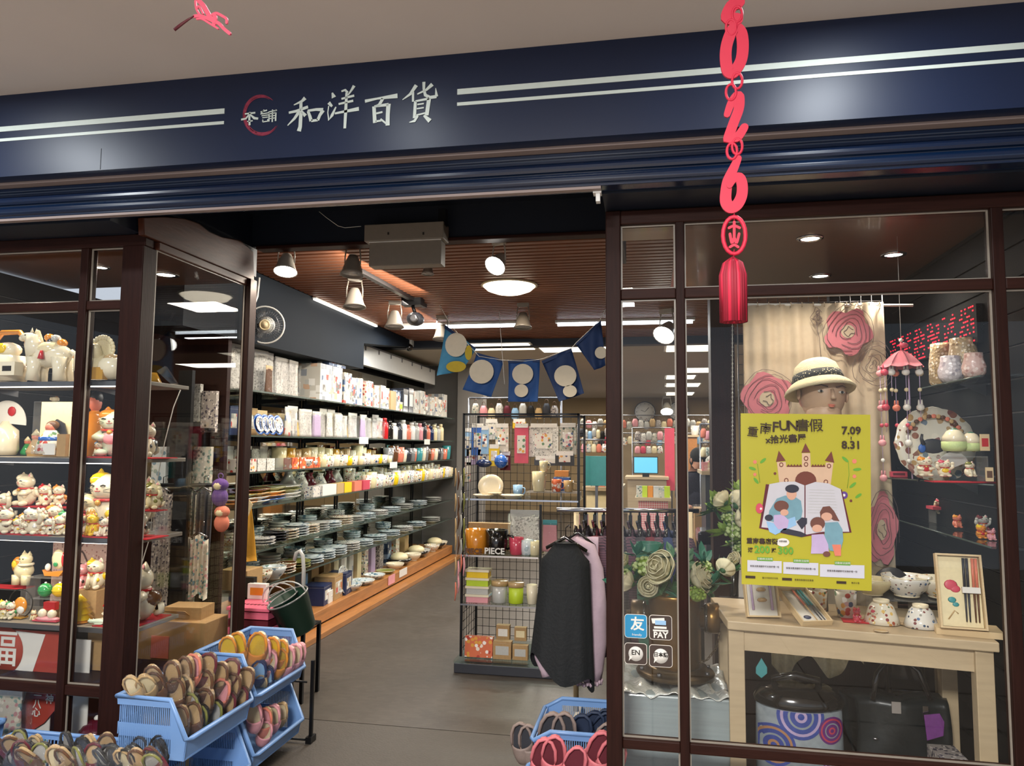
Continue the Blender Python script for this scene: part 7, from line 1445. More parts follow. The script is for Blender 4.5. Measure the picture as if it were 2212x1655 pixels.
pattern('p_glit','#a89474',['#d8c8a8','#8a7458','#c4a878','#e8e0d0'],90,.3,dens=.5,bump=.4);pattern('p_glit2','#c4bcc0',['#e6dfe2','#a8a0a8','#d8d0d4'],70,.25,dens=.5,bump=.4);pattern('p_glit3','#c8a8a0',['#e2cfc8','#b08880','#d8c0b8'],70,.25,dens=.5,bump=.4)
cyl=((.2,0),(.3,.12),(.3,.55),(.26,.85),(.26,1.0));pot_=((.28,0),(.42,.2),(.44,.45),(.34,.8),(.33,1.0))
def v_at(x,y,h,X,m_,pr,label,k=1.0):
 p=PX(x,y,X);s_=h*(RM.transposed()@(p-CAMP)).z*-1/FPX;return mk(vase,(m_,pr),'glitter_vase',label,'vase',(p.x,p.y,1.776),0,(s_*k,s_*k,s_))
v_at(2040,825,96,1.31,'p_glit',cyl,'tall gold glitter vase, left one on the upper wall shelf');v_at(2083,818,98,1.30,'p_glit',cyl,'tall gold glitter vase, right one on the upper wall shelf');v_at(2055,829,58,1.235,'p_glit2',pot_,'short silver glitter pot in front of the tall gold vases');v_at(2105,822,54,1.235,'p_glit3',pot_,'short pinkish glitter pot at right of the silver one')
v_at(2195,800,110,1.33,'clear_plastic',((.25,0),(.36,.2),(.2,.6),(.12,.8),(.2,1.0)),'clear glass carafe seen through the pane right of the thick post',.8)if False else None
pattern('p_peacock','#cfcabb',['#8a5a48','#6a7a88','#a88a5a','#d9d2c2','#7a4a44'],34,.15,dens=.5,coat=.6)
def bigplate():
 n,pts=48,[]
 M=Matrix.Translation((0,0,.5))@Matrix.Rotation(HP-.12,4,'X')
 g=G('p_peacock');k=48
 def ring(r,z):return[(r*(1+.018*math.cos(12*2*math.pi*i/k))*math.cos(2*math.pi*i/k),r*(1+.018*math.cos(12*2*math.pi*i/k))*math.sin(2*math.pi*i/k),z)for i in range(k)]
 rr=[ring(.3,0),ring(.5,.05),ring(.5,.065),ring(.34,.02),ring(.02,.015)];vs=[v for r_ in rr for v in r_];fs=[(j*k+i,j*k+(i+1)%k,(j+1)*k+(i+1)%k,(j+1)*k+i)for j in range(4)for i in range(k)]+[tuple(range(k-1,-1,-1)),tuple(4*k+i for i in range(k))]
 g.add(vs,fs,None,True,M)
 pc=G('c_dgrey');pc.ball((-.02,-.03,.48),(.16,.02,.1),12).tube([(-.14,-.05,.5),(-.17,-.06,.58),(-.16,-.07,.64)],[.03,.02,.015],6).prism([(.1,-.05,.5),(.36,-.06,.62),(.42,-.06,.46),(.14,-.05,.4)],(0,-.006,0))
 fl=G('c_brown')
 for i in range(16):a=.3+i*.16;fl.ball((.36*math.cos(a),-.055,.52+.36*math.sin(a)),(.035,.008,.03),6,['c_brown','c_tan','c_salmon'][i%3])
 return[('plate',g,[]),('bird_print',pc,[('tail_print',G('c_lgrey').prism([(.12,-.06,.5),(.34,-.07,.6),(.36,-.07,.5),(.14,-.06,.44)],(0,-.004,0))),('chest_print',G('c_blue').ball((-.16,-.05,.45),(.05,.015,.06),8))]),('blossom_print',fl,[]),('easel',G('black_metal').prism([(-.2,.05,0),(-.17,.05,0),(-.05,.1,.4),(-.08,.1,.4)],(0,.02,0)),[])]
place(bigplate,(),'peacock_plate',2020,1042,162,3.42,'large scalloped plate with bird and blossoms standing on the middle wall shelf','plate')
bpy.context.view_layer.update()
mk(riser,(.17,.1,round(PY(2080,985,3.28).z-1.371,3)),'display_stand','clear stand before the big plate carrying two green domes','stand',(PY(2072,985,3.28).x,3.28,1.371))
def dome(m_):return[('base',G(m_).lathe([(.42,0),(.5,.15),(.5,.42)],18),[]),('lid',G('ceramic').lathe([(.5,.42),(.46,.62),(.3,.86),(.12,.97),(1e-5,1.0)],18),[('sprig',G('leaf_teal').ball((0,-.05,.92),(.18,.14,.08),8))])]
place(dome,('petal_green',),'lidded_bowl',2062,975,50,3.27,'pale green lidded bowl, left one of two on the clear stand','bowl');place(dome,('petal_green',),'lidded_bowl',2098,975,42,3.27,'pale green lidded bowl at the right on the clear stand','bowl')
place(cat,('ceramic','g_orange','hold','g_red'),'cat_figurine',1998,1029,44,3.22,'orange topped white cat lying under the big plate','figurine',wide=1.3);place(cat,('ceramic','g_rose','both','g_yellow'),'cat_figurine',2040,1030,38,3.2,'red and gold cat before the paper fan on middle shelf','figurine',wide=1.3);place(cat,('ceramic','g_olive','sit',None,None),'cat_figurine',2095,1030,34,3.16,'white and olive cat turning right on the middle shelf','figurine',.6,wide=1.4)
place(carton,('wood_box',.5,.1,1.0,'c_red'),'name_card',2128,974,36,3.2,'small upright white card right of the green lidded bowls','card');place(carton,('wood_box',.5,.1,1.0,'c_brown'),'name_card',2138,1040,30,3.1,'small tan card at the right end of middle shelf','card');place(carton,('c_rose',2.4,1,.8,'c_wine'),'red_tray',1940,1030,14,3.7,'small red box at the left tip of middle shelf','box')
ob('paper_fan',G('c_lgrey').prism([PY(2060,1010,3.26)]+[PY(2060+34*math.cos(math.radians(a)),1010-34*math.sin(math.radians(a)),3.26)for a in range(20,165,12)],(0,.003,0)),None,True,label='open paper fan behind the cats on middle shelf',cat='fan')
mk(felt,(.22,.1,'red_felt'),'felt_mat','red strip under the cats on middle shelf','mat',(PY(2060,1036,3.2).x+.02,3.2,1.3705))
def p3(x,y,h,Y,args,label,wide=1.2,fn=cat,nm='cat_figurine',ct='figurine'):
 p=PY(x,y,Y);z=max(1.1505,p.z);s_=h*Y*1.0/FPX;return mk(fn,args,nm,label,ct,(p.x,p.y,z),0,(s_*wide,s_*wide,s_))
mk(riser,(.13,.09,.062),'display_stand','clear stand at the rear of lower wall shelf with a red tray','stand',(PY(2045,1112,3.9).x,3.9,1.150));mk(carton,('c_rose',1,1,1),'red_tray','bright red tray on the clear stand of lower shelf','tray',(PY(2045,1112,3.9).x,3.9,1.213),0,(.15,.09,.014))
p3(2032,1110,30,3.9,('ceramic','g_rose','both','g_red'),'pink white cat on the red tray, left');p3(2058,1110,28,3.9,('ceramic','g_pink','both','g_rose'),'pink white cat on the red tray, right')
p3(2068,1140,26,3.6,('g_salmon','g_orange','sit'),'salmon cat at the front of lower wall shelf');p3(2120,1168,28,3.25,('g_orange','g_yellow','hold','g_red'),'orange cat below the silver ornament on lower shelf');p3(2122,1150,34,3.35,('g_lgrey','g_wine','both'),'grey winged ornament behind the orange cat');p3(2142,1172,24,3.2,('g_pink','g_wine','sit'),'pinkish cat at the right end of lower shelf')
ob('gift_card',G('c_cream_c').bb(PY(2100,1100,3.6).x,PY(2150,1100,3.6).x,3.6,3.61,1.151,PY(2100,1068,3.6).z),None,True,label='yellowish card standing at the back of lower wall shelf',cat='card')
ld=root('led_board','red dot LED message board glowing on the slat wall','LED board',(1.33,3.6,2.0))  # outside LED sign's reflection built as glowing dots and backing; no board hangs here
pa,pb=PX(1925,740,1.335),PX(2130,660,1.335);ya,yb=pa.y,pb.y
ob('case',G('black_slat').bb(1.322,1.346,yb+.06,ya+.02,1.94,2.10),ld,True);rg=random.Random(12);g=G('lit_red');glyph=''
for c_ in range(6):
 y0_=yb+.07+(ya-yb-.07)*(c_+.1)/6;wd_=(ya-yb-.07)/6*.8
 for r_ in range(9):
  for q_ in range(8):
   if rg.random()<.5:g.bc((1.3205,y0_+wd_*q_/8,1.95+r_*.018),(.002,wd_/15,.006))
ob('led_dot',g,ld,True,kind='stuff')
um=root('umbrella_mobile','pink cloth umbrella mobile with hanging rabbits and balls','mobile',PY(1948,775,3.4))
mat('um_pink','#b5626c',.8,noise=.15,ns=30);Mu=Matrix.Translation(PY(1948,792,3.4));k_=3.5/FPX
pr_u=[];g=G('um_pink');n=8
for s in range(n):
 a0,a1=s*6.283/n,(s+1)*6.283/n
 g.sheet(lambda u,v,a0=a0,a1=a1:Mu@Vector(((40*v*(1-.08*math.sin(u*3.14159)))*k_*math.cos(a0+(a1-a0)*u),(40*v*(1-.08*math.sin(u*3.14159)))*k_*math.sin(a0+(a1-a0)*u),(32-32*v**1.6-3*math.sin(u*3.14159)*v)*k_)),5,6,th=.002)
ob('canopy',g,um,True);ob('tip',G('c_rose').tube([Mu@Vector((0,0,30*k_)),Mu@Vector((0,0,50*k_))],.004,6).ball(Mu@Vector((0,0,52*k_)),.009,8,'c_white'),um,True);ob('bow',G('c_rose').ball(Mu@Vector((.01,0,42*k_)),(.02,.01,.012),8),um,True)
ob('suspension',G('white_plastic').tube([Mu@Vector((0,0,50*k_)),Vector((Mu.translation.x,3.4,2.419))],.0012,4),um,True)
for i,(dx,L_,m_)in enumerate(((-36,220,'c_pink'),(-22,60,'c_white'),(-8,150,'c_salmon'),(4,190,'c_white'),(16,220,'c_lilac'),(28,100,'c_white'),(36,40,'c_cream_c'),(-34,130,'c_rose'))):
 x_,y_=dx*k_,(-.02 if i%2 else.03);A=Mu@Vector((x_,y_,2*k_));B=A-Vector((0,0,L_*k_*1.0));o=ob('string',G('c_lilac').tube([A,B],.0035 if m_=='c_lilac' else.0012,5),um,True)
 if m_=='c_lilac':continue
 n_=0;zc_=A.z-.03
 while zc_>B.z-.005:
  if n_%2==0:ob('charm',G(m_).ball((A.x,A.y,zc_),(.017,.014,.015),8).lathe([(.005,0),(.003,.02),(1e-5,.024)],5,(A.x-.006,A.y,zc_+.01)).lathe([(.005,0),(.003,.02),(1e-5,.024)],5,(A.x+.006,A.y,zc_+.01)),o,True)
  else:ob('charm',G(['c_rose','c_cream_c','c_white'][n_%3]).ball((A.x,A.y,zc_),.009,8),o,True)
  zc_-=.075;n_+=1
cb=root('cooler_bag','cooler bag with blue and purple mandala print and black lid','bag',PY(1735,1640,3.45))
Yb=3.4;a,b_=PY(1640,1640,Yb),PY(1832,1520,Yb);zb0=.05;zl=PY(1735,1535,Yb).z;xc_=(a.x+b_.x)/2;wx=(b_.x-a.x)/2
mat('bag_pale','#8f979c',.6,noise=.2,ns=30);mat('mand_blue','#3a4a96',.6,noise=.2,ns=60);mat('mand_purple','#6b2a78',.6,noise=.2,ns=60);mat('mand_or','#b0805a',.6,noise=.1)
ob('body',G('bag_pale').lathe([(1,0),(1.0,.5),(.98,1)],28,M=Matrix.Translation((xc_,Yb+.1,zb0))@Matrix.Diagonal((wx,.12,zl-zb0,1))),cb,True)
ob('lid',G('g_black').lathe([(1.0,0),(1.04,.1),(1.04,.3),(.9,.75),(.6,1.0),(1e-5,1.05)],28,M=Matrix.Translation((xc_,Yb+.1,zl))@Matrix.Diagonal((wx,.125,.085,1))),cb,True)
ob('handle',G('g_black').tube([(xc_-.1,Yb+.06,zl+.07),(xc_-.11,Yb+.04,zl+.115),(xc_-.02,Yb+.03,zl+.135),(xc_+.07,Yb+.04,zl+.115),(xc_+.08,Yb+.06,zl+.06)],.016,10),cb,True)
def mand(px,py,r,mm,m2):
 cx=PY(px,py,Yb).x;cz=PY(px,py,Yb).z;rr=r*3.45/FPX
 for q_,(f_,m_)in enumerate(((1,mm),(.86,m2),(.74,mm),(.55,'bag_pale'),(.46,mm),(.26,m2),(.14,mm))):
  pts=[]
  for i in range(30):
   t=i*6.283/30;x=cx+rr*f_*math.cos(t);z=cz+rr*f_*math.sin(t);x=max(xc_-wx*.97,min(xc_+wx*.97,x));z=max(zb0+.005,min(zl-.004,z));y=Yb+.1-.12*math.sqrt(max(0,1-((x-xc_)/wx)**2))-.002-.0006*q_;pts.append(Vector((x,y,z)))
  c_=sum(pts,Vector())/30;c_.y=Yb+.1-.12*math.sqrt(max(0,1-((c_.x-xc_)/wx)**2))-.003-.0006*q_
  g=G(m_);g.add([c_]+pts,[(0,i+1,(i+1)%30+1)for i in range(30)]);ob('mandala_print',g,cb,True)
mand(1728,1545,44,'mand_blue','c_lilac');mand(1798,1580,26,'mand_purple','c_rose');mand(1672,1610,40,'mand_blue','mand_or');mand(1800,1645,20,'mand_purple','c_lilac')
tt_=root('tote_bag','black nylon tote bag with two handles and purple tag','bag',PY(1950,1655,3.45));a,b_=PY(1845,1510,3.42),PY(2050,1510,3.42)
mat('nylon','#10181a',.35,noise=.3,ns=9,bump=.4,bs=14)
ob('body',G('nylon').sheet(lambda u,v:Vector((a.x+(b_.x-a.x)*u+.01*math.sin(v*5),3.42+.015*math.sin(u*9)*math.sin(v*4+1),a.z+(.06-a.z)*v)),20,16,th=.12),tt_,True)
for dy in(0,.1):
 ob('handle',G('g_black').tube([PY(1885,1512,3.41+dy),PY(1895,1455,3.43+dy),PY(1912,1432,3.45+dy),PY(1960,1430,3.45+dy),PY(1985,1450,3.43+dy),PY(2010,1512,3.41+dy)],.012,8),tt_,True)
ob('strap_patch',G('chrome').bb(PY(1925,1515,3.4).x,PY(1945,1515,3.4).x,3.395,3.4,PY(1925,1540,3.4).z,PY(1925,1515,3.4).z),tt_,True);ob('strap_patch',G('chrome').bb(PY(1992,1522,3.4).x,PY(2004,1522,3.4).x,3.395,3.4,PY(1925,1548,3.4).z,PY(1925,1520,3.4).z),tt_,True)
ob('hang_tag',G('mand_purple').prism([PY(1996,1545,3.38),PY(2030,1542,3.37),PY(2040,1560,3.37),PY(2038,1590,3.37),PY(2003,1600,3.38)],(0,.004,0)),tt_,True,label='purple paper hang tag');ob('clasp',G('chrome').ball(PY(1892,1596,3.40),(.012,.006,.005),8),tt_,True)
text('lettering','Vanessa',.03,'paper_white',tt_,PY(1970,1640,3.395)-tt_.location,ext=.0004)
ob('silk_cloth',G('f_cream_c').sheet(lambda u,v:Vector((PY(1668+195*u,1420,3.62).x,3.62+.02*math.sin(u*30),.70-(.18+.05*math.sin(u*12))*v)),40,6,th=.003),None,True,label='cream silky cloth hanging in folds behind the bags',cat='cloth')
ob('drop_tag',G('c_teal').prism([PY(1645,1422,3.30),PY(1633,1442,3.3),PY(1633,1455,3.3),PY(1645,1465,3.3),PY(1657,1455,3.3),PY(1657,1442,3.3)],(0,.003,0)),None,True,label='small teal drop shaped tag under the table top',cat='tag')
ob('black_leather_bag',G('g_black').sheet(lambda u,v:Vector((1.02+.16*u,3.62,.62-.2*v)),8,6,th=.05),None,True,label='dark perforated bag behind the tote handles',cat='bag')
ob('wood_strip',G('wood_pale').bb(PY(2022,1450,3.6).x,PY(2034,1450,3.6).x,3.6,3.62,.06,PY(2022,1440,3.6).z),None,True,label='narrow pale wooden strip standing behind the tote bag',cat='strip')
ob('packed_bundle',G('p_cloth2').bb(1.1,1.2,3.2,3.4,.051,.3),None,True,label='dark bundle of goods on window floor right of the tote',cat='bundle')
ob('low_box',G('p_cloth3').bb(.45,.62,3.0,3.15,.051,.16),None,True,label='patterned box on the window floor below the bottom rail',cat='box')
# ================================================================ hanging red New Year decoration
mat('paper_red','#c21c3c',.6,noise=.04);mat('paper_red_d','#8a1028',.7,noise=.1);mat('paper_pink','#f0667f',.6,noise=.04)
hd=root('paper_garland','red felt garland with numerals, medallion and tassel hanging before the shopfront','decoration',(.18,1.6,2.5))
YG=1.6
def gz(x,y,sc=4.867,x0=1540,y0=0,dy=0):return PY(x0+x/sc,y0+y/sc,YG+dy)
def blob(nm,pts,w_,closed=False,dy=0,f=gz,par=None,m_='paper_red',th=.004):
 """flat cut-out stroke with rounded ends, one strip without joints"""
 P=[f(*p)for p in pts];n=len(P);W=list(w_)if isinstance(w_,list)else[w_]*n;C_=[];V=[]
 if n==2 and not closed:C_=P;V=W
 else:
  for i in range(n if closed else n-1):
   a,b,c,d=(P[(i-1)%n]if closed or i else P[0]),P[i],P[(i+1)%n],(P[(i+2)%n]if closed or i+2<n else P[-1])
   for k in range(5):
    t=k/5;C_.append(.5*((2*b)+(c-a)*t+(2*a-5*b+4*c-d)*t*t+(3*b-a-3*c+d)*t**3));V.append(W[i]+(W[(i+1)%n]-W[i])*t)
  if not closed:C_.append(P[-1]);V.append(W[-1])
 if not closed:
  for e in(0,1):
   p0,p1=(C_[0],C_[1])if e==0 else(C_[-1],C_[-2]);d=(p0-p1).normalized();w0=V[0]if e==0 else V[-1];ext=[(p0+d*w0/2*math.sin(a),w0*math.cos(a))for a in(.5,1.0,1.35)]
   for q,w2 in ext:
    if e==0:C_.insert(0,q);V.insert(0,w2)
    else:C_.append(q);V.append(w2)
 m=len(C_);vs=[];Y=Vector((0,1,0))
 for i in range(m):
  a=C_[(i-1)%m]if closed or i else C_[0];b=C_[(i+1)%m]if closed or i<m-1 else C_[-1];q=(b-a).normalized().cross(Y)*V[i]/2;o_=-Y*.00004*i
  vs+=[C_[i]+q+o_,C_[i]-q+o_,C_[i]-q+Y*th,C_[i]+q+Y*th]
 fs=[(4*i+k,4*i+(k+1)%4,4*((i+1)%m)+(k+1)%4,4*((i+1)%m)+k)for i in range(m if closed else m-1)for k in range(4)]
 return ob(nm,G(m_).add(vs,fs),par or hd,True)
Wg=.021
blob('numeral',[(240,-60),(270,20),(200,60),(150,180),(250,200)],.027)
blob('numeral',[(250,290),(300,350),(315,480),(300,620),(250,720),(205,770),(155,740),(135,620),(140,500),(170,390),(210,310)],.0245,True)
blob('numeral',[(150,1200),(195,1080),(260,1010),(275,1050),(270,1150),(215,1300),(160,1460),(190,1450),(260,1440),(330,1340)],[.014,.017,.023,.023,.021,.021,.021,.017,.020,.017])
f6=lambda x,y:gz(x,y,4.6,1540,340)
blob('numeral',[(250,10),(210,100),(150,230),(130,340),(130,440),(175,500),(240,470),(285,380),(290,270),(260,200),(200,220),(165,280)],[.015,.019,.022,.023,.024,.024,.024,.023,.022,.021,.017,.013],f=f6)
for i,(x,y)in enumerate(((255,150),(190,290),(255,850),(190,970),(255,1540),(200,1590))):
 c=gz(x,y);ob('link_ring',torus(G('paper_red'),c,.0105,.003,'paper_red',16,6,'Y',1.7),hd,True)
c=f6(212,775);g=torus(G('paper_red'),c,.023,.0045,'paper_red',20,6,'Y',1.75)
ob('medallion_rim',g,hd,True)
for pts in([(160,700),(212,680),(265,700)],[(212,640),(212,720)],[(170,760),(190,850),(212,800),(235,850),(260,760)],[(170,890),(212,870),(250,890)],[(212,720),(212,800)]):blob('fretwork',pts,.0055,f=f6)
ob('thread',G('paper_red_d').tube([f6(212,545),f6(212,630)],.0015,5).tube([f6(212,915),f6(205,1010)],.0015,5),hd,True)
ob('cord',G('paper_red').tube([gz(240,-60),Vector((.19,1.6,2.917))],.002,5),hd,True)
tc_=f6(197,1040);zt0,zt1=f6(0,1040).z,f6(0,1570).z;wt=(f6(315,0).x-f6(80,0).x)/2
for i in range(26):
 a=i*6.283/26;x=tc_.x+wt*math.cos(a)*.94;y=YG+.002+wt*.8*math.sin(a);L_=zt1+rnd(-.012,.012)
 ob('tassel_strand',G('paper_red_d' if i%3 else 'paper_red').tube([(tc_.x,YG,zt0+.008),(tc_.x+(x-tc_.x)*.75,YG+(y-YG)*.75,zt0-.006),(x,y,zt0-.03),(x,y,zt0-.13),(x+rnd(-.002,.002),y,L_)],[.003,.005,.0062,.006,.0025],6),hd,True)
ob('tassel_core',G('paper_red_d').tube([(tc_.x,YG,zt0),(tc_.x,YG,zt1+.03)],[.012,.022],10),hd,True)
hp=root('paper_ribbon','twisted pink red paper ornament dangling from the arcade ceiling, upper left','decoration',PY(450,30,1.62))
YQ=1.62
fz_=lambda x,y:PY(360+x/13.825,y/13.825,YQ)
for pts,w_ in(([(850,20),(880,250),(980,430),(1100,480)],.0055),([(960,20),(1080,150),(1150,260),(1220,380),(1300,520),(1420,640)],.012),([(900,260),(960,180),(1080,400)],.005),([(820,480),(950,470),(1150,520),(1420,640),(1560,700),(1700,850),(1880,1000)],.0085),([(900,560),(1050,560),(1250,680),(1380,760),(1530,850)],.005),([(1360,430),(1480,390),(1650,470),(1780,560),(1790,680)],.0068),([(1420,430),(1450,560),(1400,740)],.010)):
 blob('loop',pts,w_,f=fz_,par=hp,m_='paper_pink',th=.003)
ob('tail',G('c_wine').tube([fz_(820,480),fz_(650,580),fz_(450,720),fz_(230,890)],[.002,.003,.004,.0045],6),hp,True)
ob('cord',G('paper_pink').tube([fz_(900,20),Vector((fz_(900,20).x,YQ,2.917))],.002,5),hp,True)
# ================================================================ plastic baskets with slippers
mat('basket_blue','#6f93c4',.35,noise=.05,ns=6);mat('basket_in','#5f86b8',.4,noise=.05,ns=6)
def basket(label,X0,X1,Y0,Y1,z0,zt,zl,m_='basket_blue',side=1):
 """ventilated bin: high back at -side X, low lip at +side X"""
 o=root('storage_basket',label,'basket',((X0+X1)/2,(Y0+Y1)/2,z0));t=.004
 xs=X1 if side>0 else X0;xb=X0 if side>0 else X1;xk=xs-side*.07;ins=side*.015
 ob('bottom',G(m_).bb(min(X0,X1)+.012,max(X0,X1)-.012,Y0+.012,Y1-.012,z0,z0+.006),o,True)
 for yy,s in((Y0,1),(Y1,-1)):
  pg=G(m_);y_=yy;H=zt-z0
  bands=((0,.10),(.34,.56),(.86,1.0))
  A=[Vector((xb+ins,y_+s*.012,0)),Vector((xs-ins,y_+s*.012,0))]
  for b0,b1 in bands:
   pts=[(xb+ins*(1-b0),z0+H*b0),(xk,z0+H*b0)]+[(xk,z0+H*b1),(xb+ins*(1-b1),z0+H*b1)]
   pg.prism([(x,y_+s*.012*(1-(z-z0)/H),z)for x,z in pts],(0,s*t,0))
  pts=[(xk,z0),(xs-ins*.8,z0),(xs,zl),(xk,zt)];pg.prism([(x,y_+s*.012*(1-(z-z0)/H),z)for x,z in pts],(0,s*t,0))
  n=26
  for i in range(n):
   x=xb+ins+(xk-xb-ins)*(i+.5)/n;pg.bb(min(x-.0016,x+.0016),max(x-.0016,x+.0016),min(y_+s*.006,y_+s*.010),max(y_+s*.006,y_+s*.010),z0+H*.1,z0+H*.86)
  ob('slotted_side',pg,o,True,kind='stuff')
 pg=G(m_);n=30
 for b0,b1 in((0,.10),(.36,.56),(.86,1.0)):pg.bb(min(xb,xb+side*t),max(xb,xb+side*t),Y0+.01,Y1-.01,z0+(zt-z0)*b0,z0+(zt-z0)*b1)
 for i in range(n):y=Y0+.012+(Y1-Y0-.024)*(i+.5)/n;pg.bb(min(xb,xb+side*t),max(xb,xb+side*t),y-.0016,y+.0022,z0,zt)
 ob('slotted_back',pg,o,True,kind='stuff')
 ob('front_wall',G(m_).prism([(xs-ins,Y0+.01,z0),(xs-ins,Y1-.01,z0),(xs,Y1,zl),(xs,Y0,zl)],(-side*t,0,0)),o,True)
 ob('rim',G(m_).tube([(xb,Y0,zt),(xk,Y0,zt),(xs,Y0,zl),(xs+side*.012,Y0+.02,zl),(xs+side*.012,Y1-.02,zl),(xs,Y1,zl),(xk,Y1,zt),(xb,Y1,zt)],.0095,8,closed=True),o,True)
 return o
bA=basket('blue slotted basket of wrapped brown slippers in front of the left window corner',-2.03,-1.73,2.62,3.09,.30,.525,.385)
bB=basket('blue basket of yellow and pink slippers behind the brown slipper basket',-2.03,-1.73,3.12,3.59,.33,.555,.385)
bC=basket('lower blue basket of pink slippers at the rear of the pile',-2.03,-1.73,3.12,3.59,.06,.285,.13)
bD=basket('lower blue basket, nearly empty, under the brown slipper basket',-2.03,-1.73,2.62,3.09,.04,.265,.11)
for o_,yy in((1,2.62),(2,3.12)):
 pass
st_=root('basket_stand','black tube stand carrying the stacked blue baskets','stand',(-1.9,3.1,0))
for x,y in((-2.055,3.62),(-1.70,3.63)):ob('post',G('black_metal').bb(x-.008,x+.008,y-.008,y+.008,0,.40 if x>-1.8 else.5),st_,True)
for z in(.028,.31):ob('crossbar',G('black_metal').tube([(-2.055,3.61,z-.012),(-1.72,3.61,z-.012)],.006,6),st_,True)
ob('foot',G('black_metal').bb(-1.715,-1.685,3.60,3.66,0,.03),st_,True)
def slipper(m_='f_brown',sole='c_tan',ins='f_cream_c',wrap=True):
 """toe down, heel up; length 1 along Z, opening faces -Y"""
 n=20;out=[]
 for i in range(n):
  a=2*math.pi*i/n;out.append((.235*(1 if math.cos(a)>0 else-1)*abs(math.cos(a))**.75*(1-.14*math.sin(a)),0,.5+.5*math.sin(a)))
 g=G(sole);g.prism(out,(0,.07,0))
 gi=G(ins);gi.prism([(x*.9,-.012,.5+(z-.5)*.94)for x,y,z in out],(0,.012,0))
 gu=G(m_)
 def fn(u,v):
  t=math.pi*u;z=.56-.54*v;wz=.25*math.sqrt(max(0,1-((z-.5)/.5)**2))**.8*1.04+.004;h=.2*(1-.3*v)*math.sqrt(max(0,1-max(0,(v-.45)*1.82)**2*.98))
  return(wz*math.cos(t),.06-(h+.06)*math.sin(t),z+.10*math.sin(t)*(1-v)*-1)
 gu.sheet(fn,12,8,th=-.02)
 hl=G(m_);hl.tube([(.238,-.0,.46),(.242,-.045,.62),(.215,-.06,.8),(.13,-.06,.95),(0,-.055,1.0),(-.13,-.06,.95),(-.215,-.06,.8),(-.242,-.045,.62),(-.238,0,.46)],[.02,.032,.036,.036,.036,.036,.036,.032,.02],8)
 r_=[('sole',g,[]),('insole',gi,[]),('upper',gu,[]),('heel_rim',hl,[])]
 if wrap:r_.append(('wrapping',G('film').ball((0,-.04,.5),(.3,.2,.58),8),[]))
 return r_
SLP={'brown':('f_brown','c_tan','f_tan'),'tan':('f_tan','c_tan','f_cream_c'),'wine':('f_wine','c_brown','f_tan'),'rose':('f_salmon','c_tan','f_pink'),'olive':('f_olive','c_black','f_lgrey'),'dark grey':('f_dgrey','c_black','f_lgrey'),'yellow':('f_orange','c_cream_c','f_yellow'),'pink':('f_pink','c_pink','f_cream_c'),'navy':('f_navyc','c_navyc','f_lblue'),'black':('f_black','c_black','f_dgrey')}
scn={}
def slip(col,x,y,Xw,hpx,where,wrap=True,rz=0,lean=(0,0),base=None):
 """pixel of the lower end on plane X = Xw"""
 p=PX(x-hpx*.1*0,y+hpx*.3,Xw);s_=1.42*hpx*(RM.transposed()@(p-CAMP)).z*-1/FPX;k=(col,where);scn[k]=scn.get(k,0)+1
 return mk(slipper,SLP[col]+(wrap,),'slipper','%s %sslipper, %s of its colour from left in %s'%(col,'film-wrapped ' if wrap else '',ORD[scn[k]-1],where),'slipper',p,rz,s_,'slippers in '+where,tilt=lean)
wA='the front left basket'
for x,y,c_,h,rz,ln in((305,1500,'tan',48,.2,(.4,-.3)),(330,1495,'tan',52,.5,(.5,-.3)),(345,1505,'brown',56,.2,(.3,-.1)),(368,1480,'brown',58,0,(.3,.3)),(392,1475,'brown',62,-.2,(.2,.4)),(402,1470,'rose',62,0,(.2,.4)),(425,1468,'wine',62,.2,(.2,.45)),(372,1520,'brown',62,.1,(.3,.3)),(395,1510,'tan',60,0,(.3,.3)),(425,1502,'brown',62,0,(.2,.45)),(448,1490,'brown',64,.2,(.2,.45)),(470,1480,'wine',62,.2,(.15,.5)),(400,1545,'olive',60,0,(.3,.45)),(428,1535,'brown',62,0,(.3,.5)),(455,1520,'rose',62,.1,(.2,.5)),(478,1508,'brown',62,.1,(.2,.5)),(500,1496,'brown',62,.2,(.2,.55)),(418,1568,'olive',58,0,(.3,.5)),(445,1560,'olive',58,.1,(.3,.5)),(470,1545,'wine',58,.1,(.2,.5)),(495,1530,'wine',56,.1,(.2,.55)),(345,1480,'brown',50,.3,(.4,-.2)),(440,1450,'brown',40,.3,(.2,.3))):
 slip(c_,x,y,-1.97+.2*((x-280)/260)*.9,h,wA,True,rz,ln)
for i in range(8):scn['u']=i;mk(slipper,SLP['brown']+(True,),'slipper','brown film-wrapped slipper at the bottom of front left basket behind slots, %s from left'%ORD[i],'slipper',(-1.985+i*.022,2.76+.05*(i%3),.312),.1,.15,'slippers under the front left pile',tilt=(.1,.1))  # extra slippers added inside the basket so its slots look dark
wB='the rear left basket'
for x,y,c_,h,rz,ln in((492,1425,'yellow',52,.2,(.3,.1)),(512,1422,'yellow',54,.1,(.2,.1)),(545,1425,'yellow',60,.1,(.2,.3)),(558,1435,'pink',56,0,(.2,.3)),(575,1430,'yellow',56,0,(.2,.35)),(592,1432,'yellow',54,0,(.2,.4)),(565,1455,'pink',54,.1,(.2,.4)),(588,1452,'yellow',54,.1,(.2,.4)),(605,1448,'pink',56,0,(.2,.4)),(620,1440,'pink',52,.1,(.2,.4)),(548,1470,'navy',50,.1,(.3,.4)),(568,1478,'navy',46,0,(.3,.4)),(632,1432,'pink',46,.1,(.2,.4)),(555,1492,'tan',40,.1,(.3,.4))):
 slip(c_,x,y,-1.95+.2*((x-490)/150)*.9,h,wB,True,rz,ln)
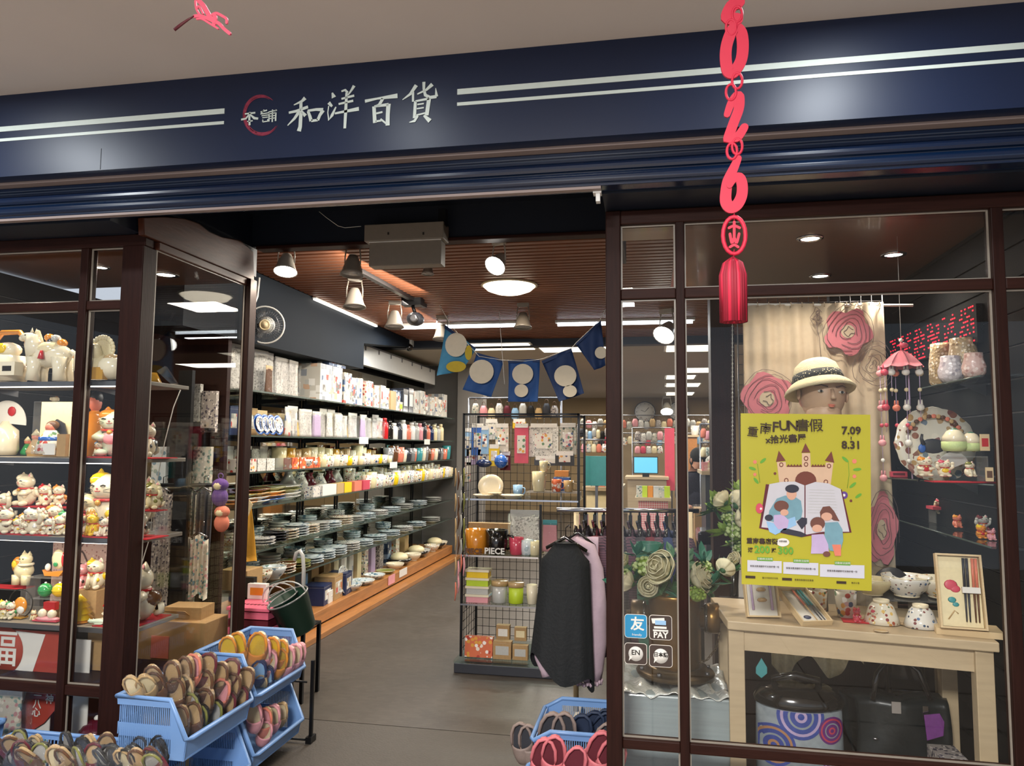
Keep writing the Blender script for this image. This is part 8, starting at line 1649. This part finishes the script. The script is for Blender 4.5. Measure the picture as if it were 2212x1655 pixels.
for x,y,c_,h,rz,ln in((545,1570,'pink',52,0,(.2,.2)),(562,1580,'rose',54,0,(.2,.3)),(580,1572,'pink',52,0,(.2,.3)),(560,1600,'pink',46,.1,(.2,.4)),(598,1560,'tan',44,.1,(.2,.3))):
 slip(c_,x,y,-1.80,h,'the lower rear basket',True,rz,ln)
basket('low blue basket of dark slippers at the foot of the left window',-2.62,-2.10,2.28,2.80,.12,.285,.285)
basket('blue basket of dark wrapped slippers at the far left bottom corner',-3.2,-2.68,2.28,2.78,.16,.33,.33)
ls_=root('low_stand','black stand under the two low slipper baskets','stand',(-2.6,2.5,0));ob('deck',G('black_metal').bb(-2.62,-2.10,2.3,2.78,.09,.118),ls_,True);ob('leg',G('black_metal').bb(-2.6,-2.57,2.4,2.7,0,.09),ls_,True);ob('leg',G('black_metal').bb(-2.15,-2.12,2.4,2.7,0,.09),ls_,True)
lt_=root('low_stand','black stand under the far left slipper basket','stand',(-2.95,2.5,0));ob('deck',G('black_metal').bb(-3.2,-2.68,2.3,2.76,.13,.158),lt_,True);ob('leg',G('black_metal').bb(-3.18,-3.15,2.4,2.7,0,.13),lt_,True);ob('leg',G('black_metal').bb(-2.73,-2.7,2.4,2.7,0,.13),lt_,True)
def slipz(col,x,y,Y,hpx,where,rz,ln):
 p=PY(x,y+12,Y);s_=1.3*hpx*(RM.transposed()@(p-CAMP)).z*-1/FPX;k=(col,where);scn[k]=scn.get(k,0)+1
 return mk(slipper,SLP[col]+(True,),'slipper','%s film-wrapped slipper, %s of its colour from left in %s'%(col,ORD[scn[k]-1],where),'slipper',p,rz,s_,'slippers in '+where,tilt=ln)
cs_=['dark grey','brown','black','wine','tan','dark grey','olive','black']
for i in range(24):slipz(cs_[(i*5)%8],132+(i%12)*20+(i//12)*8,1640+(i//12)*22,2.66-(i//12)*.15,58,'the low front basket',rnd(-.5,.5),(rnd(.2,.7),rnd(-.5,.5)))
for i in range(12):slipz(cs_[(i*3)%8],2+(i%6)*18,1628+(i//6)*24,2.64-(i//6)*.15,56,'the far left basket',rnd(-.5,.5),(rnd(.2,.7),rnd(-.5,.5)))
basket('blue basket of taupe and navy slippers on the floor beside the doorway post',-.49,-.16,3.18,3.60,.10,.31,.27,side=-1)
basket('blue basket of coral slippers in front of the taupe slippers',-.49,-.16,2.72,3.12,.04,.235,.20,side=-1)
mat('f_taupe','#8d7b72',.6,noise=.08);mat('f_coral','#c76a70',.6,noise=.08);mat('f_nvy','#26324a',.6,noise=.1)
SLP.update({'taupe':('f_taupe','f_taupe','f_dgrey'),'coral':('f_coral','f_coral','f_wine'),'midnight':('f_nvy','f_nvy','f_nvy')})
for x,y,c_,h,Y,ln in((1185,1650,'taupe',110,3.3,(.1,.1)),(1215,1640,'taupe',100,3.3,(.1,.05)),(1232,1640,'midnight',100,3.45,(.1,.3)),(1252,1630,'midnight',100,3.5,(.1,.4)),(1275,1620,'midnight',90,3.5,(.1,.5)),(1262,1655,'taupe',90,3.35,(.1,.6)),(1290,1650,'taupe',90,3.35,(.1,.3)),(1290,1600,'midnight',70,3.52,(.1,.3))):
 p=PY(x,y,Y);s_=h*Y*.99/FPX;k=c_;scn[k]=scn.get(k,0)+1;mk(slipper,SLP[c_]+(False,),'slipper','%s slipper, %s of its colour in the basket by the doorway post'%(c_,ORD[scn[k]-1]),'slipper',p,.1,s_,'slippers by the doorway post',tilt=ln)
for x,y,h,Y,ln in((1168,1700,105,2.95,(.1,.1)),(1190,1690,100,2.95,(.1,.1)),(1225,1700,90,2.9,(.1,.3)),(1248,1690,80,3.0,(.1,.4)),(1282,1690,110,2.95,(.1,.2)),(1300,1700,110,2.95,(.1,.3))):
 p=PY(x,y,Y);s_=h*Y*.99/FPX;scn['coral']=scn.get('coral',0)+1;mk(slipper,SLP['coral']+(False,),'slipper','coral slipper, %s from left in the front basket by the doorway post'%ORD[scn['coral']-1],'slipper',p,.1,s_,'coral slippers',tilt=ln)
for x,y,h,Y in((1135,1655,90,3.35),(1152,1660,90,3.35),(1160,1635,60,3.45)):
 p=PY(x,y,Y);s_=h*Y*.99/FPX;scn['t2']=scn.get('t2',0)+1;mk(slipper,SLP['taupe']+(False,),'slipper','taupe slipper hanging outside left of the basket, '+ORD[scn['t2']-1]+' from the left','slipper',p,.1,s_,'taupe slippers outside',tilt=(0,-.15))
# ================================================================ doorway goods at left: pink crates, green pails, apron
mat('crate_pink','#d8647c',.5,noise=.08)
cr2=root('pink_crate','stack of folded pink crates beside the rear post of the left window','crates',(-2.25,4.05,0))
a,b_=PY(500,1330,4.06),PY(592,1330,4.06)
zc2=PY(550,1322,4.0).z
ob('lid',G('crate_pink').bb(a.x,b_.x,4.0,4.32,zc2,zc2+.02),cr2,True,bevel=.004)
for i in range(9):ob('slot',G('c_wine').bb(a.x+.03+i*.024,a.x+.045+i*.024,4.08,4.1,zc2+.02,zc2+.022),cr2,True)
for i in range(5):z=zc2-.045*(i+1);ob('crate',G('crate_pink' if i%2==0 else 'c_wine').bb(a.x+.01,b_.x-.01,4.01,4.3,z,z+.038),cr2,True)
ob('base',G('black_metal').bb(a.x,b_.x,4.0,4.3,0,zc2-.235),cr2,True)
mk(carton,('c_white',1,.4,1,'c_orange'),'paper_note','cream printed card on the pink crate stack','card',(PY(548,1300,4.2).x,4.25,zc2+.021),0,(.12,.1,.09));mk(carton,('c_black',1,.4,1),'black_case','small black case behind the rear post on the crate stack','case',(PY(522,1300,4.2).x,4.28,zc2+.021),0,(.08,.1,.12))
mat('pail','#0e2e22',.4,noise=.15)
def pail():return[('body',G('pail').lathe([(.3,0),(.34,.05),(.5,.9),(.52,.92),(.47,.92),(.3,.1),(1e-5,.08)],22),[]),('rim',torus(G('g_grey'),(0,0,.92),.505,.022,'g_grey',24,6),[]),('handle',G('g_lgrey').tube([(.5*math.cos(a*.314),0,.92+.42*math.sin(a*.314))for a in range(11)],.02,6),[])]
place(pail,(),'green_pail',655,1362,88,4.13,'dark green tilted bag with pale rim in front of the shelves, rightmost','bag',tilt=(.3,-.35));place(pail,(),'green_pail',636,1356,80,4.22,'dark green tilted bag with pale rim, middle of three','bag',tilt=(.3,-.35));place(pail,(),'green_pail',619,1352,72,4.32,'dark green tilted bag with pale rim, leftmost of three','bag',tilt=(.3,-.4))
hk=root('chrome_hook_stand','small black stand with curved grey handle holding the green bags','stand',(PY(645,1400,4.15).x,4.2,0))
ob('handle_loop',G('g_lgrey').tube([PY(655,1300,4.18),PY(656,1230,4.18),PY(654,1200,4.18),PY(648,1190,4.18),PY(640,1195,4.18),PY(636,1210,4.18)],.012,8),hk,True);ob('post',G('black_metal').bb(PY(652,1400,4.14).x,PY(659,1400,4.14).x,4.12,4.14,.0,PY(655,1345,4.14).z),hk,True);ob('shelf',G('black_metal').bb(PY(600,1350,4.14).x,PY(659,1350,4.14).x,4.12,4.36,PY(640,1355,4.14).z-.02,PY(640,1355,4.14).z-.008),hk,True);ob('post',G('black_metal').bb(PY(602,1350,4.14).x,PY(608,1350,4.14).x,4.3,4.32,0,PY(640,1355,4.14).z-.02),hk,True);ob('post',G('black_metal').bb(PY(652,1350,4.14).x,PY(659,1350,4.14).x,4.34,4.36,0,PY(640,1355,4.14).z-.02),hk,True)
ap=root('yellow_apron','yellow and navy cloth hanging beside the rear post of the left window','cloth',PY(530,1075,3.95));mat('apron_y','#d19a32',.8,noise=.1,bump=.1,bs=120)
ob('panel',G('apron_y').sheet(lambda u,v:PY(524+14*u+(-8+22*u)*v,1085+128*v,3.95)+Vector((0,.02*math.sin(u*8+v),0)),12,10,th=.003),ap,True);ob('navy_part',G('f_navyc').prism([PY(520,1070,3.94),PY(540,1085,3.94),PY(532,1110,3.94),PY(520,1165,3.94)],(0,.004,0)),ap,True);ob('border',G('f_cream_c').prism([PY(538,1080,3.935),PY(546,1090,3.935),PY(536,1115,3.935),PY(530,1112,3.935)],(0,.003,0)),ap,True);ob('hook',G('chrome').tube([PY(530,1080,3.95),PY(524,1060,3.95),PY(515,1050,3.85)],.003,5),ap,True)
